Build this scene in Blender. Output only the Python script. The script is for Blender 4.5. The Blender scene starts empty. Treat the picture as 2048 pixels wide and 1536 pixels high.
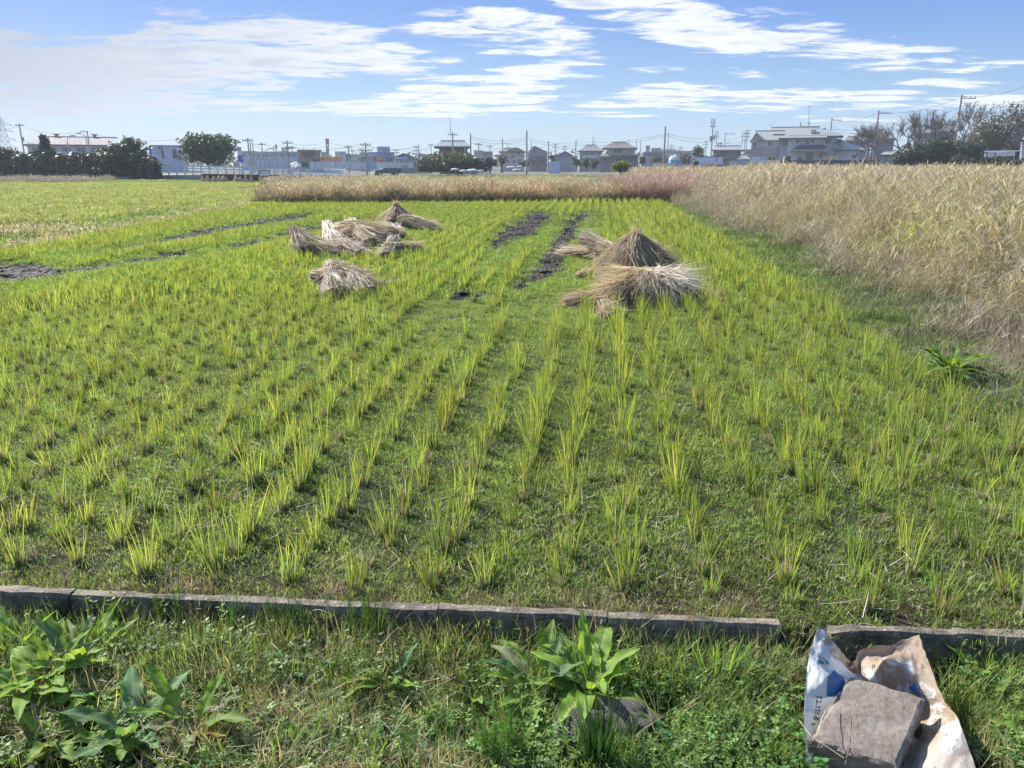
import bpy, math, random
import numpy as np
from mathutils import Vector, Matrix, noise as mnoise

random.seed(7)
rng = np.random.default_rng(7)
scene = bpy.context.scene
PI = math.pi

# ------------------------------------------------------------------ camera, sky, sun, exposure
PITCH = math.radians(15.965)
CAMZ = 1.5
FPX = 1538.0
cam_d = bpy.data.cameras.new('camera')
cam = bpy.data.objects.new('camera', cam_d)
scene.collection.objects.link(cam)
cam.location = (0, 0, CAMZ)
cam.rotation_euler = (PI / 2 - PITCH, 0, 0)
cam_d.sensor_width = 36.0
cam_d.lens = 36.0 * FPX / 2048.0
cam_d.clip_start = 0.05
cam_d.clip_end = 5000
scene.camera = cam

SUN_AZ = math.radians(-49)      # measured from +Y towards +X
SUN_EL = math.radians(36)
sun_dir = Vector((math.sin(SUN_AZ) * math.cos(SUN_EL), math.cos(SUN_AZ) * math.cos(SUN_EL), math.sin(SUN_EL)))
sl = bpy.data.lights.new('sun', 'SUN')
sl.energy = 4.3
sl.angle = math.radians(0.53)
sl.color = (1.0, 0.95, 0.86)
sun = bpy.data.objects.new('sun', sl)
sun.rotation_euler = (-sun_dir).to_track_quat('-Z', 'Y').to_euler()
scene.collection.objects.link(sun)

scene.view_settings.view_transform = 'Standard'
scene.view_settings.look = 'None'
scene.view_settings.exposure = 1.55
scene.view_settings.gamma = 1.0
scene.view_settings.use_curve_mapping = False
scene.render.engine = 'CYCLES'
scene.cycles.max_bounces = 8
scene.cycles.transparent_max_bounces = 8
scene.cycles.volume_bounces = 0
scene.cycles.use_denoising = True

def pixdir(u, v):
    a = (u - 1024) / FPX; b = (768 - v) / FPX
    return Vector((a, math.cos(PITCH) + b * math.sin(PITCH), -math.sin(PITCH) + b * math.cos(PITCH)))

def at(u, v, D):
    d = pixdir(u, v); t = D / d.y
    return Vector((d.x * t, D, CAMZ + d.z * t))

def G(u, v, z=0.0):
    d = pixdir(u, v); t = (z - CAMZ) / d.z
    return Vector((d.x * t, d.y * t, z))

class NT:
    """small helper for building node trees"""
    def __init__(s, tree):
        s.t = tree; tree.nodes.clear()
    def n(s, typ, **kw):
        nd = s.t.nodes.new(typ)
        ins = kw.pop('ins', {})
        for k, v in kw.items(): setattr(nd, k, v)
        for k, v in ins.items():
            if isinstance(v, bpy.types.NodeSocket): s.t.links.new(v, nd.inputs[k])
            else: nd.inputs[k].default_value = v
        return nd
    def l(s, a, b): s.t.links.new(a, b)
    def math(s, op, a, b=None, clamp=False):
        ins = {0: a}
        if b is not None: ins[1] = b
        return s.n('ShaderNodeMath', operation=op, use_clamp=clamp, ins=ins).outputs[0]
    def mix(s, f, a, b, blend='MIX'):
        nd = s.n('ShaderNodeMix', data_type='RGBA', blend_type=blend, clamp_factor=True)
        for sock, v in ((nd.inputs['Factor'], f), (nd.inputs[6], a), (nd.inputs[7], b)):
            if isinstance(v, bpy.types.NodeSocket): s.t.links.new(v, sock)
            else: sock.default_value = v
        return nd.outputs[2]
    def rng(s, val, a, b, c=0.0, d=1.0, smooth=True):
        nd = s.n('ShaderNodeMapRange', interpolation_type='SMOOTHSTEP' if smooth else 'LINEAR')
        s.l(val, nd.inputs[0]) if isinstance(val, bpy.types.NodeSocket) else None
        for i, v in enumerate((a, b, c, d)): nd.inputs[i + 1].default_value = v
        return nd.outputs[0]

def col4(c): return (c[0], c[1], c[2], 1.0)

# world: Nishita sky with broken altocumulus and a painted flare veil on the sunward side
world = bpy.data.worlds.new('World'); scene.world = world; world.use_nodes = True
w = NT(world.node_tree)
sky = w.n('ShaderNodeTexSky', sky_type='NISHITA', sun_disc=False, sun_elevation=SUN_EL, sun_rotation=SUN_AZ % (2 * PI),
          altitude=0.0, air_density=1.0, dust_density=0.35, ozone_density=2.5)
tc = w.n('ShaderNodeTexCoord')
sep = w.n('ShaderNodeSeparateXYZ', ins={0: tc.outputs['Generated']})
zc = w.math('MAXIMUM', sep.outputs[2], 0.0)
den = w.math('ADD', zc, 0.045)
px = w.math('MULTIPLY', w.math('DIVIDE', sep.outputs[0], den), 0.62)
py = w.math('DIVIDE', sep.outputs[1], den)
P = w.n('ShaderNodeCombineXYZ', ins={0: px, 1: py, 2: 0.0}).outputs[0]
n_big = w.n('ShaderNodeTexNoise', ins={'Vector': P, 'Scale': 0.42, 'Detail': 3.0, 'Roughness': 0.5}).outputs[0]
n_fine = w.n('ShaderNodeTexNoise', ins={'Vector': P, 'Scale': 2.7, 'Detail': 10.0, 'Roughness': 0.66, 'Distortion': 0.5}).outputs[0]
yy = w.math('MAXIMUM', sep.outputs[1], 0.02)
uu = w.math('DIVIDE', sep.outputs[0], yy)
vv = w.math('DIVIDE', sep.outputs[2], yy)
warp = w.n('ShaderNodeTexNoise', ins={'Vector': P, 'Scale': 0.9, 'Detail': 4.0}).outputs[1]
wv = w.n('ShaderNodeVectorMath', operation='SUBTRACT', ins={0: warp, 1: (0.5, 0.5, 0.5)}).outputs[0]
wv = w.n('ShaderNodeVectorMath', operation='MULTIPLY', ins={0: wv, 1: (0.16, 0.03, 0.0)}).outputs[0]
UV = w.n('ShaderNodeCombineXYZ', ins={0: uu, 1: vv, 2: 0.0}).outputs[0]
UV = w.n('ShaderNodeVectorMath', operation='ADD', ins={0: UV, 1: wv}).outputs[0]
# banks of cloud: centre u,v, half sizes, tilt (deg), strength
BANKS = [(250, 125, 580, 76, 1, .68), (580, 85, 350, 56, -8, .64), (130, 205, 520, 44, 0, .54), (30, 120, 300, 90, 0, .5), (980, 172, 290, 46, 9, .56),
         (740, 215, 460, 24, 0, .52), (1010, 205, 170, 36, 0, .44), (1010, 66, 240, 46, -5, .50), (1330, 45, 340, 52, -12, .58),
         (1560, 75, 330, 48, -7, .60), (1900, 130, 290, 22, 3, .46), (1330, 195, 180, 30, 4, .52), (1640, 190, 280, 24, 0, .52), (1480, 215, 200, 12, 0, .46), (1240, 232, 170, 9, 0, .42), (1720, 243, 170, 7, 0, .40), (1120, 150, 160, 14, 4, .46), (1900, 165, 160, 14, 0, .48),
         (1330, 148, 100, 10, 0, .38), (1490, 150, 60, 10, 0, .38), (1620, 235, 46, 12, 0, .40), (1990, 200, 190, 24, 0, .44),
         (1240, 5, 190, 26, 0, .42), (2010, 5, 60, 8, 0, .35), (60, 60, 160, 26, 0, .30), (1760, 215, 200, 12, 0, .42)]
acc = None
for (cu, cv, ru, rv, tilt, st) in BANKS:
    d = pixdir(cu, cv)
    a, b = d.x / d.y, d.z / d.y
    mp = w.n('ShaderNodeMapping', vector_type='TEXTURE', ins={0: UV, 1: (a, b, 0), 2: (0, 0, math.radians(tilt)),
             3: (ru / FPX, rv / FPX, 1)}).outputs[0]
    ln = w.n('ShaderNodeVectorMath', operation='LENGTH', ins={0: mp}).outputs[1]
    m = w.rng(ln, 0.3, 1.3, st, 0.0)
    acc = m if acc is None else w.math('MAXIMUM', acc, m)
base_cov = w.rng(sep.outputs[2], 0.16, 0.5, 0.0, 0.26)      # above the frame the broken cloud simply goes on
acc = w.math('MAXIMUM', acc, base_cov)
f = w.math('MULTIPLY', n_fine, 1.7)
f = w.math('ADD', f, w.math('MULTIPLY', n_big, 0.35))
f = w.math('ADD', w.math('SUBTRACT', f, 0.17), acc)
alpha = w.rng(f, 1.16, 1.42)
core = w.rng(f, 1.30, 1.62)
alpha = w.math('MULTIPLY', alpha, w.rng(sep.outputs[2], 0.018, 0.06), clamp=True)
nsh = w.n('ShaderNodeTexNoise', ins={'Vector': P, 'Scale': 3.2, 'Detail': 5.0, 'Roughness': 0.6}).outputs[0]
shade = w.math('MULTIPLY', core, w.rng(nsh, 0.38, 0.66), clamp=True)
ccol = w.mix(shade, (2.98, 3.01, 3.04, 1), (1.83, 2.04, 2.41, 1))
# thinner, greyer cloud towards the sun side (lavender veil paints in the lens flare)
side = w.rng(uu, -0.75, 0.05)
ccol = w.mix(side, (1.42, 1.50, 1.82, 1), ccol)
el = sep.outputs[2]
grad = w.mix(w.rng(el, 0.0, 0.085), (1.12, 1.54, 1.96, 1), (0.68, 1.24, 1.99, 1))
grad = w.mix(w.rng(el, 0.06, 0.19), grad, (0.34, 0.78, 1.99, 1))
skyc = w.mix(w.rng(el, 0.22, 0.75, 0.92, 0.0), sky.outputs[0], grad)
skyc = w.mix(w.rng(el, -0.02, -0.3), skyc, sky.outputs[0])
veil = w.math('MULTIPLY', w.rng(uu, -0.2, -0.75), w.rng(n_big, 0.2, 0.8, 0.18, 0.55))  # lens flare wash put into the sky colour
veil = w.math('MULTIPLY', veil, w.rng(vv, 0.22, 0.10))
skyc = w.mix(veil, skyc, (1.20, 1.36, 1.83, 1))
fin = w.mix(w.math('MULTIPLY', alpha, 0.93), skyc, ccol)
bg = w.n('ShaderNodeBackground', ins={0: fin, 1: 0.12})
wo = w.n('ShaderNodeOutputWorld', ins={0: bg.outputs[0]})

# ------------------------------------------------------------------ object helpers
COL = scene.collection
def obj(name, mesh=None, parent=None):
    o = bpy.data.objects.new(name, mesh); COL.objects.link(o)
    if parent is not None: o.parent = parent
    return o
def tag(o, label, cat, group=None):
    o['label'] = label; o['category'] = cat
    if group: o['group'] = group
    return o
def empty(name, loc, label, cat, group=None):
    o = obj(name); o.location = loc
    return tag(o, label, cat, group)

class Geo:
    def __init__(s): s.V = []; s.F = []; s.C = []; s.n = 0; s.M = []
    def add(s, V, F, C=None, mat=0):
        V = np.asarray(V, dtype=np.float32).reshape(-1, 3)
        if C is None: C = (0.8, 0.8, 0.8)
        C = np.asarray(C, dtype=np.float32)
        if C.ndim == 1: C = np.tile(C, (len(V), 1))
        F = np.asarray(F, dtype=np.int64)
        s.V.append(V); s.C.append(C); s.F.append(F + s.n); s.M.append(np.full(len(F), mat, dtype=np.int32)); s.n += len(V)
        return s
    def quad(s, a, b, c, d, C=None, mat=0): return s.add([a, b, c, d], [[0, 1, 2, 3]], C, mat)
    def poly(s, pts, C=None, mat=0):
        n = len(pts)
        if n == 4: return s.quad(*pts, C=C, mat=mat)
        return s.add(pts, [[0, i, i + 1] for i in range(1, n - 1)], C, mat)
    def box(s, x0, x1, y0, y1, z0, z1, C=None, mat=0):
        V = [(x, y, z) for z in (z0, z1) for (x, y) in ((x0, y0), (x1, y0), (x1, y1), (x0, y1))]
        return s.add(V, [[3, 2, 1, 0], [4, 5, 6, 7], [0, 1, 5, 4], [1, 2, 6, 5], [2, 3, 7, 6], [3, 0, 4, 7]], C, mat)
    def tube(s, pts, rad, k=6, C=None, cap=True, mat=0):
        pts = [Vector(p) for p in pts]; n = len(pts)
        if not hasattr(rad, '__len__'): rad = [rad] * n
        V = []; t0 = None
        for i in range(n):
            t = (pts[min(i + 1, n - 1)] - pts[max(i - 1, 0)]).normalized()
            if t.length == 0: t = Vector((0, 0, 1))
            up = Vector((0, 0, 1)) if abs(t.z) < .9 else Vector((1, 0, 0))
            a = t.cross(up).normalized(); b = t.cross(a)
            for j in range(k):
                th = 2 * PI * j / k
                V.append(pts[i] + (a * math.cos(th) + b * math.sin(th)) * rad[i])
        F = [[i * k + j, i * k + (j + 1) % k, (i + 1) * k + (j + 1) % k, (i + 1) * k + j] for i in range(n - 1) for j in range(k)]
        s.add(V, F, C, mat)
        if cap:
            for e in (0, n - 1):
                s.poly([V[e * k + j] for j in range(k)], C if (C is None or np.asarray(C).ndim == 1) else C[0], mat)
        return s
    def mesh(s, name, mats, smooth=False):
        me = bpy.data.meshes.new(name)
        V = np.concatenate(s.V) if s.V else np.zeros((0, 3), np.float32)
        C = np.concatenate(s.C)
        loops = np.concatenate([f.ravel() for f in s.F]).astype(np.int32)
        sizes = np.concatenate([np.full(len(f), f.shape[1], np.int32) for f in s.F])
        starts = np.concatenate([[0], np.cumsum(sizes)[:-1]]).astype(np.int32)
        me.vertices.add(len(V)); me.vertices.foreach_set('co', V.ravel())
        me.loops.add(len(loops)); me.loops.foreach_set('vertex_index', loops)
        me.polygons.add(len(sizes)); me.polygons.foreach_set('loop_start', starts)
        try: me.polygons.foreach_set('loop_total', sizes)
        except Exception: pass
        me.polygons.foreach_set('material_index', np.concatenate(s.M))
        at_ = me.attributes.new('Col', 'FLOAT_COLOR', 'POINT')
        at_.data.foreach_set('color', np.concatenate([C, np.ones((len(C), 1), np.float32)], 1).ravel().astype(np.float32))
        if not isinstance(mats, (list, tuple)): mats = [mats]
        for m in mats: me.materials.append(m)
        me.update(calc_edges=True); me.validate()
        me.polygons.foreach_set('use_smooth', np.full(len(me.polygons), bool(smooth)))
        return me
    def build(s, name, mats, parent=None, smooth=False):
        return obj(name, s.mesh(name, mats, smooth), parent)

# ------------------------------------------------------------------ materials
def leafy(name, transl=0.45, rough=0.5, tint=(1.25, 1.25, 0.55), vary=0.3, spec=0.35):
    """vertex colour foliage: diffuse + transmitted light; every instance varies a little"""
    m = bpy.data.materials.new(name); m.use_nodes = True
    t = NT(m.node_tree)
    at_ = t.n('ShaderNodeAttribute', attribute_name='Col')
    oi = t.n('ShaderNodeObjectInfo')
    val = t.rng(oi.outputs['Random'], 0, 1, 1 - vary, 1 + vary, smooth=False)
    r2 = t.math('FRACT', t.math('MULTIPLY', oi.outputs['Random'], 7.31))
    hue = t.rng(r2, 0, 1, 0.5 - vary * .06, 0.5 + vary * .06, smooth=False)
    c = t.n('ShaderNodeHueSaturation', ins={'Hue': hue, 'Saturation': 1.0, 'Value': val, 'Color': at_.outputs[0]}).outputs[0]
    pr = t.n('ShaderNodeBsdfPrincipled', ins={'Base Color': c, 'Roughness': rough, 'Specular IOR Level': spec})
    tcx = t.mix(1.0, c, col4(tint), 'MULTIPLY')
    tr = t.n('ShaderNodeBsdfTranslucent', ins={'Color': tcx})
    mx = t.n('ShaderNodeMixShader', ins={0: transl, 1: pr.outputs[0], 2: tr.outputs[0]})
    t.n('ShaderNodeOutputMaterial', ins={0: mx.outputs[0]})
    return m

def solid(name, rgb, rough=0.7, var=0.12, scale=3.0, metal=0.0, spec=0.4, bump=0.0, bscale=40.0, rgb2=None):
    m = bpy.data.materials.new(name); m.use_nodes = True
    t = NT(m.node_tree)
    co = t.n('ShaderNodeTexCoord').outputs['Object']
    nz = t.n('ShaderNodeTexNoise', ins={'Vector': co, 'Scale': scale, 'Detail': 5.0, 'Roughness': 0.6}).outputs[0]
    f_ = t.rng(nz, 0.3, 0.7)
    b = rgb2 if rgb2 else tuple(c * (1 - var * 2) for c in rgb)
    a = rgb if rgb2 else tuple(min(1, c * (1 + var)) for c in rgb)
    c = t.mix(f_, col4(b), col4(a))
    pr = t.n('ShaderNodeBsdfPrincipled', ins={'Base Color': c, 'Roughness': rough, 'Metallic': metal, 'Specular IOR Level': spec})
    if bump:
        bz = t.n('ShaderNodeTexNoise', ins={'Vector': co, 'Scale': bscale, 'Detail': 6.0, 'Roughness': 0.65}).outputs[0]
        bp = t.n('ShaderNodeBump', ins={'Strength': 1.0, 'Distance': bump, 'Height': bz})
        t.l(bp.outputs[0], pr.inputs['Normal'])
    t.n('ShaderNodeOutputMaterial', ins={0: pr.outputs[0]})
    return m

def tiled(name, rgb, rgb2, pitch=0.3, rough=0.45, axis='X', depth=0.03):
    """roof tiles / corrugated sheet: ribs running down the slope"""
    m = bpy.data.materials.new(name); m.use_nodes = True
    t = NT(m.node_tree)
    co = t.n('ShaderNodeTexCoord').outputs['Object']
    nz = t.n('ShaderNodeTexNoise', ins={'Vector': co, 'Scale': 1.3, 'Detail': 6.0, 'Roughness': 0.7}).outputs[0]
    c = t.mix(t.rng(nz, 0.35, 0.65), col4(rgb), col4(rgb2))
    wv_ = t.n('ShaderNodeTexWave', bands_direction=axis, ins={'Vector': co, 'Scale': 1.0 / pitch / 3.14159 * 1.0, 'Distortion': 0.0})
    bp = t.n('ShaderNodeBump', ins={'Strength': 1.0, 'Distance': depth, 'Height': wv_.outputs[1]})
    pr = t.n('ShaderNodeBsdfPrincipled', ins={'Base Color': c, 'Roughness': rough, 'Normal': bp.outputs[0]})
    t.n('ShaderNodeOutputMaterial', ins={0: pr.outputs[0]})
    return m

M = {}
M['rice'] = leafy('rice_leaf', 0.5, 0.45, (1.4, 1.25, 0.8), 0.28)
M['cover'] = leafy('ground_cover_leaf', 0.45, 0.5, (1.3, 1.3, 0.85), 0.3)
M['sheaf'] = leafy('sheaf_straw', 0.36, 0.6, (1.15, 1.05, 0.85), 0.1, 0.3)
M['straw'] = leafy('dry_straw', 0.28, 0.6, (1.15, 1.05, 0.8), 0.22, 0.3)
M['crown'] = leafy('tree_leaf', 0.22, 0.5, (1.2, 1.3, 0.5), 0.12, 0.3)
M['dock'] = leafy('dock_leaf', 0.5, 0.6, (1.5, 1.35, 0.6), 0.12, 0.2)
M['bark'] = solid('bark', (0.10, 0.085, 0.07), 0.9, 0.25, 8, bump=0.01)
M['twig'] = solid('bare_twig', (0.17, 0.14, 0.12), 0.85, 0.2, 3)
M['concrete_pole'] = solid('pole_concrete', (0.27, 0.26, 0.25), 0.8, 0.15, 2)
M['wire'] = solid('wire_black', (0.04, 0.04, 0.045), 1.0, 0.1, 1, spec=0.0)
M['steel'] = solid('galvanised_steel', (0.35, 0.36, 0.37), 0.45, 0.1, 3, 0.6)
M['glass'] = solid('window_glass', (0.05, 0.06, 0.07), 0.08, 0.1, 1, spec=0.8)
M['frame_w'] = solid('white_frame', (0.62, 0.63, 0.64), 0.5, 0.05, 2)
M['frame_d'] = solid('dark_frame', (0.07, 0.065, 0.06), 0.5, 0.1, 2)
def plain(rgb, rough=0.75, var=0.06, sc=0.8, **k):
    key = 'p%.3f_%.3f_%.3f' % tuple(rgb)
    if key not in M: M[key] = solid('paint_' + str(len(M)), rgb, rough, var, sc, **k)
    return M[key]
# ------------------------------------------------------------------ vegetation mesh builders
def blades(n, pos, h, wd, az, lean, curve, seg, c0, c1, c2, twist=None, r=rng):
    """n tapered ribbon blades -> V, F, C"""
    pos = np.asarray(pos, float); h = np.broadcast_to(h, n); wd = np.broadcast_to(wd, n)
    t = np.linspace(0, 1, seg + 1)
    th = lean[:, None] + curve[:, None] * t[None, :]
    st = (h / seg)[:, None]
    hx = np.concatenate([np.zeros((n, 1)), np.cumsum(np.sin(th[:, :-1]) * st, 1)], 1)
    hz = np.concatenate([np.zeros((n, 1)), np.cumsum(np.cos(th[:, :-1]) * st, 1)], 1)
    cx = pos[:, 0:1] + hx * np.cos(az)[:, None]
    cy = pos[:, 1:2] + hx * np.sin(az)[:, None]
    cz = pos[:, 2:3] + hz
    tw = az + (PI / 2 if twist is None else twist)
    wprof = (wd[:, None] * 0.5) * np.clip(1.05 - t[None, :] ** 2.2, 0, 1)
    sx = np.cos(tw)[:, None] * wprof; sy = np.sin(tw)[:, None] * wprof
    L = np.stack([cx - sx, cy - sy, cz], -1); R = np.stack([cx + sx, cy + sy, cz], -1)
    V = np.stack([L, R], 2).reshape(n, (seg + 1) * 2, 3)
    base = (np.arange(n) * (seg + 1) * 2)[:, None]
    q = np.array([[2 * i, 2 * i + 1, 2 * i + 3, 2 * i + 2] for i in range(seg)])
    F = (base[:, :, None] + q[None]).reshape(-1, 4)
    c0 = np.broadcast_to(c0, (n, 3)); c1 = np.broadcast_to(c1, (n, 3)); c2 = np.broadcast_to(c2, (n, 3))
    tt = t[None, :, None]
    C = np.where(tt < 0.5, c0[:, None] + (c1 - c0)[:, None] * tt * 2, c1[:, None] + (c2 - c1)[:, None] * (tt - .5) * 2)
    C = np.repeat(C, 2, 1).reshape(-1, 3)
    return V.reshape(-1, 3), F, C

def jit(c, n, a=0.25, r=rng):
    """n colours round c with brightness and hue scatter"""
    c = np.asarray(c, float)
    k = 1 + r.uniform(-a, a, (n, 1)); d = 1 + r.uniform(-a * .35, a * .35, (n, 3))
    return np.clip(c[None] * k * d, 0.005, 0.95)

def disc(n, r0, r=rng, pw=0.5):
    a = r.uniform(0, 2 * PI, n); q = r0 * r.uniform(0, 1, n) ** pw
    return np.stack([q * np.cos(a), q * np.sin(a), np.zeros(n)], 1)

PROTO = bpy.data.collections.new('scatter_sources')   # not linked to the scene
def scatter(name, pts, variants, label, cat, scale=None, rotz=None, tilt=0.12, idx=None, zscale=None):
    """one stuff object: many small clumps set on the ground by geometry nodes"""
    n = len(pts)
    col = bpy.data.collections.new('src_' + name)
    for k, me in enumerate(variants):
        o = bpy.data.objects.new('src_%s_%02d' % (name, k), me); col.objects.link(o)
    me = bpy.data.meshes.new(name); me.vertices.add(n)
    me.vertices.foreach_set('co', np.asarray(pts, np.float32).ravel())
    if rotz is None: rotz = rng.uniform(0, 2 * PI, n)
    if scale is None: scale = rng.uniform(0.8, 1.2, n)
    if idx is None: idx = rng.integers(0, len(variants), n)
    rot = np.stack([rng.normal(0, tilt, n), rng.normal(0, tilt, n), rotz], 1)
    sc = np.stack([scale, scale, scale * (zscale if zscale is not None else 1.0)], 1)
    for nm, ty, dat, key in (('rot', 'FLOAT_VECTOR', rot, 'vector'), ('scl', 'FLOAT_VECTOR', sc, 'vector'), ('idx', 'INT', idx, 'value')):
        a = me.attributes.new(nm, ty, 'POINT')
        a.data.foreach_set(key, np.asarray(dat, np.int32 if ty == 'INT' else np.float32).ravel())
    o = obj(name, me)
    g = bpy.data.node_groups.new('gn_' + name, 'GeometryNodeTree')
    g.interface.new_socket('Geometry', in_out='INPUT', socket_type='NodeSocketGeometry')
    g.interface.new_socket('Geometry', in_out='OUTPUT', socket_type='NodeSocketGeometry')
    gi = g.nodes.new('NodeGroupInput'); go = g.nodes.new('NodeGroupOutput')
    ci = g.nodes.new('GeometryNodeCollectionInfo'); ci.inputs['Collection'].default_value = col
    ci.inputs['Separate Children'].default_value = True; ci.inputs['Reset Children'].default_value = True
    ip = g.nodes.new('GeometryNodeInstanceOnPoints'); ip.inputs['Pick Instance'].default_value = True
    def na(nm, ty):
        x = g.nodes.new('GeometryNodeInputNamedAttribute'); x.data_type = ty; x.inputs[0].default_value = nm
        return x.outputs['Attribute']
    L = g.links.new
    L(gi.outputs[0], ip.inputs['Points']); L(ci.outputs[0], ip.inputs['Instance'])
    L(na('idx', 'INT'), ip.inputs['Instance Index'])
    e2r = g.nodes.new('FunctionNodeEulerToRotation'); L(na('rot', 'FLOAT_VECTOR'), e2r.inputs[0])
    L(e2r.outputs[0], ip.inputs['Rotation']); L(na('scl', 'FLOAT_VECTOR'), ip.inputs['Scale'])
    L(ip.outputs[0], go.inputs[0])
    md = o.modifiers.new('scatter', 'NODES'); md.node_group = g
    tag(o, label, cat); o['kind'] = 'stuff'
    return o

def in_poly(px_, py_, poly):
    inside = np.zeros(len(px_), bool); j = len(poly) - 1
    for i in range(len(poly)):
        xi, yi = poly[i][0], poly[i][1]; xj, yj = poly[j][0], poly[j][1]
        c = ((yi > py_) != (yj > py_)) & (px_ < (xj - xi) * (py_ - yi) / (yj - yi + 1e-12) + xi)
        inside ^= c; j = i
    return inside

def fnoise(x, y, sc, seed=0):
    """cheap smooth 2-D noise, about -1..1 (vectorised sums of sines)"""
    r = np.random.default_rng(seed + 991); out = 0
    for k in range(7):
        a = r.uniform(0, 2 * PI); f_ = sc * (0.6 + 0.55 * k) ; ph = r.uniform(0, 6.28)
        out = out + np.sin((x * math.cos(a) + y * math.sin(a)) * f_ + ph + 0.8 * np.sin((x * math.sin(a) - y * math.cos(a)) * f_ * .7 + ph)) / (1 + .45 * k)
    return out / 2.9
# ------------------------------------------------------------------ field frame
RA = math.radians(6.28)
CA, SA = math.cos(RA), math.sin(RA)
def sr(x, y): return x * CA - y * SA, x * SA + y * CA
def xy(s, r): return s * CA + r * SA, -s * SA + r * CA
S_B = 2.45                                     # edge of the planted rows
KA, KB = Vector((-1.87, 2.49, 0)), Vector((0.90, 2.28, 0))
KD = (KB - KA).normalized(); KN = Vector((-KD.y, KD.x, 0))   # KN points into the field
def kdist(x, y): return (x - KA.x) * KN.x + (y - KA.y) * KN.y
BANK_Z = -0.105
def back_y(x): return 30.77 + (x + 9.93) * 0.0766
def left_x(y): return -9.03 - (y - 13.67) * 0.0526

def sstep(x, a, b):
    t = np.clip((x - a) / (b - a), 0, 1); return t * t * (3 - 2 * t)

def ground_z(x, y):
    x = np.asarray(x, float); y = np.asarray(y, float)
    k = kdist(x, y)
    s, r = sr(x, y)
    z = 0.012 * fnoise(x, y, 9, 1) + 0.02 * fnoise(x, y, 2.2, 2)
    bank = BANK_Z + 0.015 * fnoise(x, y, 7, 3) - 0.05 * sstep(-k, 0.5, 2.0)
    w_ = sstep(k, -0.045, 0.0)
    z = z * w_ + bank * (1 - w_)
    verge = sstep(s, S_B + 0.1, S_B + 1.2) * w_
    z = z + verge * 0.10
    z = z - 0.33 * sstep(y, 58, 80) * sstep(x, -35, -18)
    # ruts pressed into the mud
    return z

MUD_PX = [
    [(966, 503), (982, 470), (1024, 448), (1058, 426), (1108, 424), (1108, 440), (1074, 468), (1026, 492), (998, 504)],
    [(1024, 568), (1064, 528), (1096, 482), (1122, 444), (1152, 427), (1188, 424), (1188, 436), (1160, 464), (1150, 504), (1122, 552), (1090, 568)],
    [(1012, 580), (1056, 545), (1102, 552), (1066, 586), (1020, 594)],
    [(868, 590), (885, 579), (930, 576), (992, 583), (980, 595), (920, 599), (880, 599)],
    [(-200, 545), (-100, 526), (0, 523), (90, 530), (152, 541), (142, 552), (70, 562), (0, 568), (-200, 582)],
    [(1130, 480), (1162, 464), (1168, 478), (1140, 492)], [(1116, 524), (1142, 508), (1142, 530), (1120, 536)],
    [(425, 496), (520, 478), (600, 459), (742, 431), (746, 440), (640, 461), (560, 480), (470, 500)],
    [(205, 498), (300, 480), (420, 456), (520, 440), (646, 423), (650, 431), (520, 452), (420, 472), (320, 490), (228, 504)],
    [(150, 536), (240, 524), (330, 506), (388, 503), (392, 516), (300, 527), (220, 538), (160, 546)],
]
MUD = [[G(u, v) for (u, v) in poly] for poly in MUD_PX]
def mud_mask(x, y, grow=0.0):
    m = np.zeros(len(x), bool)
    xx = x + 0.05 * fnoise(x, y, 5, 11); yy = y + 0.14 * fnoise(x, y, 4, 12)
    for p in MUD:
        m |= in_poly(xx, yy, p)
        if grow:
            for k in (1, 2, 3): m |= in_poly(xx, yy + grow * k / 3, p)
    return m

# ------------------------------------------------------------------ ground sheet
def ticks(segs):
    out = []
    for a, b, st in segs: out += list(np.arange(a, b, st))
    return np.array(sorted(set(np.round(out, 4))))
gx = np.concatenate([-ticks([(0, 5, .05), (5, 14, .2), (14, 60, 1.0), (60, 400, 12), (400, 2600, 200)])[::-1][:-1],
                     ticks([(0, 5, .05), (5, 14, .2), (14, 60, 1.0), (60, 400, 12), (400, 2600, 200)])])
gy = np.concatenate([[-1600, -300, -60, -20, -8, -3, -1, 0, .4], ticks([(.8, 7, .04), (7, 36, .16), (36, 120, .9), (120, 700, 15), (700, 3000, 200)])])
XX, YY = np.meshgrid(gx, gy)
ZZ = ground_z(XX.ravel(), YY.ravel())
nx_, ny_ = len(gx), len(gy)
ii = (np.arange(ny_ - 1)[:, None] * nx_ + np.arange(nx_ - 1)[None]).ravel()
gF = np.stack([ii, ii + 1, ii + nx_ + 1, ii + nx_], 1)
xs, ys = XX.ravel(), YY.ravel()
S_, R_ = sr(xs, ys)
gc = np.tile(np.array([0.075, 0.056, 0.038]), (len(xs), 1))
paddy = (kdist(xs, ys) > 0.2) & (S_ < S_B + .3) & (ys < back_y(xs) + .5)
gc[paddy] = (0.045, 0.052, 0.026)
far = ys > 60
gc[far] = (0.10, 0.11, 0.05)
gc[(ys > 110)] = (0.16, 0.155, 0.13)
dry = (S_ > S_B + .4) & (ys < 120)
gc[dry] = (0.085, 0.07, 0.048)
md = mud_mask(xs, ys); gc[md] = (0.022, 0.020, 0.019)
gc *= (1 + 0.25 * fnoise(xs, ys, 3.0, 5))[:, None]
ZZ[md] -= 0.03 - 0.03 * fnoise(xs[md], ys[md], 14, 9)
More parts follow.
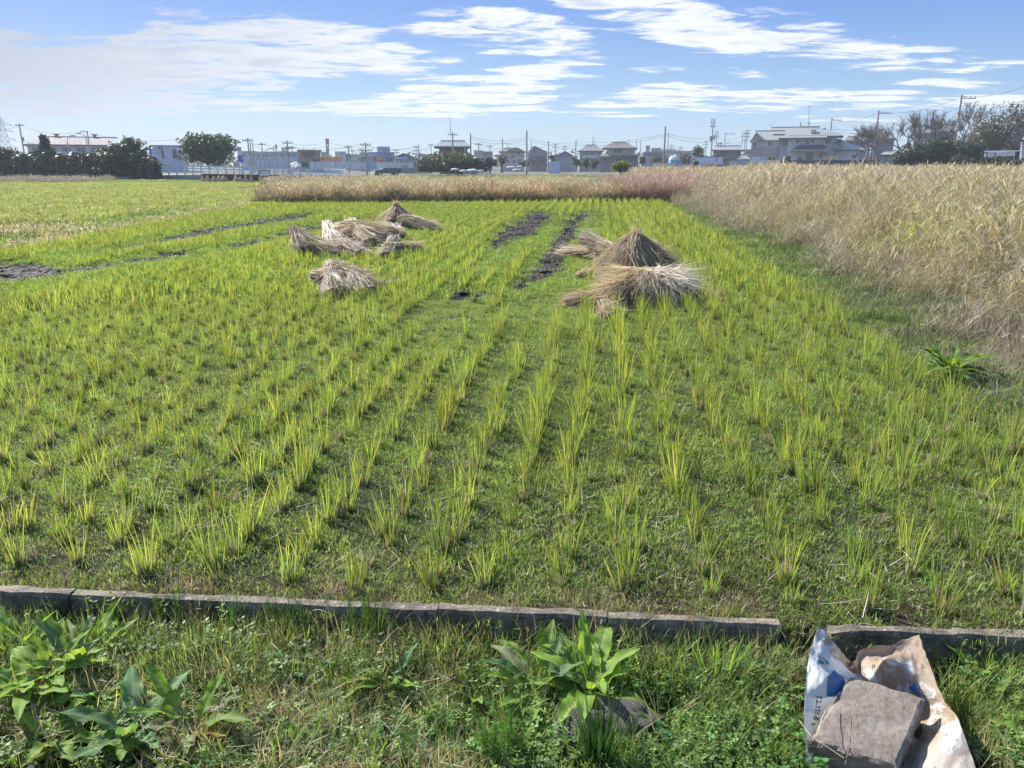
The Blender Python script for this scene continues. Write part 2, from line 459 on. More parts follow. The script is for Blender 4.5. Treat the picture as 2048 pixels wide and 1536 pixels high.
def ground_mat():
    m = bpy.data.materials.new('soil'); m.use_nodes = True
    t = NT(m.node_tree)
    at_ = t.n('ShaderNodeAttribute', attribute_name='Col')
    co = t.n('ShaderNodeTexCoord').outputs['Object']
    n1 = t.n('ShaderNodeTexNoise', ins={'Vector': co, 'Scale': 28.0, 'Detail': 8.0, 'Roughness': 0.7}).outputs[0]
    n2 = t.n('ShaderNodeTexNoise', ins={'Vector': co, 'Scale': 1.1, 'Detail': 5.0}).outputs[0]
    c = t.n('ShaderNodeHueSaturation', ins={'Value': t.rng(n1, .3, .7, .35, 1.15), 'Color': at_.outputs[0]}).outputs[0]
    bz = t.math('ADD', n1, t.math('MULTIPLY', n2, 1.5))
    bp = t.n('ShaderNodeBump', ins={'Strength': 1.0, 'Distance': 0.02, 'Height': bz})
    pr = t.n('ShaderNodeBsdfPrincipled', ins={'Base Color': c, 'Roughness': t.rng(n2, .3, .7, .8, 1.0), 'Specular IOR Level': .08, 'Normal': bp.outputs[0]})
    t.n('ShaderNodeOutputMaterial', ins={0: pr.outputs[0]})
    return m
g = Geo(); g.add(np.stack([xs, ys, ZZ], 1), gF, gc)
ground = g.build('ground', ground_mat(), smooth=True)
ground['kind'] = 'structure'; ground['label'] = 'flat farmland soil of the paddy and weedy bank'

# ------------------------------------------------------------------ concrete kerb
def kerb_mat():
    m = bpy.data.materials.new('old_concrete'); m.use_nodes = True
    t = NT(m.node_tree)
    co = t.n('ShaderNodeTexCoord').outputs['Object']
    n1 = t.n('ShaderNodeTexNoise', ins={'Vector': co, 'Scale': 9.0, 'Detail': 8.0, 'Roughness': 0.7}).outputs[0]
    n2 = t.n('ShaderNodeTexVoronoi', ins={'Vector': co, 'Scale': 120.0}).outputs[0]
    c = t.mix(t.rng(n1, .35, .68), (0.045, 0.04, 0.030, 1), (0.20, 0.165, 0.122, 1))
    n3 = t.n('ShaderNodeTexNoise', ins={'Vector': co, 'Scale': 45.0, 'Detail': 4.0}).outputs[0]
    c = t.mix(t.rng(n3, .60, .72), c, (0.28, 0.26, 0.23, 1))
    c = t.mix(t.rng(n3, .40, .30), c, (0.03, 0.032, 0.025, 1))
    h = t.math('ADD', t.math('MULTIPLY', n3, .6), n2)
    bp = t.n('ShaderNodeBump', ins={'Strength': .7, 'Distance': 0.004, 'Height': h})
    pr = t.n('ShaderNodeBsdfPrincipled', ins={'Base Color': c, 'Roughness': .92, 'Normal': bp.outputs[0]})
    t.n('ShaderNodeOutputMaterial', ins={0: pr.outputs[0]})
    return m
M['kerb'] = kerb_mat()
def kerb_block(parent, t0, t1, zt, rough_end=0, yaw=0.0, off=0.0):
    """block along the kerb line from t0 to t1 metres, top at zt"""
    nseg = max(6, int((t1 - t0) / 0.035)); g = Geo(); W = 0.052
    prof = [(-W, -.24), (-W, -.10), (-W, -.012), (-W + .008, 0), (-W * .5, .001), (-.008, 0), (0, -.012), (0, -.10), (0, -.24)]
    V = []
    for i in range(nseg + 1):
        t = t0 + (t1 - t0) * i / nseg
        for j, (a, b) in enumerate(prof):
            q = mnoise.noise(Vector((t * 9, a * 40, b * 30 + 5))) * 0.004 + mnoise.noise(Vector((t * 31, a * 70, b * 60))) * .0022
            chip = 0
            if rough_end and j in (2, 3, 4, 5, 6):
                e = (t - t0) if rough_end < 0 else (t1 - t)
                chip = -0.03 * max(0, 1 - e / 0.06) * (0.6 + mnoise.noise(Vector((t * 40, j, 0))))
                chip += -0.008 * max(0, mnoise.noise(Vector((t * 6, j * .3, 7))))
            pt = KA + KD * (t + (q if i in (0, nseg) else 0)) + KN * (a + off + (t - t0) * yaw + (q if j not in (0, 8) else 0))
            V.append((pt.x, pt.y, zt + b + q + chip))
    k = len(prof)
    F = [[i * k + j, (i + 1) * k + j, (i + 1) * k + j + 1, i * k + j + 1] for i in range(nseg) for j in range(k - 1)]
    g.add(V, F); g.poly([V[j] for j in range(k)][::-1]); g.poly([V[nseg * k + j] for j in range(k)])
    return g.build('concrete_block', M['kerb'], parent, smooth=False)
Lk = (KB - KA).length
kl = empty('concrete_kerb', (0, 0, 0), 'long low run of weathered concrete edging blocks between paddy and weedy bank', 'kerb')
for (a, b, dz, dn) in ((-1.3, -.52, 0, .004), (-.516, .30, .002, 0), (.304, .92, -.002, .003), (.924, 1.62, .001, -.002), (1.624, 2.20, .003, .002), (2.205, Lk - .004, 0, 0)):
    kerb_block(kl, a, b, 0.028 + dz, off=dn)
kr = empty('concrete_kerb', (0, 0, 0), 'short chipped run of concrete edging blocks behind the fertiliser bag', 'kerb')
d1 = (G(1660, 1256, .02) - KA).dot(KD)
kerb_block(kr, d1, d1 + .40, 0.024, rough_end=-1, off=-.006)
kerb_block(kr, d1 + .405, d1 + 1.15, 0.020, off=.004)
kerb_block(kr, d1 + 1.155, d1 + 1.9, 0.022, off=.0)

# ------------------------------------------------------------------ mud: clods in the bare tractor ruts
def clod_mesh(seed):
    r = np.random.default_rng(seed); g = Geo()
    for _ in range(9):
        c = r.uniform(-.11, .11, 3) * (1, 1, 0); sz = r.uniform(.018, .05)
        V = []
        for z_, rr in ((-.2, 1.1), (.14, .9), (.34, .3)):
            for j in range(6):
                a = j * PI / 3 + r.uniform(-.3, .3); q = sz * rr * r.uniform(.7, 1.3)
                V.append((c[0] + math.cos(a) * q * 1.4, c[1] + math.sin(a) * q, c[2] + z_ * sz * r.uniform(.7, 1.2)))
        F = [[i * 6 + j, i * 6 + (j + 1) % 6, (i + 1) * 6 + (j + 1) % 6, (i + 1) * 6 + j] for i in range(2) for j in range(6)]
        g.add(V, F, np.array([.022, .0205, .020]) * r.uniform(.7, 1.6)); g.poly(V[12:18], np.array([.036, .034, .033]) * r.uniform(.7, 1.6))
    n = 14
    A = disc(n, .14, r); Vb, Fb, Cb = blades(n, A, r.uniform(.03, .08, n), .006, r.uniform(0, 6.3, n), r.uniform(.9, 1.7, n), r.uniform(-.3, .3, n), 2,
                                         jit((.22, .18, .11), n, .4, r), jit((.26, .21, .13), n, .4, r), jit((.3, .25, .16), n, .4, r), r=r)
    g.add(Vb, Fb, Cb)
    return g.mesh('mud_clod_%d' % seed, M['mudm'])
mm = bpy.data.materials.new('wet_mud'); mm.use_nodes = True
t = NT(mm.node_tree)
pr = t.n('ShaderNodeBsdfPrincipled', ins={'Base Color': t.n('ShaderNodeAttribute', attribute_name='Col').outputs[0], 'Roughness': .75, 'Specular IOR Level': .15})
t.n('ShaderNodeOutputMaterial', ins={0: pr.outputs[0]}); M['mudm'] = mm
pts = []
for poly in MUD:
    X = [p[0] for p in poly]; Y = [p[1] for p in poly]
    area = (max(X) - min(X)) * (max(Y) - min(Y)); n = int(area * 45)
    a = np.stack([rng.uniform(min(X) - .3, max(X) + .3, n), rng.uniform(min(Y) - .3, max(Y) + .3, n)], 1)
    a = a[mud_mask(a[:, 0], a[:, 1])]; pts.append(a)
pts = np.concatenate(pts)
pts = np.column_stack([pts, ground_z(pts[:, 0], pts[:, 1]) - .02])
scatter('mud', pts, [clod_mesh(i) for i in range(5)], 'broken dark wet clods lying in the bare tractor ruts', 'mud', scale=rng.uniform(.6, 1.2, len(pts)), tilt=.1)

# ------------------------------------------------------------------ rice: stubble tufts with regrown blades
GRN = np.array([.155, .235, .05]); YEL = np.array([.40, .42, .09]); STUB = np.array([.30, .26, .19]); DST = np.array([.40, .33, .20])
def tuft_meshes(seed, lod=0):
    r = np.random.default_rng(100 + seed)
    g = Geo()
    n = 24 if lod == 0 else 12
    p = disc(n, .030, r)
    h = r.uniform(.04, .10, n)
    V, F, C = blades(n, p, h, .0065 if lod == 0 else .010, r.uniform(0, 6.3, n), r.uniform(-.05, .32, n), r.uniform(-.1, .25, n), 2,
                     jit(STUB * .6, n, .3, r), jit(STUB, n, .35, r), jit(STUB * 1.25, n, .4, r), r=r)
    g.add(V, F, C)
    stub = g
    g = Geo()
    n = int(r.integers(20, 34)) if lod == 0 else 18
    p = disc(n, .036, r); ou = np.arctan2(p[:, 1], p[:, 0]) + r.normal(0, .5, n)
    h = r.uniform(.10, .31, n) * r.uniform(.8, 1.12); h[: n // 4] *= .6
    c1 = jit(GRN, n, .3, r); c2 = jit(GRN * .45 + YEL * .55, n, .3, r)
    yl = r.uniform(0, 1, n) < .22
    c2[yl] = jit(YEL * 1.05, int(yl.sum()), .2, r); c1[yl] = c1[yl] * .6 + YEL * .4
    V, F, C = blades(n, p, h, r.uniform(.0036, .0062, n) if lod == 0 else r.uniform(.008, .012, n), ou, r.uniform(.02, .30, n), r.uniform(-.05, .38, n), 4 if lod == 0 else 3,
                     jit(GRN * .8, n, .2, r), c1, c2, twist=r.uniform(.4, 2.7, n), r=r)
    g.add(V, F, C)
    return stub, g

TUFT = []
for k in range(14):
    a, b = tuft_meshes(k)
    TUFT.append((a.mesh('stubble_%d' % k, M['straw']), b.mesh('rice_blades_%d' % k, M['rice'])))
TUFT_FAR = []
for k in range(8):
    a, b = tuft_meshes(50 + k, 1)
    b.V += [v for v in a.V]; b.C += a.C; b.F += [f + b.n for f in a.F]; b.M += [m + 1 for m in a.M]; b.n += a.n
    TUFT_FAR.append(b.mesh('far_tuft_%d' % k, [M['rice'], M['straw']]))

# straw things stand here; keep the tufts from growing through them
PILES_OLD = 0
PILES = [(790, 446, 45, 12), (835, 458, 40, 8), (705, 486, 80, 18), (610, 500, 45, 14), (790, 494, 40, 10), (690, 570, 62, 16), (1270, 540, 85, 30), (1285, 590, 105, 26),
         (1175, 500, 40, 10), (1165, 558, 14, 8)]
def pile_mask(x, y):
    m = np.zeros(len(x), bool)
    for (u, v, ru, rv) in PILES:
        c = G(u, v); e = G(u + ru, v); f_ = G(u, v - rv); b = G(u, v + rv)
        m |= ((x - c.x) / (e.x - c.x)) ** 2 + ((y - (f_.y + b.y) / 2) / ((f_.y - b.y) / 2)) ** 2 < 1
    return m

rows = []
k = 0
while True:
    s = S_B - 0.14 - 0.265 * k
    if s < -26: break
    rr = np.arange(1.5, 36, .102)
    rr = rr + rng.normal(0, .03, len(rr)); ss = s + rng.normal(0, .028, len(rr)) + .03 * np.sin(rr * .9 + k)
    rows.append(np.stack([ss, rr, np.full(len(rr), k)], 1)); k += 1
rows = np.concatenate(rows)
X, Y = xy(rows[:, 0], rows[:, 1])
kd = kdist(X, Y)
keep = (kd > .10) & (Y < back_y(X) - .1) & (np.abs(X) < Y * .86 + 3.0) & (X > left_x(Y) + .15)
keep &= ~pile_mask(X, Y)
mdm = mud_mask(X, Y, 2.4); keep &= ~(mud_mask(X, Y) & (rng.uniform(0, 1, len(X)) < .97)) & ~(mdm & (rng.uniform(0, 1, len(X)) < .55))
drop = rng.uniform(0, 1, len(X)) < np.where(kd < 1.2, .04, .04) + .08 * (fnoise(X, Y, 1.2, 21) > .3)
keep &= ~drop
rows, X, Y, kd = rows[keep], X[keep], Y[keep], kd[keep]
Z = ground_z(X, Y)
vis = (np.abs(X) < Y * .70 + .12)
order = np.argsort(np.where(vis, np.hypot(X, Y), 1e9))
print('TUFTS', len(X), (vis & (Y < 3.0)).sum(), (vis & (Y < 3.6)).sum(), Y[order[297]])
near = order[:298]; rest = order[298:]
def rice_size(X, Y, kd):
    """the regrowth is taller in the middle and towards the dry side than along the kerb"""
    return (0.86 + 0.04 * sstep(kd, .2, 1.6)) * (1 + .12 * fnoise(X, Y, .9, 31)) * rng.uniform(.7, 1.18, len(X)) * np.where(X < -1.5, .88, 1.0)
sz = rice_size(X, Y, kd) * np.where(mud_mask(X, Y, 3.0), .5, 1.0) * (1 - .22 * sstep(Y, 9, 22) * (X < 1.5))
for c, i in enumerate(near):
    o = obj('rice_tuft'); o.location = (X[i], Y[i], Z[i] - .004)
    o.rotation_euler = (rng.normal(0, .07), rng.normal(0, .07), rng.uniform(0, 6.28)); o.scale = (sz[i],) * 3
    tag(o, 'green rice regrowth tuft on brown stubble in the paddy', 'rice tuft', 'rice tufts in rows in the paddy')
    a, b = TUFT[c % 14]
    obj('stubble', a, o)
    if rng.uniform() < .93: obj('blades', b, o)
far_i = rest
idx = rng.integers(0, 8, len(far_i))
fs = sz[far_i] * 1.0
srcs = TUFT_FAR + [None]
nr = np.hypot(X[far_i], Y[far_i]) < 9
pts = np.stack([X[far_i], Y[far_i], Z[far_i]], 1)
# nearer ones of the rest use fine blades too
fine = []
for kk in range(6):
    a, b = tuft_meshes(70 + kk, 0)
    b.V += [v for v in a.V]; b.C += a.C; b.F += [f + b.n for f in a.F]; b.M += [m + 1 for m in a.M]; b.n += a.n
    fine.append(b.mesh('mid_tuft_%d' % kk, [M['rice'], M['straw']]))
idx = np.where(nr, 8 + rng.integers(0, 6, len(far_i)), idx)
scatter('rice_tufts', pts, TUFT_FAR + fine, 'rows of green rice regrowth running far into the paddy', 'rice', scale=fs, idx=idx, tilt=.08)

# ------------------------------------------------------------------ low green cover between the rows
def cover_mesh(seed, n=130, rad=.15, h=(.012, .038), wd=.0028, dry=.06, col=(.175, .255, .058), seg=2, fold=1.0):
    r = np.random.default_rng(seed); g = Geo()
    p = disc(n, rad, r)
    c = jit(col, n, .32, r); c2 = c * np.array([1.35, 1.25, 1.0])
    d = r.uniform(0, 1, n) < dry
    c[d] = jit((.33, .29, .20), int(d.sum()), .3, r); c2[d] = c[d] * 1.2
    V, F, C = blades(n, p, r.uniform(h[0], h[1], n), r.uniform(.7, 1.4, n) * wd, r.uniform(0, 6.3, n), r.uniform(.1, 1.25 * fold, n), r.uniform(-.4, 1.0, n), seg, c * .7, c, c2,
                     twist=r.uniform(0, 3.1, n), r=r)
    g.add(V, F, C)
    return g.mesh('cover_%d' % seed, M['cover'])
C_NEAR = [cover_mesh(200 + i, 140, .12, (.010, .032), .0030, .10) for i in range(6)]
C_DRY = [cover_mesh(220 + i, 100, .12, (.012, .036), .0026, .42, (.135, .185, .05)) for i in range(4)]  # dry wisps; greens also darkened to paint shadows by the kerb
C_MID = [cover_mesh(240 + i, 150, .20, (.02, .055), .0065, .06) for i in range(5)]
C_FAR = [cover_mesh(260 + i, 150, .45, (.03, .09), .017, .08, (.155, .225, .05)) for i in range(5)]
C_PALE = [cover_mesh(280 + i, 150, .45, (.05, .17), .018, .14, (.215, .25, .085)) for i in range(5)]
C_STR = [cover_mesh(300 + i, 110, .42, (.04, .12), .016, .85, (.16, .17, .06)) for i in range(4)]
ALLC = C_NEAR + C_DRY + C_MID + C_FAR + C_PALE + C_STR
o_near, o_dry, o_mid, o_far, o_pale, o_str = 0, 6, 10, 15, 20, 25
P_, I_, S2 = [], [], []
def grid(x0, x1, y0, y1, sp):
    n = int((x1 - x0) * (y1 - y0) / sp ** 2)
    return rng.uniform(x0, x1, n), rng.uniform(y0, y1, n)
def put(x, y, m, ix, sc):
    x, y, ix, sc = x[m], y[m], ix[m], sc[m]
    P_.append(np.stack([x, y, ground_z(x, y) - .004], 1)); I_.append(ix); S2.append(sc)
# near: 2.4 to 9 m
x, y = grid(-9, 9, 2.2, 9, .062)
kd_ = kdist(x, y); s_, r_ = sr(x, y)
bare = fnoise(x, y, 3.2, 41)
m = (kd_ > .03) & (np.abs(x) < y * .74 + .8) & (s_ < S_B + .9) & ~mud_mask(x, y) & ~((bare > .62) & (kd_ < 1.3) & (rng.uniform(0,1,len(x))<.7))
dryp = np.clip(.7 - kd_ / 1.3, .08, .55) * (fnoise(x, y, 2.0, 42) > -.35)
ix = np.where(rng.uniform(0, 1, len(x)) < dryp, o_dry + rng.integers(0, 4, len(x)), o_near + rng.integers(0, 6, len(x)))
put(x, y, m, ix, rng.uniform(.7, 1.25, len(x)) * (1 + .25 * fnoise(x, y, 1.3, 43)))
# mid: 9 to 18 m
x, y = grid(-20, 18, 9, 19, .115)
s_, r_ = sr(x, y)
m = (np.abs(x) < y * .78 + .5) & (s_ < S_B + .6) & ~mud_mask(x, y) & (x > left_x(y))
put(x, y, m, o_mid + rng.integers(0, 5, len(x)), rng.uniform(.8, 1.3, len(x)))
x, y = grid(-22, 12, 19, 32, .24)
s_, r_ = sr(x, y)
m = (s_ < S_B + .5) & ~mud_mask(x, y) & (x > left_x(y)) & (y < back_y(x))
put(x, y, m, o_far + rng.integers(0, 5, len(x)), rng.uniform(.6, .95, len(x)))
# the paler paddy on the far side of the bund, with a straw-strewn bund between
x, y = grid(-60, -7, 9, 78, .33)
bx = left_x(y); dd = x - bx
vpx = y  # distance
m = (dd < 0) & (x > -y * .82 - 3) & (y < 76)
m &= ~((dd > -9.0) & (y > back_y(x) + .3 + 0 * x) & (dd > -1.2))
strip = (dd > -.7) | (np.abs(y - (45.5 + .12 * (x + 20))) < 1.0) | (fnoise(x, y, .35, 61) > .8)
green2 = (y > 62) | ((dd > -2.2) & (y < 26))
ix = np.where(strip, o_str + rng.integers(0, 4, len(x)), np.where(green2, o_far + rng.integers(0, 5, len(x)), o_pale + rng.integers(0, 5, len(x))))
put(x, y, m, ix, rng.uniform(.8, 1.25, len(x)))
P_ = np.concatenate(P_); I_ = np.concatenate(I_); S2 = np.concatenate(S2)
scatter('grass', P_, ALLC, 'short bright green grass growing between the rice rows', 'grass', scale=S2, idx=I_, tilt=.1)

# ------------------------------------------------------------------ dry weeds
PINKY = np.array([.41, .335, .235]); GOLD = np.array([.44, .38, .21]); OLIV = np.array([.20, .22, .09]); GREY = np.array([.34, .31, .265])
def weed_mesh(seed, n=46, rad=.28, h=(.6, 1.1), wd=.008, cols=(PINKY,), leaf=2, lean=.35, seg=4, plume=0.0, bias=None, leafw=1.3, mat='straw'):
    r = np.random.default_rng(seed); g = Geo()
    p = disc(n, rad, r); ci = r.integers(0, len(cols), n); base = np.stack([cols[k] for k in ci])
    az = r.uniform(0, 6.28, n)
    if bias is not None: az = bias + r.normal(0, .6, n)
    ln = np.abs(r.normal(0, lean, n)); cv = r.normal(.1, .45, n); hh = r.uniform(h[0], h[1], n)
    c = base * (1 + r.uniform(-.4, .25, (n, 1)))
    V, F, C = blades(n, p, hh, r.uniform(.5, 1.0, n) * wd, az, ln, cv, seg, c * .38, c * .85, c * 1.08, twist=r.uniform(0, 3.1, n), r=r)  # stem bases darkened in colour to paint shaded gaps
    g.add(V, F, C)
    # leaves springing from the stems
    m = n * leaf
    if m:
        k = r.integers(0, n, m); V4 = V.reshape(n, (seg + 1) * 2, 3)
        lev = r.integers(1, seg + 1, m); q = V4[k, lev * 2] * .5 + V4[k, lev * 2 + 1] * .5
        cc = base[k] * (1 + r.uniform(-.45, .35, (m, 1))); hl = r.uniform(0, 1, m) < .10; cc[hl] = np.clip(cc[hl] * 1.7, 0, .8)
        V2, F2, C2 = blades(m, q, r.uniform(.12, .34, m) * (h[1] ** .5), r.uniform(.7, 1.4, m) * wd * leafw, r.uniform(0, 6.28, m) if bias is None else bias + r.normal(0, .8, m), r.uniform(.3, 1.3, m), r.uniform(.2, 1.5, m), 3,
                            cc * .9, cc, cc * 1.1, twist=r.uniform(0, 3.1, m), r=r)
        g.add(V2, F2, C2)
    if plume:
        for i in np.nonzero(r.uniform(0, 1, n) < plume)[0]:
            tip = V.reshape(n, -1, 3)[i, -1]; m = 16
            q = np.tile(tip, (m, 1)) + np.stack([np.zeros(m), np.zeros(m), -r.uniform(0, .16, m)], 1)
            cc = jit((.50, .42, .34), m, .15, r)
            V3, F3, C3 = blades(m, q, r.uniform(.05, .11, m), wd * .9, az[i] + r.normal(0, .5, m), r.uniform(.2, .8, m), r.uniform(.2, .8, m), 2, cc, cc, cc * 1.1, twist=r.uniform(0, 3.1, m), r=r)
            g.add(V3, F3, C3)
    return g.mesh('weed_%d' % seed, M[mat])
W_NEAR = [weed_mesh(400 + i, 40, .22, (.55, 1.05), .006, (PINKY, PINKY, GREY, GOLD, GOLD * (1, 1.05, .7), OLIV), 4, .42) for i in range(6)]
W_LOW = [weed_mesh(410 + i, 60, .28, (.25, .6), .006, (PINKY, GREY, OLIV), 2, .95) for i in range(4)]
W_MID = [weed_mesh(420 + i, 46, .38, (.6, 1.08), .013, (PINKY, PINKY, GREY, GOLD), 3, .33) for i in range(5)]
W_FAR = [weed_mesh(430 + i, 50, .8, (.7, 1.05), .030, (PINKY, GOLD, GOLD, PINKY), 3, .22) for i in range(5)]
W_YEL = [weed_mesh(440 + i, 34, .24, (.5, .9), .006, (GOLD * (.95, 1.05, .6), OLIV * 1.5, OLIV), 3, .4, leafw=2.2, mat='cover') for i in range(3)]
ALLW = W_NEAR + W_LOW + W_MID + W_FAR + W_YEL
P_, I_, S2 = [], [], []
def putw(x, y, m, ix, sc):
    x, y, ix, sc = x[m], y[m], ix[m], sc[m]
    P_.append(np.stack([x, y, ground_z(x, y) - .01], 1)); I_.append(ix); S2.append(sc)
def weed_h(s, r, x, y):
    e = S_B + .45 + .35 * fnoise(x, y, .8, 71) + .25 * sstep(9 - r, 0, 4)
    h = sstep(s, e - .3, e + 2.3) * sstep(r, 5.4, 7.6)
    return h * (.96 + .22 * fnoise(x, y, .9, 72) + .13 * fnoise(x, y, 2.6, 74) + .14 * sstep(r, 15, 60))
x, y = grid(2, 22, 4.5, 20, .235)
s_, r_ = sr(x, y); h = weed_h(s_, r_, x, y)
m = (h > .26) & (x < y * .80 + 1)
yel = (fnoise(x, y, 1.0, 73) > .45) & (s_ < S_B + 4.2) & (r_ < 12)
ix = np.where(yel, 20 + rng.integers(0, 3, len(x)), rng.integers(0, 6, len(x)))
putw(x, y, m, ix, h * rng.uniform(.85, 1.12, len(x)))
x, y = grid(2, 14, 4.0, 34, .30)
s_, r_ = sr(x, y); h2 = weed_h(s_, r_, x, y)
m = ((h2 > .06) | ((y < 6.8) & (s_ > S_B + .85) & (s_ < S_B + 4))) & (h2 < .75) & (s_ > S_B + .5)
m &= fnoise(x, y, 1.7, 77) > -.25
putw(x, y, m, 6 + rng.integers(0, 4, len(x)), rng.uniform(.45, 1.0, len(x)))
x, y = grid(4, 42, 20, 44, .38)
s_, r_ = sr(x, y); h = weed_h(s_, r_, x, y)
m = (h > .3) & (x < y * .78 + 1)
putw(x, y, m, 10 + rng.integers(0, 5, len(x)), h * rng.uniform(.85, 1.1, len(x)))
x, y = grid(8, 95, 44, 118, .85)
s_, r_ = sr(x, y); h = weed_h(s_, r_, x, y)
clearing = (y > 62) & (y < 84) & (x > 40)
m = (h > .3) & (x < y * .78 + 1) & ~clearing & (x > 7.5 + (y - 44) * .14)
putw(x, y, m, 15 + rng.integers(0, 5, len(x)), h * rng.uniform(.85, 1.08, len(x)))
P_ = np.concatenate(P_); I_ = np.concatenate(I_); S2 = np.concatenate(S2)
scatter('dry_weeds', P_, ALLW, 'tall tangled pale dry weeds beside the paddy', 'weeds', scale=S2, idx=I_, tilt=.08)

# verge: pale litter and low green between the rice and the weeds
V_LIT = [weed_mesh(450 + i, 70, .22, (.08, .26), .0040, (GREY * 1.2, PINKY, GREY * .8), 0, 1.5, seg=3) for i in range(5)]
V_GRN = [cover_mesh(460 + i, 150, .16, (.03, .11), .0045, .12, (.065, .125, .025)) for i in range(4)]
x, y = grid(1.5, 9, 2.0, 30, .15)
s_, r_ = sr(x, y)
m = (s_ > S_B + .08) & (s_ < S_B + 2.4 + 1.5 * (y < 6.5)) & (x < y * .8 + 1) & (kdist(x, y) > .02)
q = fnoise(x, y, 1.5, 81) + rng.normal(0, .3, len(x))
ix = np.where(q > .12 - .32 * (s_ - S_B - 1.0) - .5 * (y < 7) * (s_ > S_B + .8), rng.integers(0, 5, len(x)), 5 + rng.integers(0, 4, len(x)))
pts = np.stack([x, y, ground_z(x, y)], 1)[m]
scatter('verge_litter', pts, V_LIT + V_GRN, 'flattened pale straw and low green grass along the weedy verge', 'dry grass', scale=rng.uniform(.7, 1.25, len(pts)), idx=ix[m], tilt=.15)

# golden reed band across the back of the paddy, tips blown one way
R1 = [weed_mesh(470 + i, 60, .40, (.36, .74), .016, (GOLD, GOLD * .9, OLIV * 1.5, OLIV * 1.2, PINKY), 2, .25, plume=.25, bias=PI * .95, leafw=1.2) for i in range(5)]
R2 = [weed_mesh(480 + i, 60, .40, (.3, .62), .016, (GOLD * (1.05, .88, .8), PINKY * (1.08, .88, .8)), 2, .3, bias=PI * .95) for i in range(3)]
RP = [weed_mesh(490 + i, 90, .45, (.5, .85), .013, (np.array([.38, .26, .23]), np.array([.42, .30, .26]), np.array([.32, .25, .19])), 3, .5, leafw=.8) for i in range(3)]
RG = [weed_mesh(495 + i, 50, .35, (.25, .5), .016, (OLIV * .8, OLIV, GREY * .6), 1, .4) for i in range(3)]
x, y = grid(-13, 11, 30.4, 53, .30)
by = back_y(x); m = (y > by + .1) & (x > -10.0 - (y - 31) * .12) & (x < 6.8 + (y - 31) * .2)
q = fnoise(x, y, .35, 91); ed = y - by
ix = np.where((ed < 2.2) & (rng.uniform(0, 1, len(x)) < .6), 5 + rng.integers(0, 3, len(x)), rng.integers(0, 5, len(x)))
ix = np.where(ed < .5, 11 + rng.integers(0, 3, len(x)), ix)
pk = (x > 5.0 - .08 * (y - 31)) & (y < 41) 
ix = np.where(pk, 8 + rng.integers(0, 3, len(x)), ix)
sc = rng.uniform(.72, 1.05, len(x)) * (1 + .12 * q) * np.where(pk, 1.12, 1.0)
pts = np.stack([x, y, ground_z(x, y)], 1)
scatter('reeds', pts[m], R1 + R2 + RP + RG, 'golden reeds and rusty pink grass at the back of the paddy', 'reeds', scale=sc[m], idx=ix[m], tilt=.05)
# pampas-like plumes in front of the low wall
RW = [weed_mesh(500 + i, 40, .6, (.3, .62), .03, (GREY * 1.2, GOLD * .9, OLIV), 2, .35, plume=.6, bias=PI * .95) for i in range(4)]
x, y = grid(-26, -4, 53, 76, .8)
m = (x > -.31 * y) & (x < -8 + (y - 53) * .05)
pts = np.stack([x, y, ground_z(x, y)], 1)[m]
scatter('pampas_grass', pts, RW, 'pale plumed pampas grass leaning near the white guardrail', 'pampas grass', scale=rng.uniform(.7, 1.05, len(pts)), tilt=.05)
# heaps of cut dry stalks by the dark trees
RH = [weed_mesh(510 + i, 80, .7, (.2, .5), .03, (GREY * .8, PINKY * .8, GREY * .6), 1, 1.2) for i in range(4)]
x, y = grid(-62, -30, 62, 78, .8)
m = (x < -34 - (y - 62) * .3) & (fnoise(x, y, .35, 95) > -.25)
pts = np.stack([x, y, ground_z(x, y)], 1)[m]
scatter('cut_stalks', pts, RH, 'grey brown heaps of cut stalks below the dark hedge trees', 'dry stalks', scale=rng.uniform(.6, 1.2, len(pts)), tilt=.1)
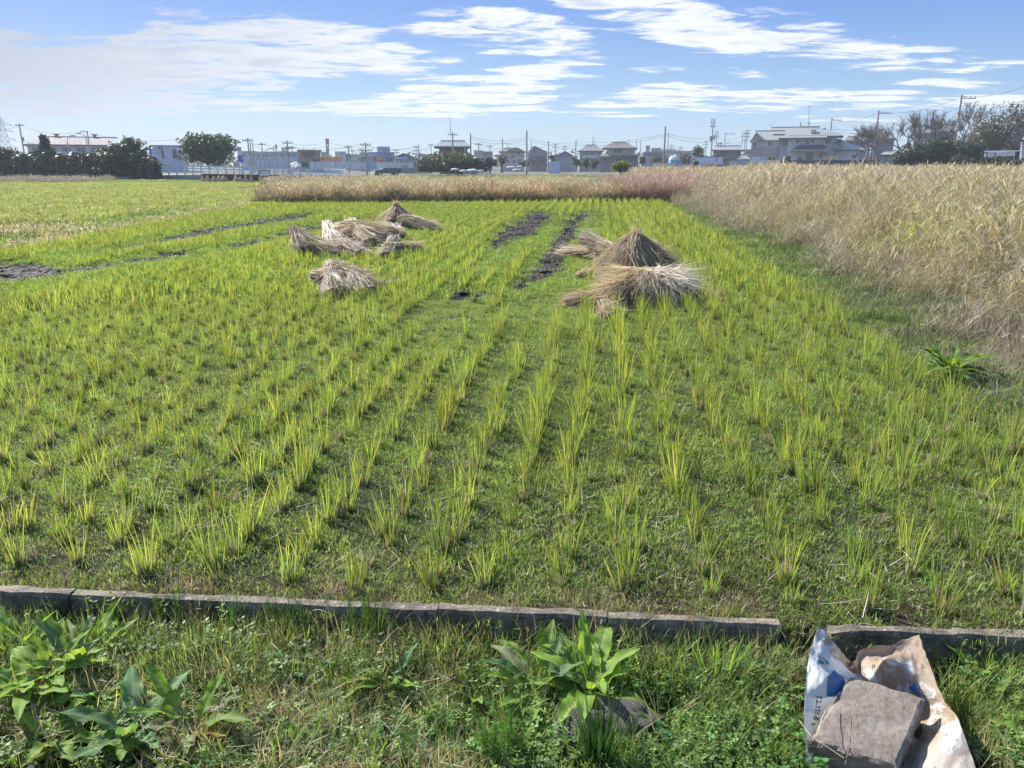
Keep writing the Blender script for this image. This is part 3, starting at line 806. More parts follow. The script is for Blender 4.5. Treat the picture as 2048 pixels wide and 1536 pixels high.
# ------------------------------------------------------------------ buildings: real boxes, roofs, frames and panes at their own distances
GZ = -0.45
def T(root, p): return p     # roots of buildings stand at the world origin of their own foot; geometry is shifted below
class Bld:
    def __init__(s, name, u, D, label, cat='building', group=None):
        p = at(u, 328, D); s.o = Vector((p.x, D, GZ)); s.r = empty(name, s.o, label, cat, group); s.D = D
        phi = math.atan2(p.x, D)      # every plot faces the paddy
        s.r.rotation_euler = (0, 0, -phi); s.r.scale = (math.cos(phi), 1, 1)
    def P(s, u, v, dy=0.0):
        q = at(u, v, s.D + dy); return Vector((q.x - s.o.x * (s.D + dy) / s.D, dy, q.z - s.o.z))
    def box(s, name, u0, u1, v, rgb, depth=8.0, dy=0.0, v1=None, mat=None, parent=None):
        """box with its front face at D+dy, from pixel u0..u1, top at v"""
        a = s.P(u0, v, dy); b = s.P(u1, v, dy); z0 = -.6 if v1 is None else s.P(u0, v1, dy).z
        g = Geo(); g.box(a.x, b.x, a.y, a.y + depth, z0, a.z)
        return g.build(name, mat or plain(rgb), parent or s.r)
    def win(s, u0, v0, u1, v1, dy=0.0, dark=True, split=1):
        a = s.P(u0, v0, dy); b = s.P(u1, v1, dy); g = Geo(); w_ = max(.045, abs(b.x - a.x) * .05); y = a.y
        g.box(a.x, b.x, y - .07, y - .003, b.z, b.z + w_); g.box(a.x, b.x, y - .07, y - .003, a.z - w_, a.z)
        g.box(a.x, a.x + w_, y - .068, y - .003, b.z + w_, a.z - w_); g.box(b.x - w_, b.x, y - .068, y - .003, b.z + w_, a.z - w_)
        for k in range(split):
            if k:
                xm = a.x + (b.x - a.x) * k / split
                g.box(xm - w_ * .4, xm + w_ * .4, y - .06, y - .003, b.z + w_, a.z - w_)
        f = g.build('window', M['frame_d'] if dark else M['frame_w'], s.r)
        q = Geo(); q.box(a.x + w_, b.x - w_, y - .03, y - .002, b.z + w_, a.z - w_); q.build('pane', M['glass'], f)
        return f
    def hip(s, name, u0, u1, ve, ur0, ur1, vr, mat, depth, ov=.6, dy=0.0, th=.22):
        e0 = s.P(u0, ve, dy - ov); e1 = s.P(u1, ve, dy - ov); yb = dy + depth + ov; ym = (e0.y + yb) / 2
        r0 = s.P(ur0, vr, dy + depth / 2); r1 = s.P(ur1, vr, dy + depth / 2)
        z = e0.z; g = Geo()
        A = [(e0.x, e0.y, z), (e1.x, e1.y, z), (e1.x, yb, z), (e0.x, yb, z)]; R0 = (r0.x, ym, r0.z); R1 = (r1.x, ym, r1.z)
        g.quad(A[0], A[1], R1, R0); g.quad(A[2], A[3], R0, R1); g.poly([A[1], A[2], R1]); g.poly([A[3], A[0], R0])
        o = g.build(name, mat, s.r)
        q = Geo(); q.box(e0.x, e1.x, e0.y, yb, z - th, z - .004)
        q.build('eaves', plain((.12, .115, .11)), o)  # soffit shade painted into the eaves as a dark colour
        q = Geo(); q.tube([Vector(R0) + Vector((0, 0, .04)), Vector(R1) + Vector((0, 0, .04))], .13, 5); q.build('ridge_cap', plain((.12, .12, .12)), o)
        return o
    def gable_front(s, name, u0, u1, ve, vr, mat, depth, wallmat, ov=.4, dy=0.0, th=.18, um=None):
        """gable facing us: ridge runs away from the camera"""
        um = (u0 + u1) / 2 if um is None else um
        a = s.P(u0, ve, dy); b = s.P(u1, ve, dy); c = s.P(um, vr, dy); y0 = a.y - ov; y1 = a.y + depth + ov
        g = Geo()
        for (p, q, sx) in ((a, c, -1), (c, b, 1)):
            g.quad((p.x, y0, p.z), (q.x, y0, q.z), (q.x, y1, q.z), (p.x, y1, p.z))
            g.quad((p.x, y0, p.z - th), (q.x, y0, q.z - th), (q.x, y0, q.z), (p.x, y0, p.z))
            g.quad((p.x, y1, p.z - th), (p.x, y0, p.z - th), (p.x, y0, p.z), (p.x, y1, p.z))
        o = g.build(name, mat, s.r)
        k = .04 * (b.x - a.x)
        g = Geo(); g.poly([(a.x + k, a.y + .01, a.z - th), (b.x - k, a.y + .01, b.z - th), (c.x, a.y + .01, c.z - .1)]); g.build('gable_wall', wallmat, s.r)
        return o
    def gable_side(s, name, u0, u1, ve, vr, mat, depth, wallmat, ov=.5, dy=0.0, ur0=None, ur1=None):
        ur0 = u0 if ur0 is None else ur0; ur1 = u1 if ur1 is None else ur1
        o = s.hip(name, u0, u1, ve, ur0, ur1, vr, mat, depth, ov, dy)
        return o

R_GREY = tiled('grey_roof_tiles', (.13, .13, .14), (.09, .09, .10), .45, .7)
R_BRN = tiled('brown_grey_roof_tiles', (.115, .10, .093), (.08, .07, .066), .45, .7)
R_PALE = tiled('pale_glazed_roof_tiles', (.27, .235, .20), (.19, .225, .215), .55, .38)
R_GRN = tiled('dark_green_roof_tiles', (.055, .075, .075), (.04, .055, .06), .5, .3)
R_MET = tiled('pale_metal_roof', (.24, .235, .23), (.19, .19, .19), .5, .5)
R_OLD = tiled('weathered_warehouse_roof', (.12, .10, .098), (.16, .14, .135), 1.0, .9)
R_DOME = tiled('greenish_grey_roof', (.17, .195, .18), (.14, .16, .15), .5, .5)
SLAT = tiled('white_corrugated_sheet', (.62, .63, .66), (.56, .57, .60), .5, .5, depth=.05)
SLATB = tiled('blue_grey_corrugated_sheet', (.40, .45, .55), (.36, .41, .50), .5, .5, depth=.05)
BOARD = tiled('grey_boarding', (.30, .31, .34), (.25, .26, .29), .6, .7, depth=.04)

# warehouse behind the dark trees
b = Bld('warehouse', 150, 150, 'long low warehouse with weathered grey roof behind the dark hedge trees')
b.box('wall', 56, 214, 290, (.50, .52, .55), 22)
b.hip('roof', 48, 216, 289, 80, 236, 275, R_OLD, 24, .8)
b.box('side_wall', 216, 238, 292, (.62, .60, .56), 18, dy=2)
for uc in (114, 190):
    v_ = Geo(); p = b.P(uc, 276, 12)
    v_.tube([p + Vector((0, 0, -.3)), p + Vector((0, 0, .55))], .35, 8); v_.tube([p + Vector((0, 0, .55)), p + Vector((0, 0, .75)), p + Vector((0, 0, .8))], [.75, .7, .2], 8)
    v_.build('roof_vent', plain((.36, .24, .21)), b.r)
for k in range(5): b.win(66 + 29 * k, 296, 84 + 29 * k, 303, split=3)

# blue grey showroom
b = Bld('showroom', 330, 150, 'pale blue grey flat showroom with tall dark windows beside the round tree')
b.box('wall', 302, 372, 291, (.42, .47, .58), 20)
b.box('end_panel', 297, 302, 291, (.05, .14, .50), 20, v1=325)
b.box('parapet', 301, 373, 290, (.30, .33, .40), 20.4, dy=-.2, v1=292)
b.win(322, 299, 329, 317, split=2); b.win(344, 299, 355, 317, split=2); b.win(356, 300, 362, 317, split=1)
for k in range(3): b.win(309 + 4 * k, 305, 311 + 4 * k, 307)
g = Geo()
for k in range(2):
    a = b.P(316 + 5 * k, 295, -.1); g.box(a.x, a.x + .35, a.y, a.y + .08, a.z - .3, a.z); g.box(a.x - .12, a.x + .47, a.y, a.y + .07, a.z + .05, a.z + .13)
g.build('roof_lettering', plain((.12, .12, .14)), b.r)

# long pale blue halls further off
for (nm, u0, u1, v, D, rgb, dp, lab) in (
    ('hall', 484, 512, 303, 230, (.34, .40, .52), 20, 'far pale blue grey hall directly beyond the petrol price sign'),
    ('hall', 512, 548, 304, 235, (.50, .51, .52), 20, 'far off-white hall with clutter of poles before it'),
    ('hall', 548, 602, 304, 225, (.32, .40, .55), 24, 'far pale blue hall beyond the crowd of utility poles')):
    b = Bld(nm, (u0 + u1) / 2, D, lab, 'building', 'pale halls far across the road')
    b.box('wall', u0, u1, v, rgb, dp)
    b.box('parapet', u0 - .5, u1 + .5, v - 1, tuple(c * .8 for c in rgb), dp + 1, dy=-.5, v1=v + 1)
    for k in range(int((u1 - u0) / 9)): b.win(u0 + 3 + 9 * k, v + 5, u0 + 8 + 9 * k, v + 9)
    if u0 == 548:
        q = Geo(); a = b.P(560, 304, 5); c = b.P(575, 304, 5); d = b.P(567, 297, 5)
        q.poly([a, c, d]); q.poly([c + Vector((0, 4, 0)), a + Vector((0, 4, 0)), d + Vector((0, 4, 0))]); q.quad(a, d, d + Vector((0, 4, 0)), a + Vector((0, 4, 0))); q.quad(d, c, c + Vector((0, 4, 0)), d + Vector((0, 4, 0)))
        q.build('roof_gable', plain((.34, .42, .55)), b.r)

# tan two-storey shop
b = Bld('shop', 618, 160, 'tan two storey shop with flat overhanging roof behind the red banner')
b.box('upper_wall', 600, 628, 303, (.24, .22, .19), 12)
b.box('upper_wall', 628, 641, 303, (.36, .31, .26), 12, dy=.3)
b.box('roof', 594, 629, 299.5, (.23, .17, .13), 14, dy=-1, v1=303.5)
b.box('roof', 629, 643, 299.5, (.42, .33, .26), 14, dy=-.9, v1=303.2)
b.box('lower_wall', 596, 646, 318.5, (.22, .20, .165), 14, dy=-1.5)
b.box('awning', 595, 647, 314, (.30, .20, .17), 14, dy=-2, v1=318.3)
for k in range(4): b.win(629 + 3 * k, 306, 631.4 + 3 * k, 314, dark=False)

def text_mesh(txt, mat, size, name='lettering', parent=None, loc=(0, 0, 0), ext=.01, squash=1.0, bold=0.0):
    cu = bpy.data.curves.new('t', 'FONT'); cu.body = txt; cu.size = size; cu.extrude = ext; cu.offset = bold; cu.resolution_u = 2
    cu.align_x = 'CENTER'; cu.align_y = 'CENTER'
    o = bpy.data.objects.new('tmp', cu); COL.objects.link(o)
    dg = bpy.context.evaluated_depsgraph_get(); me = bpy.data.meshes.new_from_object(o.evaluated_get(dg)); bpy.data.objects.remove(o)
    me.materials.clear(); me.materials.append(mat)
    q = obj(name, me, parent); q.location = loc; q.rotation_euler = (PI / 2, 0, 0); q.scale = (squash, 1, 1)
    return q

# red banner
b = Bld('shop_banner', 662, 140, 'long red banner with yellow characters above the white corrugated fence', 'banner')
red = solid('banner_red', (.62, .045, .02), .5, .05, 1); yel = plain((.85, .55, .04), .5)
a = b.P(640, 314, 0); c = b.P(685, 323, 0)
g = Geo(); g.box(a.x, c.x, a.y, a.y + .06, c.z, a.z); bp_ = g.build('banner_sheet', red, b.r)
g = Geo()
for k in range(6): 
    xk = a.x + (c.x - a.x) * k / 5; g.box(xk - .04, xk + .04, a.y + .08, a.y + .16, -.6, a.z)
g.build('support_posts', M['steel'], b.r)
g = Geo(); g.box(a.x, c.x, a.y - .02, a.y - .002, c.z + .08, c.z + .16); g.build('stripe', plain((.75, .70, .62)), b.r)
text_mesh('鉄 非鉄金属高価買取', yel, .52, 'lettering', b.r, ((a.x + c.x) / 2, a.y - .02, (a.z + c.z) / 2 + .05), squash=.80 * (c.x - a.x) / 4.05 / .98, bold=.012)

# price sign tower beside the round tree
b = Bld('price_sign', 480, 125, 'tall petrol price sign, red on top and blue below', 'sign')
b.box('red_panel', 474, 482, 294, (.50, .03, .05), .5, v1=301)
b.box('white_panel', 474.5, 484, 301.2, (.66, .60, .60), .5, v1=309.5)
b.box('blue_panel', 475.5, 486.5, 309.8, (.05, .09, .50), .5, v1=324)
b.box('white_edge', 484.4, 487.5, 309.8, (.66, .68, .72), .5, v1=332)
g = Geo()
a = b.P(475.6, 298.6, -.05); 
for k in range(4): g.box(a.x + .1 + .1 * k, a.x + .17 + .1 * k, a.y, a.y + .03, a.z, a.z + .14)
for k in range(3):
    a2 = b.P(480.5, 311 + 3 * k, -.05); g.box(a2.x, a2.x + .35, a2.y, a2.y + .03, a2.z - .1, a2.z, mat=1)
g.build('marks', [plain((.8, .8, .8)), plain((.62, .22, .25))], b.r)
g = Geo(); 
for uu_ in (476, 483): 
    p = b.P(uu_, 322, .3); g.box(p.x, p.x + .18, p.y, p.y + .18, -.6, p.z)
g.build('post', M['steel'], b.r)

# slender lollipop sign and tan pylon sign
b = Bld('pylon_sign', 551, 170, 'small orange red signboard on a thin tall pole among the utility poles', 'sign')
b.box('board', 550, 554, 289, (.62, .16, .07), .4, v1=297); g = Geo(); p = b.P(552.2, 297); g.tube([(p.x, .2, -.6), (p.x, .2, p.z)], .12, 6); g.build('pole', M['steel'], b.r)
b = Bld('pylon_sign', 654, 175, 'tan rooftop pylon sign with reddish marks rising above the banner', 'sign')
b.box('board', 650.5, 658, 277, (.46, .40, .36), .8, v1=288); b.box('lower_board', 653, 657.5, 293, (.40, .38, .36), .6, v1=312)
g = Geo(); 
for uu_ in (652.5, 656.5): p = b.P(uu_, 290, .3); g.box(p.x - .12, p.x + .12, p.y, p.y + .2, -.6, p.z + .5)
g.build('mast', M['steel'], b.r)
g = Geo(); a = b.P(652, 281, -.05)
for k, (dx, dz, w_, h_) in enumerate(((0, 0, .3, .35), (.1, -.45, .35, .25), (-.05, -.8, .5, .12))): g.box(a.x + dx, a.x + dx + w_, a.y, a.y + .03, a.z + dz, a.z + dz + h_)
g.build('marks', plain((.45, .10, .07)), b.r)

# corrugated site fence: separate sheets
b = Bld('site_fence', 690, 118, 'long white corrugated sheet fence along the road below the red banner', 'fence')
def panel(b, u0, u1, v0, v1, mat, name='panel', dy=0, th=.06):
    a = b.P(u0, v0, dy); c = b.P(u1, v1, dy); g = Geo(); g.box(a.x + .008, c.x - .008, a.y, a.y + th, c.z, a.z); return g.build(name, mat, b.r)
uu_ = 620.0; k = 0
while uu_ < 735: panel(b, uu_, uu_ + 11.5, 323.6 + .2 * (k % 2), 337.5, SLAT); uu_ += 11.5; k += 1
panel(b, uu_, 752, 323.6, 337, SLATB)
b2 = Bld('site_fence', 795, 122, 'second stretch of white corrugated fence just beyond the parked off-roader', 'fence')
uu_ = 753.0
while uu_ < 828: panel(b2, uu_, uu_ + 12.5, 324.4, 336, SLAT); uu_ += 12.5
panel(b2, 806, 815, 331, 334.5, plain((.30, .30, .33)), 'hatch', dy=-.08)
b = Bld('board_fence', 541, 116, 'white boarded site hoarding on thin posts among weeds beyond the guardrail', 'fence')
for k in range(6):
    panel(b, 512 + 10 * k, 521.4 + 10 * k, 321 + .3 * (k % 3), 327, plain((.66, .66, .68))); panel(b, 512 + 10 * k, 521.4 + 10 * k, 327.6, 332, plain((.66, .66, .68)))
g = Geo()
for k in range(8): p = b.P(512 + 8.5 * k, 317 if k % 3 == 0 else 321, -.1); g.box(p.x - .04, p.x + .04, p.y, p.y + .08, -.6, p.z)
g.build('post', M['steel'], b.r)
g = Geo(); a = b.P(530, 319.5, -.12); c = b.P(552, 320.6, -.12); g.box(a.x, c.x, a.y, a.y + .06, c.z, a.z); g.build('rail', plain((.12, .38, .62)), b.r)
b = Bld('gate_frame', 602, 114, 'pale metal gate frame with a dark opening and white bags beside it', 'gate')
g = Geo(); a = b.P(583, 319.3); c = b.P(621, 320.3)
g.box(a.x, c.x, a.y, a.y + .12, c.z, a.z); g.box(a.x, a.x + .12, a.y, a.y + .12, -.6, c.z - .002); g.box(c.x - .12, c.x, a.y, a.y + .12, -.6, c.z - .002); g.build('frame', plain((.55, .58, .55)), b.r)
panel(b, 603, 616, 326, 333, plain((.06, .065, .08)), 'dark_panel', dy=.3)
def blob_mesh(r, rad, sq=1.0, seed=0, col=(.6, .6, .6), mat=None, k=10, rough=.22):
    g = Geo(); V = []
    for i in range(1, k):
        th = PI * i / k
        for j in range(k + 2):
            ph = 2 * PI * j / (k + 2); d = Vector((math.sin(th) * math.cos(ph), math.sin(th) * math.sin(ph), math.cos(th)))
            q = rad * (1 + rough * mnoise.noise(d * 2.2 + Vector((seed * 3.1, 0, 0))) + rough * .5 * mnoise.noise(d * 5 + Vector((0, seed, 0))))
            V.append((d.x * q, d.y * q, d.z * q * sq))
    w_ = k + 2
    F = [[i * w_ + j, (i + 1) * w_ + j, (i + 1) * w_ + (j + 1) % w_, i * w_ + (j + 1) % w_] for i in range(k - 2) for j in range(w_)]
    g.add(V, F, col); g.poly([V[j] for j in range(w_)], col); g.poly([V[(k - 2) * w_ + j] for j in range(w_)][::-1], col)
    return g
def bag(u, v, D, s_, lab, grp):
    p = at(u, v, D); o = blob_mesh(None, s_, .75, random.random() * 9).build('white_bag', plain((.46, .45, .48), .8), smooth=True)
    o.location = (p.x, D, p.z - s_ * .3); tag(o, lab, 'bag', grp); return o
for k, (u, v, s_) in enumerate(((587, 329, .5), (592, 327, .45), (597, 329, .45), (590, 333, .5), (597, 333, .45))):
    bag(u, v, 112 - k * .8, s_, 'white sack by the pale gate frame, ' + ('outer one at the top of the pile', 'highest one of the pile', 'top one nearest the dark opening', 'bottom outer one of the pile', 'bottom one nearest the dark opening')[k], 'white sacks beside the gate frame')

# more town
def simple(name, u0, u1, v, D, rgb, dp, lab, wins=(), cap=True, cat='building'):
    b = Bld(name, (u0 + u1) / 2, D, lab, cat); b.box('wall', u0, u1, v, rgb, dp)
    if cap: b.box('parapet', u0 - .4, u1 + .4, v - .9, tuple(c * .75 for c in rgb), dp + .8, dy=-.4, v1=v + .6)
    for wv_ in wins: b.win(*wv_)
    return b
simple('office', 702, 720, 310, 185, (.40, .36, .36), 10, 'small flat roofed pinkish grey building beyond the white fence', [(706, 322, 712, 325)])
simple('office', 691, 701, 308, 195, (.17, .18, .18), 10, 'narrow dark grey block beside the pinkish grey building')
b = simple('store', 737, 789, 305, 180, (.37, .38, .48), 16, 'lilac grey roadside store with a square tower and orange sign', [(745, 313, 752, 323), (773, 314, 786, 323)])
b.box('tower', 754, 775, 293, (.40, .42, .52), 8, dy=1, v1=305); b.box('tower_side', 775, 779.5, 293, (.50, .49, .40), 8, dy=1.4, v1=305)
b.box('orange_sign', 755, 767, 315, (.80, .33, .05), .3, dy=-.6, v1=320); b.box('red_sign', 755, 767, 320.1, (.68, .07, .04), .3, dy=-.6, v1=324)
b.box('blue_sign', 775, 779.5, 308.5, (.06, .22, .70), .3, dy=-.6, v1=316)
b = simple('low_building', 716, 740, 315, 170, (.40, .44, .50), 8, 'low pale building with a teal arch and a red flag beside the store')
g = Geo(); 
pts_ = [b.P(725 + 8 * (1 - math.cos(t_)), 324 - 12 * math.sin(t_), -.6) for t_ in np.linspace(0, PI * .55, 8)]
g.tube(pts_, .28, 6); g.build('arch', plain((.07, .36, .40)), b.r)
g = Geo(); a = b.P(738.5, 311, -.8); g.poly([a, b.P(740.5, 312, -.8), b.P(743.5, 322, -.8), b.P(739.5, 320, -.8)]); g.poly([a + Vector((0, .05, 0)), b.P(739.5, 320, -.75), b.P(743.5, 322, -.75), b.P(740.5, 312, -.75)]); g.build('flag', plain((.50, .05, .07)), b.r)
b = Bld('workshop', 810, 160, 'grey green gabled workshop with a white name board under its eaves')
b.box('wall', 790, 832, 318, (.25, .30, .31), 14); b.gable_front('roof', 784, 836, 316, 306, R_GRN, 14, plain((.25, .30, .31)), um=807)
b.box('name_board', 791, 815, 314, (.50, .55, .72), .15, dy=-.5, v1=318.4)
b.box('awning', 792, 836, 321, (.50, .50, .52), 1.5, dy=-2, v1=322.4)
g = Geo(); a = b.P(793, 315.4, -.56)
for k in range(11): g.box(a.x + .21 * k, a.x + .21 * k + .13, a.y, a.y + .03, a.z - .16, a.z)
g.build('marks', plain((.20, .26, .55)), b.r)
simple('shed', 835, 873, 309, 190, (.40, .40, .38), 12, 'plain grey shed roofline beyond the olive bush', cap=True)

b = Bld('brown_house', 905, 150, 'dark brown timber house with greenish grey hipped roof above the olive trees', 'house')
b.box('wall', 878, 935, 294, (.115, .055, .05), 9)
b.box('white_corner', 928.5, 931.5, 295, (.5, .5, .5), .1, dy=-.1)
b.hip('roof', 868, 942, 292.5, 882, 930, 282.5, R_DOME, 10, 1.0)
b.hip('lower_roof', 920, 960, 316, 928, 940, 307, R_MET, 8, .6, dy=-2)
b.box('lower_wall', 924, 955, 317, (.45, .43, .42), 6, dy=-1)
b.win(884, 299, 894, 306, split=2); b.win(905, 299, 917, 306, split=2)

# houses in the middle distance
b = Bld('beige_house', 1024, 200, 'beige two storey house with small windows beside the tall bare pole', 'house')
W_ = (.47, .42, .38); b.box('wall', 1000, 1048, 303, W_, 9); b.hip('roof', 997, 1052, 303, 1008, 1040, 297.5, R_BRN, 9)
b.gable_front('gable', 1014, 1046, 301, 294.5, R_BRN, 6, plain(W_), dy=-.7, um=1031)
b.win(1033, 304, 1041, 310, dark=False); b.win(1023, 310, 1027, 315); b.win(1014, 321, 1017, 326); b.win(1026, 321, 1030, 325); b.win(1036, 319, 1041, 323)
b = Bld('grey_gabled_house', 1077, 210, 'grey gabled house with a small round vent facing the field', 'house')
W_ = (.30, .28, .28); b.box('wall', 1056, 1094, 306, W_, 10); b.gable_front('roof', 1052, 1102, 307, 291.5, R_PALE, 10, plain(W_), um=1069)
b.hip('porch_roof', 1058, 1096, 319, 1062, 1092, 315.5, R_GRN, 3, .4, dy=-2.2); b.win(1066, 301, 1070, 305); b.win(1063, 322, 1070, 328); b.win(1080, 322, 1088, 328)
b = Bld('grey_shed', 1130, 195, 'plain dark grey shed with a low gable and no windows', 'shed')
W_ = (.20, .215, .25); b.box('wall', 1109, 1151, 315, W_, 12, mat=BOARD); b.gable_front('roof', 1107, 1153, 314, 302, R_GREY, 12, plain(W_))
b = Bld('cream_hipped_house', 1180, 205, 'cream house with hipped grey roof and lower porch roof between round shrubs', 'house')
W_ = (.48, .46, .40); b.box('wall', 1160, 1204, 301, W_, 9); b.hip('roof', 1157, 1208, 301.5, 1172, 1192, 290.5, R_GREY, 10)
b.hip('porch_roof', 1161, 1198, 316.5, 1170, 1190, 308, R_GRN, 4, .5, dy=-3); b.box('porch_wall', 1163, 1196, 317, W_, 3, dy=-2.5)
b.win(1168, 303, 1175, 304.5); b.win(1196, 302, 1202, 309, dark=False); b.win(1190, 320, 1195, 324)
b = Bld('cream_brown_house', 1238, 185, 'two storey house, cream above and grey brown below, with hipped roofs', 'house')
W_ = (.50, .46, .37); b.box('upper_wall', 1216, 1270, 296, W_, 9, v1=312); b.hip('roof', 1204, 1275, 296, 1224, 1252, 285, R_BRN, 10, .9)
b.hip('lower_roof', 1197, 1281, 312.5, 1212, 1262, 305.5, R_BRN, 12, .8, dy=-1.5, th=.15); b.box('lower_wall', 1200, 1277, 313, (.22, .20, .20), 11, dy=-.8)
b.win(1228, 298, 1232, 305); b.win(1235, 298, 1243, 305.5, split=2); b.win(1209, 318, 1214, 326, dy=-.8); b.win(1232, 319, 1244, 326, dy=-.8, split=2); b.win(1255, 319, 1264, 326, dy=-.8)
b.box('skylight', 1231, 1240, 286.5, (.65, .65, .63), .3, dy=3.2, v1=289)
b = Bld('storage_container', 1109, 160, 'small white storage box on the grass by the dark grey shed', 'container')
b.box('body', 1098, 1120, 324.5, (.52, .52, .62), 3); b.box('lid', 1097, 1120.5, 323.6, (.68, .68, .66), 3.2, dy=-.1, v1=324.9)
g = Geo()
for k in range(3): p = b.P(1103 + 6 * k, 326); q = b.P(1103 + 6 * k, 331.5); g.box(p.x, p.x + .06, p.y - .05, p.y - .003, q.z, p.z)
g.build('rib', plain((.44, .44, .52)), b.r)
for (u, v, D, s_, lab) in ((1022, 334, 120, .9, 'white sheet bundle on the ground before the beige house'), (1040, 332.5, 122, .6, 'small white wrapped heap by the tall bare pole'), (1034, 339, 100, .7, 'low white tarp lump at the edge of the field'),
                         (945, 340, 100, 1.0, 'large white tarp heap below the olive bush'), (928, 341, 98, .7, 'crumpled white sheet beside the large tarp heap'), (910, 338, 100, .7, 'upright pale wrapped bundle by the olive bush'), (962, 341, 99, .5, 'smallest white tarp lump near the dark conifer')):
    p = at(u, v, D); o = blob_mesh(None, s_, .45, random.random() * 9).build('tarp_heap', plain((.48, .49, .50), .8), smooth=True); o.scale = (.8, .5, .5); o.location = (p.x, D, p.z - s_ * .1); tag(o, lab, 'tarp', 'pale tarp heaps')

b = Bld('water_tank', 1348, 150, 'round blue tank with a white ribbed dome cover', 'tank')
c0_ = b.P(1337.5, 320); c1_ = b.P(1360, 320); cx = (c0_.x + c1_.x) / 2; R0 = (c1_.x - c0_.x) / 2; zt = c0_.z
g = Geo(); g.tube([(cx, R0, -.6), (cx, R0, zt)], R0, 20); g.build('tank', plain((.16, .36, .48)), b.r)
g = Geo(); g.tube([(cx, R0, zt)] + [(cx, R0, zt + R0 * .85 * math.sin(a_)) for a_ in np.linspace(.05, PI / 2, 8)], [R0] + [R0 * math.cos(a_) + .02 for a_ in np.linspace(.05, PI / 2, 8)], 20); dm = g.build('dome', plain((.58, .55, .48)), b.r)
g = Geo()
for k in range(8):
    a2 = k * PI / 4 + .2
    g.tube([(cx + math.cos(a2) * R0 * 1.01 * math.cos(t_), R0 + math.sin(a2) * R0 * 1.01 * math.cos(t_), zt + .03 + R0 * .86 * math.sin(t_)) for t_ in np.linspace(0, 1.5, 7)], .05, 4)
g.build('rib', plain((.36, .34, .30)), dm)
b = Bld('panel_fence', 1327, 140, 'short pale panel fence standing before the domed blue tank', 'fence')
for k in range(8): panel(b, 1305 + 5.7 * k, 1310.5 + 5.7 * k, 326, 334, plain((.52, .53, .50)))
b = Bld('box_truck_body', 1415, 155, 'long white box truck body parked between the tank and brown house', 'truck')
b.box('cargo_box', 1392, 1446, 314.5, (.58, .59, .66), 2.4, v1=329); b.box('roof_rail', 1390, 1447, 313, (.10, .10, .13), 2.5, dy=-.05, v1=314.4)
b.box('sill', 1394, 1446, 329.2, (.24, .28, .36), 2.2, dy=.1, v1=330.5)
b.box('cab', 1381, 1391.5, 317, (.50, .51, .58), 2.2, v1=330); b.win(1384, 318.5, 1389, 323)
g = Geo()
for uc in (1388, 1424, 1436):
    p = b.P(uc, 331.5, .1); g.tube([(p.x, p.y, p.z), (p.x, p.y + .3, p.z)], .5, 12)
g.build('wheel', plain((.03, .03, .03)), b.r)
g = Geo(); p = b.P(1432, 316.5, -.03); g.box(p.x, p.x + .2, p.y - .02, p.y, p.z - .5, p.z); g.build('mark', plain((.2, .22, .25)), b.r)
b = Bld('brown_bungalow', 1457, 175, 'brown two storey house under a shallow pale roof beside the truck', 'house')
W_ = (.23, .19, .17); b.box('wall', 1429, 1482, 300, W_, 9); b.hip('roof', 1424, 1489, 299.5, 1430, 1482, 292.5, R_MET, 10, .7)
b.win(1441, 303, 1452, 311, split=2); b.win(1464, 303, 1472, 310, dark=False, split=2); b.win(1473, 303, 1480, 310); b.win(1446, 317, 1455, 324); b.win(1458, 318, 1468, 324)
g = Geo(); pts_ = [b.P(1436, 292, 5), b.P(1436, 287, 5), b.P(1439, 285.5, 5), b.P(1442.5, 287, 5), b.P(1442.5, 290, 5)]; g.tube(pts_, .22, 7); g.build('flue', M['steel'], b.r)
b = Bld('garden_shed', 1489, 165, 'tiny pale roofed garden shed at the end of the grey fence', 'shed')
b.box('wall', 1476, 1498, 320, (.30, .25, .22), 4); b.hip('roof', 1474, 1502, 318.5, 1484, 1492, 310, R_MET, 4, .3)

# the big pale house and its lean-to wings
b = Bld('large_pale_house', 1630, 170, 'large pale two storey house with shining glazed tile roofs and skylight', 'house')
W_ = (.54, .53, .53)
b.box('main_wall', 1576, 1650, 275, W_, 10); b.box('bay_wall', 1646, 1674, 273, W_, 8.7, dy=.8); b.box('side_wall', 1560.5, 1576, 276, (.36, .36, .39), 9, dy=.6)
b.hip('roof', 1555, 1655, 275, 1600, 1640, 254, R_PALE, 12, 1.0)
b.hip('east_roof', 1640, 1687, 271.5, 1646, 1652, 257.5, R_PALE, 9, .8, dy=.8)
b.hip('porch_roof', 1580, 1654, 302, 1597, 1649, 291.5, R_GRN, 3, .4, dy=-2.4, th=.12)
b.box('annex_wall', 1672, 1717, 302, W_, 8, dy=-.6); b.hip('annex_roof', 1671, 1729, 300, 1668, 1683, 280, R_PALE, 9, .7, dy=-.6)
b.hip('dark_lean_roof', 1664, 1682, 299, 1665, 1672, 283.5, R_GRN, 2, .2, dy=-2.6, th=.1)
b.win(1593, 279, 1597, 285); b.win(1612, 279, 1617.5, 288); b.win(1623, 278.5, 1627.5, 285); b.win(1653, 274.5, 1662, 287, dy=.8, split=2); b.win(1563, 278, 1568.5, 290, dy=.6, dark=False); b.win(1570, 276, 1574, 289, dy=.6)
b.win(1595, 314.5, 1604, 320.5, split=2); b.win(1612.5, 306, 1624.5, 320, split=2); b.win(1638, 306, 1643, 316); b.win(1703, 310.5, 1710, 316, dy=-.6); b.win(1711, 309, 1713.5, 313, dy=-.6)
b.box('orange_screen', 1646, 1660, 312.5, (.52, .36, .17), .3, dy=-3, v1=319); b.box('orange_screen', 1660.5, 1676, 312.3, (.52, .36, .17), .3, dy=-3.02, v1=319)
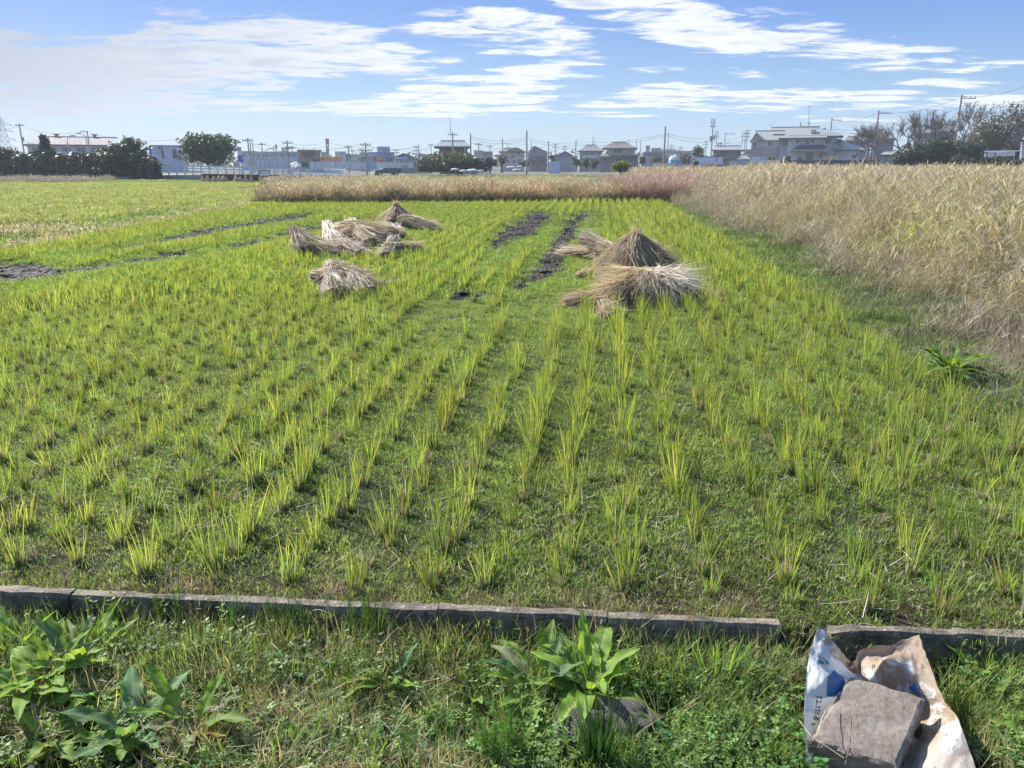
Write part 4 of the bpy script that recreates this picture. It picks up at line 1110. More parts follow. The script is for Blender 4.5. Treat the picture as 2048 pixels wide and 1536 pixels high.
g = Geo(); p = b.P(1624, 260, 3.0); n_ = Vector((0, -.5, .86))
a = b.P(1623, 259.5, 2.4); c = b.P(1631.5, 264.5, 1.6); g.box(a.x, c.x, a.y - .9, a.y + .5, c.z - .2, a.z); sk = g.build('skylight', M['frame_d'], b.r)
g = Geo(); g.box(a.x + .12, c.x - .12, a.y - .93, a.y - .902, c.z - .05, a.z - .12); g.build('pane', plain((.55, .6, .65), .1), sk)
g = Geo(); p = b.P(1617.5, 253, 6); tp = b.P(1618.5, 213, 6); g.tube([(p.x, p.y, p.z - .4), (tp.x, p.y, tp.z)], [.09, .05], 5)
g.box(tp.x - .45, tp.x + .45, p.y - .05, p.y + .05, tp.z - .06, tp.z + .02); q = b.P(1617.6, 246, 6); g.tube([(q.x, p.y, q.z - .3), (q.x, p.y, q.z + .3)], .2, 6)
g.build('aerial_mast', M['steel'], b.r)
g = Geo(); p = b.P(1600.5, 254, 6); tp = b.P(1600.5, 244, 6); g.box(p.x - .1, p.x + .1, p.y, p.y + .2, p.z - .3, tp.z); g.build('chimney', plain((.25, .25, .27)), b.r)
g = Geo()
for (u0, u1, v) in ((1577, 1652, 271.6), (1650, 1686, 268), (1682, 1722, 296.5)):
    n_ = int((u1 - u0) / 1.9)
    for k in range(n_):
        dyy = -.9 if v != 296.5 else -1.2
        p = b.P(u0 + (u1 - u0) * k / n_, v, dyy); g.box(p.x - .05, p.x + .05, p.y, p.y + .12, p.z - .02, p.z + .16)
g.build('snow_guards', plain((.40, .38, .35)), b.r)
b = Bld('rear_pale_house', 1545, 182, 'gabled pale house with balcony adjoining the large pale house', 'house')
W2 = (.44, .42, .41)
b.box('wall', 1503, 1560, 281, (.40, .385, .37), 10, v1=294); b.box('lower_wall', 1502, 1561, 294.2, (.30, .275, .265), 10.1, dy=-.1)
b.hip('roof', 1513, 1572, 280, 1511, 1570, 262, R_PALE, 11, .5); b.gable_front('gable_roof', 1499, 1527, 283, 264, R_PALE, 5, plain((.42, .40, .39)), um=1513, dy=-.3)
b.hip('upper_roof', 1546, 1620, 268, 1543, 1616, 255.5, R_PALE, 12, .4, dy=3); b.box('upper_wall', 1549, 1600, 269, W2, 10, dy=4)
b.win(1537, 284, 1542, 292); b.win(1506, 285, 1512, 293, dark=False); b.win(1553, 292, 1557, 303)
g = Geo(); p = b.P(1541.5, 255, 6); tp = b.P(1541.5, 249.5, 6); g.tube([p, tp], .06, 4); g.box(tp.x - .4, tp.x + .4, tp.y - .05, tp.y + .05, tp.z - .04, tp.z + .04); g.build('aerial', M['steel'], b.r)
b = Bld('garden_fence', 1520, 150, 'pale grey panel fence along the lane towards the large pale house', 'fence')
for k in range(5): panel(b, 1458 + 8.5 * k, 1466.2 + 8.5 * k, 321, 332, plain((.36, .40, .44)))
for k in range(7): panel(b, 1501 + 8.7 * k, 1509.4 + 8.7 * k, 320, 327.4, SLAT)
panel(b, 1501, 1562, 327.8, 334, plain((.24, .27, .32)), 'base')
b = Bld('dark_garden_wall', 1656, 150, 'long dark garden wall in front of the large pale house', 'wall')
for k in range(16): panel(b, 1563 + 12 * k, 1574.8 + 12 * k, 320.6, 336, plain((.045, .05, .065)), th=.2)
b = Bld('storage_unit', 1519, 158, 'low pale storage unit with two white doors behind the panel fence', 'shed')
b.box('body', 1502, 1534, 312.5, (.40, .43, .48), 3); panel(b, 1505, 1512, 314, 319.5, plain((.62, .65, .72)), 'door', dy=-.05); panel(b, 1513, 1520, 314, 319.5, plain((.62, .65, .72)), 'door', dy=-.05)

# houses half hidden by the bare trees on the rise
for (u0, u1, ve, vr, D, lab) in ((1688, 1745, 281, 273, 195, 'brown roofed house behind the first bare trees'), (1742, 1792, 277, 268, 200, 'grey roofed house seen through the bare cherry tree'),
                             (1826, 1862, 266, 252, 205, 'steep roofed white gabled house above the dark hedge'), (1855, 1915, 262, 249, 210, 'long dark roofed house along the top of the rise'),
                             (2030, 2080, 246, 228, 150, 'brown house with a glimpsed roof at the top of the rise')):
    b = Bld('hill_house', (u0 + u1) / 2, D, lab, 'house', 'houses on the rise behind bare trees')
    b.box('wall', u0 + 3, u1 - 3, ve, (.24, .225, .22), 9); b.hip('roof', u0, u1, ve, u0 + 8, u1 - 8, vr, R_BRN, 10)
    for k in range(3): b.win(u0 + 9 + (u1 - u0 - 20) * k / 3, ve + 4, u0 + 9 + (u1 - u0 - 20) * k / 3 + 5, ve + 10)
b = Bld('garden_hut', 1782, 140, 'pale low hut with grey double doors under the bare cherry tree', 'shed')
b.box('wall', 1762, 1792, 311, (.30, .31, .33), 4); b.hip('roof', 1760, 1794, 309, 1768, 1786, 303, R_MET, 5, .3); panel(b, 1768, 1777, 312, 326, plain((.22, .26, .27)), 'door', dy=-.06); panel(b, 1778, 1787, 312, 326, plain((.27, .31, .31)), 'door', dy=-.06)
b = Bld('white_house', 2044, 95, 'white house corner with a pale blue wall by the washing line', 'house')
b.box('wall', 2044, 2120, 281, (.50, .54, .66), 8); b.hip('roof', 2044, 2124, 279, 2066, 2110, 250, R_MET, 8, .5); b.win(2060, 290, 2074, 306, split=2)
g = Geo(); p = b.P(2043, 283, -.1); q = b.P(2042, 318, -.1); g.tube([p, q], .05, 5); g.build('downpipe', plain((.7, .7, .72)), b.r)

# washing line
b = Bld('washing_line', 2005, 90, 'long washing pole on two stands beside the white house', 'washing line')
g = Geo(); a = b.P(1968, 302.5); c = b.P(2044, 302); g.tube([a, c], .04, 5); g.build('pole', plain((.6, .6, .6)), b.r)
for uu_ in (1971, 2030):
    g = Geo(); p = b.P(uu_, 302.4); g.tube([(p.x, p.y, -.6), p], .05, 5); g.tube([(p.x - .35, p.y, -.6), (p.x, p.y, 1.0)], .03, 4); g.build('stand', plain((.5, .5, .5)), b.r)
for (u0, u1, v1_, lab, rgb) in ((1976, 1988, 313.5, 'white towel hung at the end of the washing pole', (.62, .66, .80)), (1993, 2027, 312.5, 'wide white sheet hung on the washing pole', (.66, .66, .72))):
    a = at(u0, 302.6, 89.9); c = at(u1, v1_, 89.9); n = 16; V = []
    for i in range(n + 1):
        for j in range(5):
            t_ = i / n; V.append((a.x + (c.x - a.x) * t_, 89.9 + .06 * math.sin(t_ * 23) * (.3 + j / 5), a.z + (c.z - a.z) * j / 4))
    g = Geo(); g.add(V, [[i * 5 + j, (i + 1) * 5 + j, (i + 1) * 5 + j + 1, i * 5 + j + 1] for i in range(n) for j in range(4)])
    tag(g.build('washing', plain(rgb, .9)), lab, 'laundry')

# low far town blocks on the horizon
for (u0, u1, v, D, lab) in ((880 - 20, 880 - 4, 316, 300, 'faint grey block beyond the bush, by the workshop'), (948, 966, 302, 240, 'pale rooftop beyond the brown house'), (966, 985, 304, 250, 'far pale house beside the dark conifer'),
                         (1285, 1303, 306, 260, 'faint pinkish block beside the cream and brown house'), (1292, 1300, 292, 280, 'small square rooftop tower on the faint skyline'), (1303, 1322, 297, 300, 'flat pale grey block with rooftop boxes'),
                         (1322, 1352, 300, 320, 'long low pale block behind the domed tank'), (1288, 1330, 305, 210, 'low blue grey roof before the faint town blocks'), (1352, 1400, 303, 260, 'low greyish roof range beyond the truck'),
                         (1487, 1504, 300, 230, 'blue grey block beside the gabled pale house'), (670, 692, 304, 300, 'faint pale block beyond the tan pylon sign'), (720, 738, 306, 310, 'faint block between the two roadside stores'), (642, 652, 305, 280, 'faint block just behind the tan shop')):
    b = Bld('distant_building', (u0 + u1) / 2, D, lab, 'building', 'faint town blocks on the skyline')
    g_ = random.uniform(.28, .42); b.box('wall', u0, u1, v, (g_, g_, g_ * 1.06), 12); b.box('roof', u0 - .5, u1 + .5, v - 1.2, (g_ * .7, g_ * .7, g_ * .75), 13, dy=-.5, v1=v + .3)
    n_ = int((u1 - u0) / 6)
    for k in range(n_): b.win(u0 + 2 + 6 * k, v + 3.5, u0 + 5 + 6 * k, v + 6.5)

# ------------------------------------------------------------------ guardrail, low road wall, road
rd = Geo()
def road_pt(u, D, z): p = at(u, 328, D); return Vector((p.x, D, z))
rw = [(-60, 96), (300, 88), (380, 88), (500, 86), (600, 84), (700, 82)]
GB = 0.22
top = []
V = []
for i, (u, D) in enumerate(((-400, 110), (300, 90), (520, 88), (700, 84), (900, 100), (1400, 126), (1800, 134), (2400, 140))):
    zt = [0.25, 0.25, 0.1, -.25, -.36, -.36, -.36, -.36][i]
    p = at(u, 328, D); V += [(p.x, D, zt - .6), (p.x, D + .02, zt), (p.x, D + 9, zt + .02), (p.x, D + 10, zt - .7)]
n = len(V) // 4
rd.add(V, [[i * 4 + j, (i + 1) * 4 + j, (i + 1) * 4 + j + 1, i * 4 + j + 1] for i in range(n - 1) for j in range(3)])
ro = rd.build('road', solid('worn_asphalt', (.16, .16, .165), .9, .1, .6)); ro['kind'] = 'structure'

b = empty('road_wall', (0, 0, 0), 'low dark retaining wall under the white guardrail', 'wall')
for (u0, u1, vt0, vt1, D0, D1, rgb) in ((180, 300, 355, 352, 80, 80, (.22, .22, .21)), (300, 405, 350.5, 349.5, 80, 80, (.24, .24, .23)), (405, 508, 347.5, 349, 80, 79, (.035, .04, .045)), (508, 560, 349, 350.5, 79, 78.5, (.035, .04, .045)), (560, 720, 351, 352, 78.5, 77, (.06, .06, .06))):
    a = at(u0, vt0, D0); c = at(u1, vt1, D1); g = Geo()
    g.quad((a.x, D0, -.5), (c.x, D1, -.5), (c.x, D1, c.z), (a.x, D0, a.z)); g.quad((a.x, D0, a.z), (c.x, D1, c.z), (c.x, D1 + .3, c.z), (a.x, D0 + .3, a.z)); g.quad((c.x, D1 + .3, -.5), (a.x, D0 + .3, -.5), (a.x, D0 + .3, a.z), (c.x, D1 + .3, c.z))
    g.build('wall_section', plain(rgb, .9, .2, 1.5), b)
b = empty('guardrail', (0, 0, 0), 'long white double beam guardrail along the raised road', 'guardrail')
WH = plain((.60, .64, .70), .5)
RB = [(288, 330.5, 340, 346), (340, 329.5, 337, 345), (418, 331.5, 339, 347), (500, 334, 341, 348.5), (560, 336.5, 343, 350), (620, 338, 344, 351), (683, 340, 345.5, 351)]
def rail_at(u):
    U = [q[0] for q in RB]; return [float(np.interp(u, U, [q[k] for q in RB])) for k in (1, 2, 3)], 84 - (u - 288) * .012
def beam(k, off, th):
    g = Geo()
    us = np.linspace(288, 683, 28)
    for u0, u1 in zip(us[:-1], us[1:]):
        (va, D0) = rail_at(u0); (vb, D1) = rail_at(u1)
        a = at(u0, va[0] + off, D0); c = at(u1, vb[0] + off, D1)
        g.quad((a.x, D0 - .08, a.z - th), (c.x, D1 - .08, c.z - th), (c.x, D1 - .08, c.z), (a.x, D0 - .08, a.z)); g.quad((a.x, D0 - .08, a.z), (c.x, D1 - .08, c.z), (c.x, D1, c.z), (a.x, D0, a.z))
        g.quad((a.x, D0 - .08, a.z - th), (a.x, D0, a.z - th), (c.x, D1, c.z - th), (c.x, D1 - .08, c.z - th)); g.quad((c.x, D1, c.z - th), (a.x, D0, a.z - th), (a.x, D0, a.z), (c.x, D1, c.z))
    g.build('beam', WH, b)
beam(0, 0, .13); beam(1, 5.0, .12); beam(2, 10.5, .06)
for k, u in enumerate(np.linspace(302, 681, 24)):
    va, D_ = rail_at(u); a = at(u, va[0] - .4, D_); g = Geo(); g.box(a.x - .06, a.x + .06, D_ + .005, D_ + .13, -.3, a.z); g.build('post', WH, b)
b = Bld('notice_board', 530, 76, 'white notice board in a dark frame below the guardrail', 'sign')
a = b.P(517, 340.5); c = b.P(541, 353); g = Geo(); w_ = .07
g.box(a.x, c.x, 0, .08, c.z, c.z + w_); g.box(a.x, c.x, 0, .08, a.z - w_, a.z); g.box(a.x, a.x + w_, 0, .08, c.z + w_, a.z - w_); g.box(c.x - w_, c.x, 0, .08, c.z + w_, a.z - w_); g.build('frame', M['frame_d'], b.r)
g = Geo(); g.box(a.x + w_, c.x - w_, .02, .05, c.z + w_, a.z - w_); g.build('board', plain((.66, .68, .72)), b.r)
g = Geo(); g.box(a.x + .1, a.x + .18, .082, .16, -.8, c.z + .3); g.box(c.x - .18, c.x - .1, .082, .16, -.8, c.z + .3); g.build('legs', M['steel'], b.r)
g = Geo()
for k in range(4): g.box(a.x + .18 + .04 * k, a.x + .20 + .04 * k, .012, .019, c.z + .15 + .04 * k, c.z + .42); 
g.build('marks', plain((.25, .25, .28)), b.r)

# parked off-roader
def suv():
    D = 128; p = at(773, 328, D); o = empty('parked_car', (p.x, D, -.36), 'dark green grey off-roader parked on the road, facing the sign', 'car')
    o.rotation_euler = (0, 0, math.radians(28))
    paint = solid('car_paint', (.05, .065, .06), .28, .05, 1, 0.3, .6); pale = plain((.45, .46, .46), .4); gl = M['glass']
    # x: length (front at -2.25), y: width, z: height
    prof = [(-2.25, .55), (-2.22, .90), (-1.15, 1.06), (-.95, 1.10), (1.0, 1.12), (2.12, 1.12), (2.2, .95), (2.22, .5), (1.9, .42), (-2.0, .42)]
    def extr(pr, w0, w1=None, zt=None):
        g = Geo(); n = len(pr); L = []
        for sy in (-1, 1):
            L.append([(x, sy * (w0 if w1 is None or z < zt else w1), z) for (x, z) in pr])
        V = L[0] + L[1]; F = [[i, (i + 1) % n, n + (i + 1) % n, n + i] for i in range(n)]
        g.add(V, F); g.poly(L[0]); g.poly(L[1][::-1]); return g
    body = extr(prof, .85).build('body', paint, o)
    cab = extr([(-1.05, 1.08), (-.38, 1.68), (.2, 1.75), (1.9, 1.75), (2.12, 1.66), (2.2, 1.1)], .84, .70, 1.3).build('cabin', paint, o)
    for (pr_, nm) in (([(-.82, 1.14), (-.3, 1.60), (.1, 1.63), (.1, 1.14)], 'side_window'), ([(.18, 1.14), (.18, 1.63), (1.0, 1.63), (1.0, 1.14)], 'side_window'), ([(1.08, 1.14), (1.08, 1.63), (1.95, 1.62), (2.06, 1.14)], 'side_window')):
        for sy in (-1, 1):
            g = Geo(); V = [(x, sy * (.862 - .13 * (z - 1.14) / .5), z) for (x, z) in pr_]; V2 = [(x, y - sy * .02, z) for (x, y, z) in V]
            g.poly(V if sy < 0 else V[::-1]); g.build(nm, gl, o)
    g = Geo(); g.poly([(2.185, -.68, 1.18), (2.185, .68, 1.18), (2.165, .58, 1.62), (2.165, -.58, 1.62)]); g.build('rear_window', plain((.50, .54, .58), .15), o)  # pale glass colour paints in the white reflection at the rear
    g = Geo(); g.poly([(-1.01, .72, 1.14), (-1.01, -.72, 1.14), (-.46, -.60, 1.64), (-.46, .60, 1.64)]); g.build('windscreen', gl, o)
    for x in (-1.45, 1.35):
        for sy in (-1, 1):
            g = Geo(); g.tube([(x, sy * .66, .37), (x, sy * .88, .37)], .37, 16); wh = g.build('wheel', plain((.02, .02, .02)), o)
            g = Geo(); g.tube([(x, sy * .86, .37), (x, sy * .895, .37)], .2, 12); g.build('rim', M['steel'], wh)
    for sy in (-1, 1):
        g = Geo(); g.box(2.19, 2.25, sy * .78 - .06, sy * .78 + .06, .85, 1.12); g.build('tail_light', plain((.35, .03, .03), .3), o)
        g = Geo(); g.box(-2.29, -2.22, sy * .66 - .14, sy * .66 + .14, .68, .85); g.build('headlight', plain((.7, .7, .7), .2), o)
    g = Geo(); g.box(2.2, 2.34, -.84, .84, .45, .68); g.build('rear_bumper', pale, o)
    g = Geo(); g.box(-2.36, -2.24, -.84, .84, .42, .64); g.build('front_bumper', pale, o)
    g = Geo(); g.box(2.2, 2.235, -.55, .55, .72, 1.02); g.build('tailgate_reflection', pale, o)  # pale plate paints the white reflection on the tailgate
    g = Geo(); g.box(-.9, -.72, -1.02, -.86, 1.12, 1.28); g.build('mirror', paint, o)
suv()

# ------------------------------------------------------------------ poles, pylons, lamps, wires
POLES = [  # u, v_top, D, kind, radius, text
    (38, 247, 150, 'T', .17, 'beside the lattice pylon'), (174, 262, 140, 'S', .15, 'above the warehouse roof'), (368, 276, 140, 'S', .13, 'between the showroom and the round tree'),
    (495, 276, 120, 'T', .15, 'tallest of the cluster by the price sign'), (500, 284, 126, 'B', .13, 'second of the cluster by the price sign'), (505, 285, 135, 'B', .13, 'third of the cluster by the price sign'),
    (523, 285, 150, 'T', .14, 'leaning slightly beyond the white hoarding'), (547, 293, 160, 'B', .15, 'just before the lollipop sign'), (572, 293, 130, 'T', .14, 'topped by a crossbar near the gate frame'), (564, 296, 150, 'B', .12, 'thin one beyond the gate frame'),
    (574, 281, 120, 'X', .16, 'crossed by two arms before the tan shop'), (584, 292, 160, 'T', .13, 'close before the tan shop roof'),
    (696, 291, 150, 'T', .16, 'beside the narrow dark block'), (704, 299, 190, 'T', .14, 'behind the pinkish building'), (722, 298, 200, 'X', .14, 'beyond the teal arch'), (731, 285, 115, 'X', .15, 'in front of the white fence'), (792, 298, 220, 'X', .14, 'beyond the store end'),
    (832, 291, 180, 'X', .14, 'at the workshop corner'), (836.5, 288, 190, 'B', .13, 'beside the workshop corner pole'), (862, 287, 200, 'T', .13, 'thin one before the brown house'), (905, 265, 128, 'W', .15, 'carrying a whip aerial before the brown house'),
    (941, 267, 130, 'B', .16, 'just beside the brown house'), (957, 285, 160, 'T', .14, 'beyond the brown house porch'), (980, 290, 200, 'T', .13, 'above the dark conifer'), (1005, 277, 170, 'B', .16, 'before the beige house gable'), (1013, 285, 230, 'B', .10, 'far thin one over the beige house'), (1017, 286, 235, 'B', .10, 'far thin twin over the beige house'),
    (1053.5, 261, 125, 'B', .17, 'tall bare one beside the beige house'), (1063, 282, 230, 'B', .14, 'behind the grey gable'), (1097, 283, 180, 'B', .17, 'at the side of the grey gabled house'), (1111, 287, 220, 'X', .14, 'above the grey shed eave'), (1129, 291, 240, 'X', .13, 'above the grey shed ridge'),
    (1152, 281, 185, 'B', .17, 'between the grey shed and cream house'), (1185, 275, 240, 'B', .11, 'thin one over the cream house'), (1188.5, 273, 245, 'B', .11, 'thin taller one over the cream house'), (1257, 279, 230, 'B', .15, 'behind the cream and brown house'), (1273, 280, 220, 'B', .15, 'at the corner of the cream and brown house'), (1281.5, 280, 210, 'B', .14, 'second at that cream and brown corner'),
    (1331, 252, 130, 'B', .19, 'tallest bare one before the domed tank'), (1337, 266, 190, 'B', .13, 'thinner one right behind the tall bare pole'), (1343, 289, 240, 'X', .13, 'far one over the domed tank'), (1317, 292, 260, 'B', .12, 'short far one over the low roofs'), (1361, 293, 260, 'X', .12, 'short far one beyond the truck'),
    (1427, 238, 170, 'A', .17, 'with a twin rod antenna head'), (1434, 262, 210, 'A', .13, 'smaller with a forked antenna head'), (1451, 264, 200, 'L', .13, 'with side brackets above the brown house roof'), (1486, 261, 230, 'B', .12, 'thin plain one beside the gabled house'), (1492, 263, 190, 'X', .15, 'dark leaning one before the gabled house'), (1496, 259, 220, 'X', .12, 'second crossed one before the gabled house'), (1413, 281, 240, 'X', .13, 'small one beyond the truck'),
    (1664, 236, 190, 'L', .2, 'beside the big pale roof with a bracket head'), (1758, 221, 150, 'L', .2, 'rusty brown one among the bare cherry trees'), (1924, 190, 130, 'L', .2, 'high one with a transformer by the leafy tree')]
pole_tops = []
for (u, vt, D, kd_, rr_, txt) in POLES:
    p = at(u, vt, D); lean = random.uniform(-.01, .01)
    o = empty('utility_pole', (p.x, D, -.4), 'utility pole ' + txt, 'pole', 'utility poles across the town')
    H_ = p.z + .4; g = Geo(); g.tube([(lean * -H_, 0, -.2), (0, 0, H_)], [rr_ * .95, rr_ * .62], 7)
    g.build('shaft', plain((.20, .13, .12)) if u in (1758, 1924) else M['concrete_pole'], o)
    g = Geo(); A = []
    if kd_ in 'TXW': A += [(H_ - .35, .75)]
    if kd_ in 'X': A += [(H_ - 1.1, .9), (H_ - 2.0, .6)]
    for (z, w_) in A:
        g.box(-w_, w_, -.06, .06, z - .06, z + .06)
        for k in (-1, -.4, .4, 1): g.tube([(k * w_ * .95, 0, z + .062), (k * w_ * .95, 0, z + .26)], .055, 5)
    if kd_ == 'S':
        g.box(-1.1, .1, -.06, .06, H_ - .16, H_ - .06); g.tube([(-1.1, 0, H_ - .06), (-1.1, 0, H_ + .1)], .06, 5); g.tube([(-.5, 0, H_ - .06), (-.5, 0, H_ + .1)], .06, 5)
    if kd_ == 'L':
        g.box(.1, 2.3, -.06, .06, H_ - .55, H_ - .42)
        for xk in (.5, 1.4, 2.2): g.tube([(xk, 0, H_ - .42), (xk, 0, H_ - .12)], .08, 5)
        g.box(.1, 1.1, -.05, .05, H_ - 2.6, H_ - 2.5); g.box(1.0, 1.1, -.05, .05, H_ - 3.4, H_ - 2.602); g.box(.1, 1.1, -.05, .05, H_ - 3.5, H_ - 3.402)
    if kd_ == 'W': g.tube([(-.25, 0, H_ - .4), (-.45, 0, H_ + 2.85)], [.05, .02], 4)
    if kd_ == 'A':
        g.box(-.7, .7, -.06, .06, H_ - 1.6, H_ - 1.45)
        for xk in (-.35, .35): g.tube([(xk, 0, H_ - 1.45), (xk, 0, H_ + .1)], .09, 6)
        if u == 1427: g.box(-.55, -.16, -.25, .25, H_ - 4.4, H_ - 3.4); g.box(.2, .5, -.25, .25, H_ - 4.2, H_ - 3.2)
    if u in (1924,): g.tube([(.0, -.45, H_ - 5.2), (0, -.45, H_ - 4.2)], .34, 10); g.tube([(.5, -.3, H_ - 5.4), (.5, -.3, H_ - 4.6)], .3, 10)
    if u in (38, 495, 696): g.tube([(.3, -.2, H_ - 3.2), (.3, -.2, H_ - 2.4)], .26, 8)
    if g.n: g.build('crossarm', M['steel'], o)
    pole_tops.append((u, p.x, D, p.z))

def wire(pts3, sag, lab, r_=.022):
    g = Geo()
    for a, c in zip(pts3[:-1], pts3[1:]):
        P0 = [a.lerp(c, t_) + Vector((0, 0, -sag * 4 * t_ * (1 - t_))) for t_ in np.linspace(0, 1, 9)]; g.tube(P0, r_, 3, cap=False)
    tag(g.build('overhead_wire', M['wire']), lab, 'wire', 'overhead wires across the town')
WR = [
    ([(-40, 249, 150), (38, 250, 150), (168, 263, 140), (366, 277, 140), (495, 281, 122)], .9, 'wire running from the lattice pylon over the warehouse to the price sign'),
    ([(495, 278, 121), (523, 287, 150), (574, 286, 121), (652, 283, 170), (731, 287, 116)], .5, 'highest wire over the tan shop and red banner'),
    ([(505, 289, 135), (547, 295, 160), (584, 295, 160), (696, 293, 150), (731, 291, 116), (832, 293, 180)], .7, 'wire dipping past the tan shop pylon'),
    ([(574, 292, 121), (655, 291, 172), (696, 292, 150), (832, 294, 180), (862, 290, 200)], .6, 'lower wire over the white fence and store tower'),
    ([(696, 296, 150), (722, 300, 200), (792, 300, 220), (862, 297, 200)], .6, 'lowest wire past the store tower'),
    ([(941, 272, 130), (1053, 274, 126), (1152, 283, 185), (1331, 268, 131)], .7, 'wire from the brown house pole to the tall bare poles'),
    ([(941, 276, 130), (1053, 278, 126), (1152, 287, 185), (1331, 272, 131)], .8, 'parallel wire just under the one from the brown house'),
    ([(941, 285, 131), (1005, 285, 170), (1053, 280, 126)], .5, 'short wire between brown house and beige house poles'),
    ([(957, 290, 160), (1053, 287, 126), (1097, 289, 180), (1152, 290, 185), (1257, 285, 230)], .7, 'wire skimming above the grey house gables'),
    ([(957, 296, 160), (1063, 294, 230), (1129, 296, 240), (1257, 292, 230)], .8, 'low wire just over the far roofs'),
    ([(1331, 266, 131), (1427, 276, 170), (1492, 272, 190)], .5, 'wire from the tallest bare pole towards the antenna pole'),
    ([(1331, 270, 131), (1427, 282, 170), (1492, 280, 190), (1560, 278, 220)], .6, 'wire under the antenna pole to the gabled house'),
    ([(1257, 289, 230), (1343, 293, 240), (1413, 288, 240), (1492, 284, 190)], .8, 'low wire above the domed tank and truck'),
    ([(905, 287, 128), (862, 292, 200), (832, 299, 180)], .5, 'wire sloping down behind the olive bush'),
    ([(1664, 238, 190), (1758, 224, 150), (1924, 193, 130), (2100, 150, 120)], 1.0, 'highest wire climbing through the bare trees'),
    ([(1664, 253, 190), (1758, 245, 150), (1924, 212, 130), (2100, 178, 120)], 1.2, 'second wire climbing through the bare trees'),
    ([(1672, 258, 190), (1758, 258, 150), (1924, 268, 130), (2080, 240, 120)], 1.0, 'sagging wire low through the bare tree crowns'),
    ([(1900, 266, 150), (1990, 268, 120), (2080, 256, 95)], .7, 'cable reaching the white house roof'),
]
for (pp, sag, lab) in WR: wire([at(*q) for q in pp], sag, lab)

def lamp(u, vt, D, w_, lab, side=1):
    p = at(u, vt, D); o = empty('street_lamp', (p.x, D, -.4), lab, 'street lamp', 'street lamps over the road'); H_ = p.z + .4
    g = Geo(); g.tube([(0, 0, 0), (0, 0, H_ - 1), (side * .15, 0, H_ - .35), (side * .6, 0, H_ - .05), (side * w_, 0, H_)], [.09, .08, .07, .06, .05], 6); g.build('post', M['steel'], o)
    g = Geo(); g.box(side * w_ - .1, side * w_ + .55 * side if side > 0 else side * w_ + .1, -.14, .14, H_ - .1, H_ + .06) if side > 0 else g.box(side * w_ - .55, side * w_ + .1, -.14, .14, H_ - .1, H_ + .06); g.build('lamp_head', plain((.45, .45, .43)), o)
lamp(133, 271, 130, .8, 'street lamp curving over the warehouse roof'); lamp(171, 267, 135, .9, 'street lamp beside the pole above the warehouse', -1); lamp(530, 297, 150, .9, 'street lamp among the poles beyond the hoarding')

# lattice transmission pylon
b = Bld('lattice_pylon', 20, 300, 'steel lattice power pylon at the far edge of the trees', 'pylon')
g = Geo(); base = b.P(20, 330); top = b.P(16, 233); H_ = top.z; cx = base.x - .3
def hw(z): return 2.9 * (1 - z / H_) ** 1.0 + .25 if z < H_ else .1
zs = np.linspace(0, H_ * .97, 10)
def corner(k, z): h_ = hw(z); return Vector((cx + (h_ if k in (1, 2) else -h_), 8 + (h_ if k > 1 else -h_), z))
for k in range(4):
    for z0, z1 in zip(zs[:-1], zs[1:]):
        g.tube([corner(k, z0), corner(k, z1)], .11, 4, cap=False); g.tube([corner(k, z0), corner((k + 1) % 4, z1)], .07, 4, cap=False); g.tube([corner((k + 1) % 4, z0), corner(k, z1)], .07, 4, cap=False); g.tube([corner(k, z1), corner((k + 1) % 4, z1)], .06, 4, cap=False)
g.tube([corner(0, zs[-1]), (cx, 8, H_ + .4)], .1, 4)
g.build('tower_frame', M['steel'], b.r)
for f_ in (.42, .58, .74, .86):
    g = Geo(); z = H_ * f_; L_ = 3.4 + (1 - f_) * 1.5
    for sx in (-1, 1):
        g.tube([(cx + sx * hw(z), 8, z), (cx + sx * L_, 8, z)], .08, 4); g.tube([(cx + sx * hw(z), 8, z + .9), (cx + sx * L_, 8, z)], .07, 4); g.tube([(cx + sx * L_, 8, z), (cx + sx * L_, 8, z - .9)], .1, 5)
    g.build('crossarm', M['steel'], b.r)

# ------------------------------------------------------------------ trees
def leaves(n, cen, rad, size, cols, r, squash=1.0, shell=.55, up=.3, nzs=1.0):
    """n leaf clump triangles/quads spread through a lumpy ellipsoid"""
    d = r.normal(0, 1, (n, 3)); d /= np.linalg.norm(d, axis=1, keepdims=True)
    q = r.uniform(shell, 1.0, n) ** .6
    lump = 1 + .22 * np.sin(d[:, 0] * 5 * nzs + r.uniform(0, 6)) * np.sin(d[:, 1] * 4.3 * nzs + 1) + .20 * np.sin(d[:, 2] * 6 * nzs + d[:, 0] * 4 + r.uniform(0, 6)) + .10 * np.sin(d[:, 0] * 13 + d[:, 2] * 11)
    c = np.asarray(cen) + d * (q * lump)[:, None] * np.asarray(rad) * (1, 1, squash)
    a = r.normal(0, 1, (n, 3)); a /= np.linalg.norm(a, axis=1, keepdims=True)
    b_ = np.cross(a, d + r.normal(0, .4, (n, 3))); b_ /= np.linalg.norm(b_, axis=1, keepdims=True) + 1e-6
    s_ = size * r.uniform(.5, 1.3, (n, 1))
    V = np.stack([c - a * s_, c + b_ * s_ * .6, c + a * s_, c - b_ * s_ * .6], 1).reshape(-1, 3)
    F = np.arange(n * 4).reshape(n, 4)
    ci = r.integers(0, len(cols), n); C = np.repeat(np.stack([cols[k] for k in ci]) * r.uniform(.6, 1.35, (n, 1)), 4, 0)
    return V, F, C

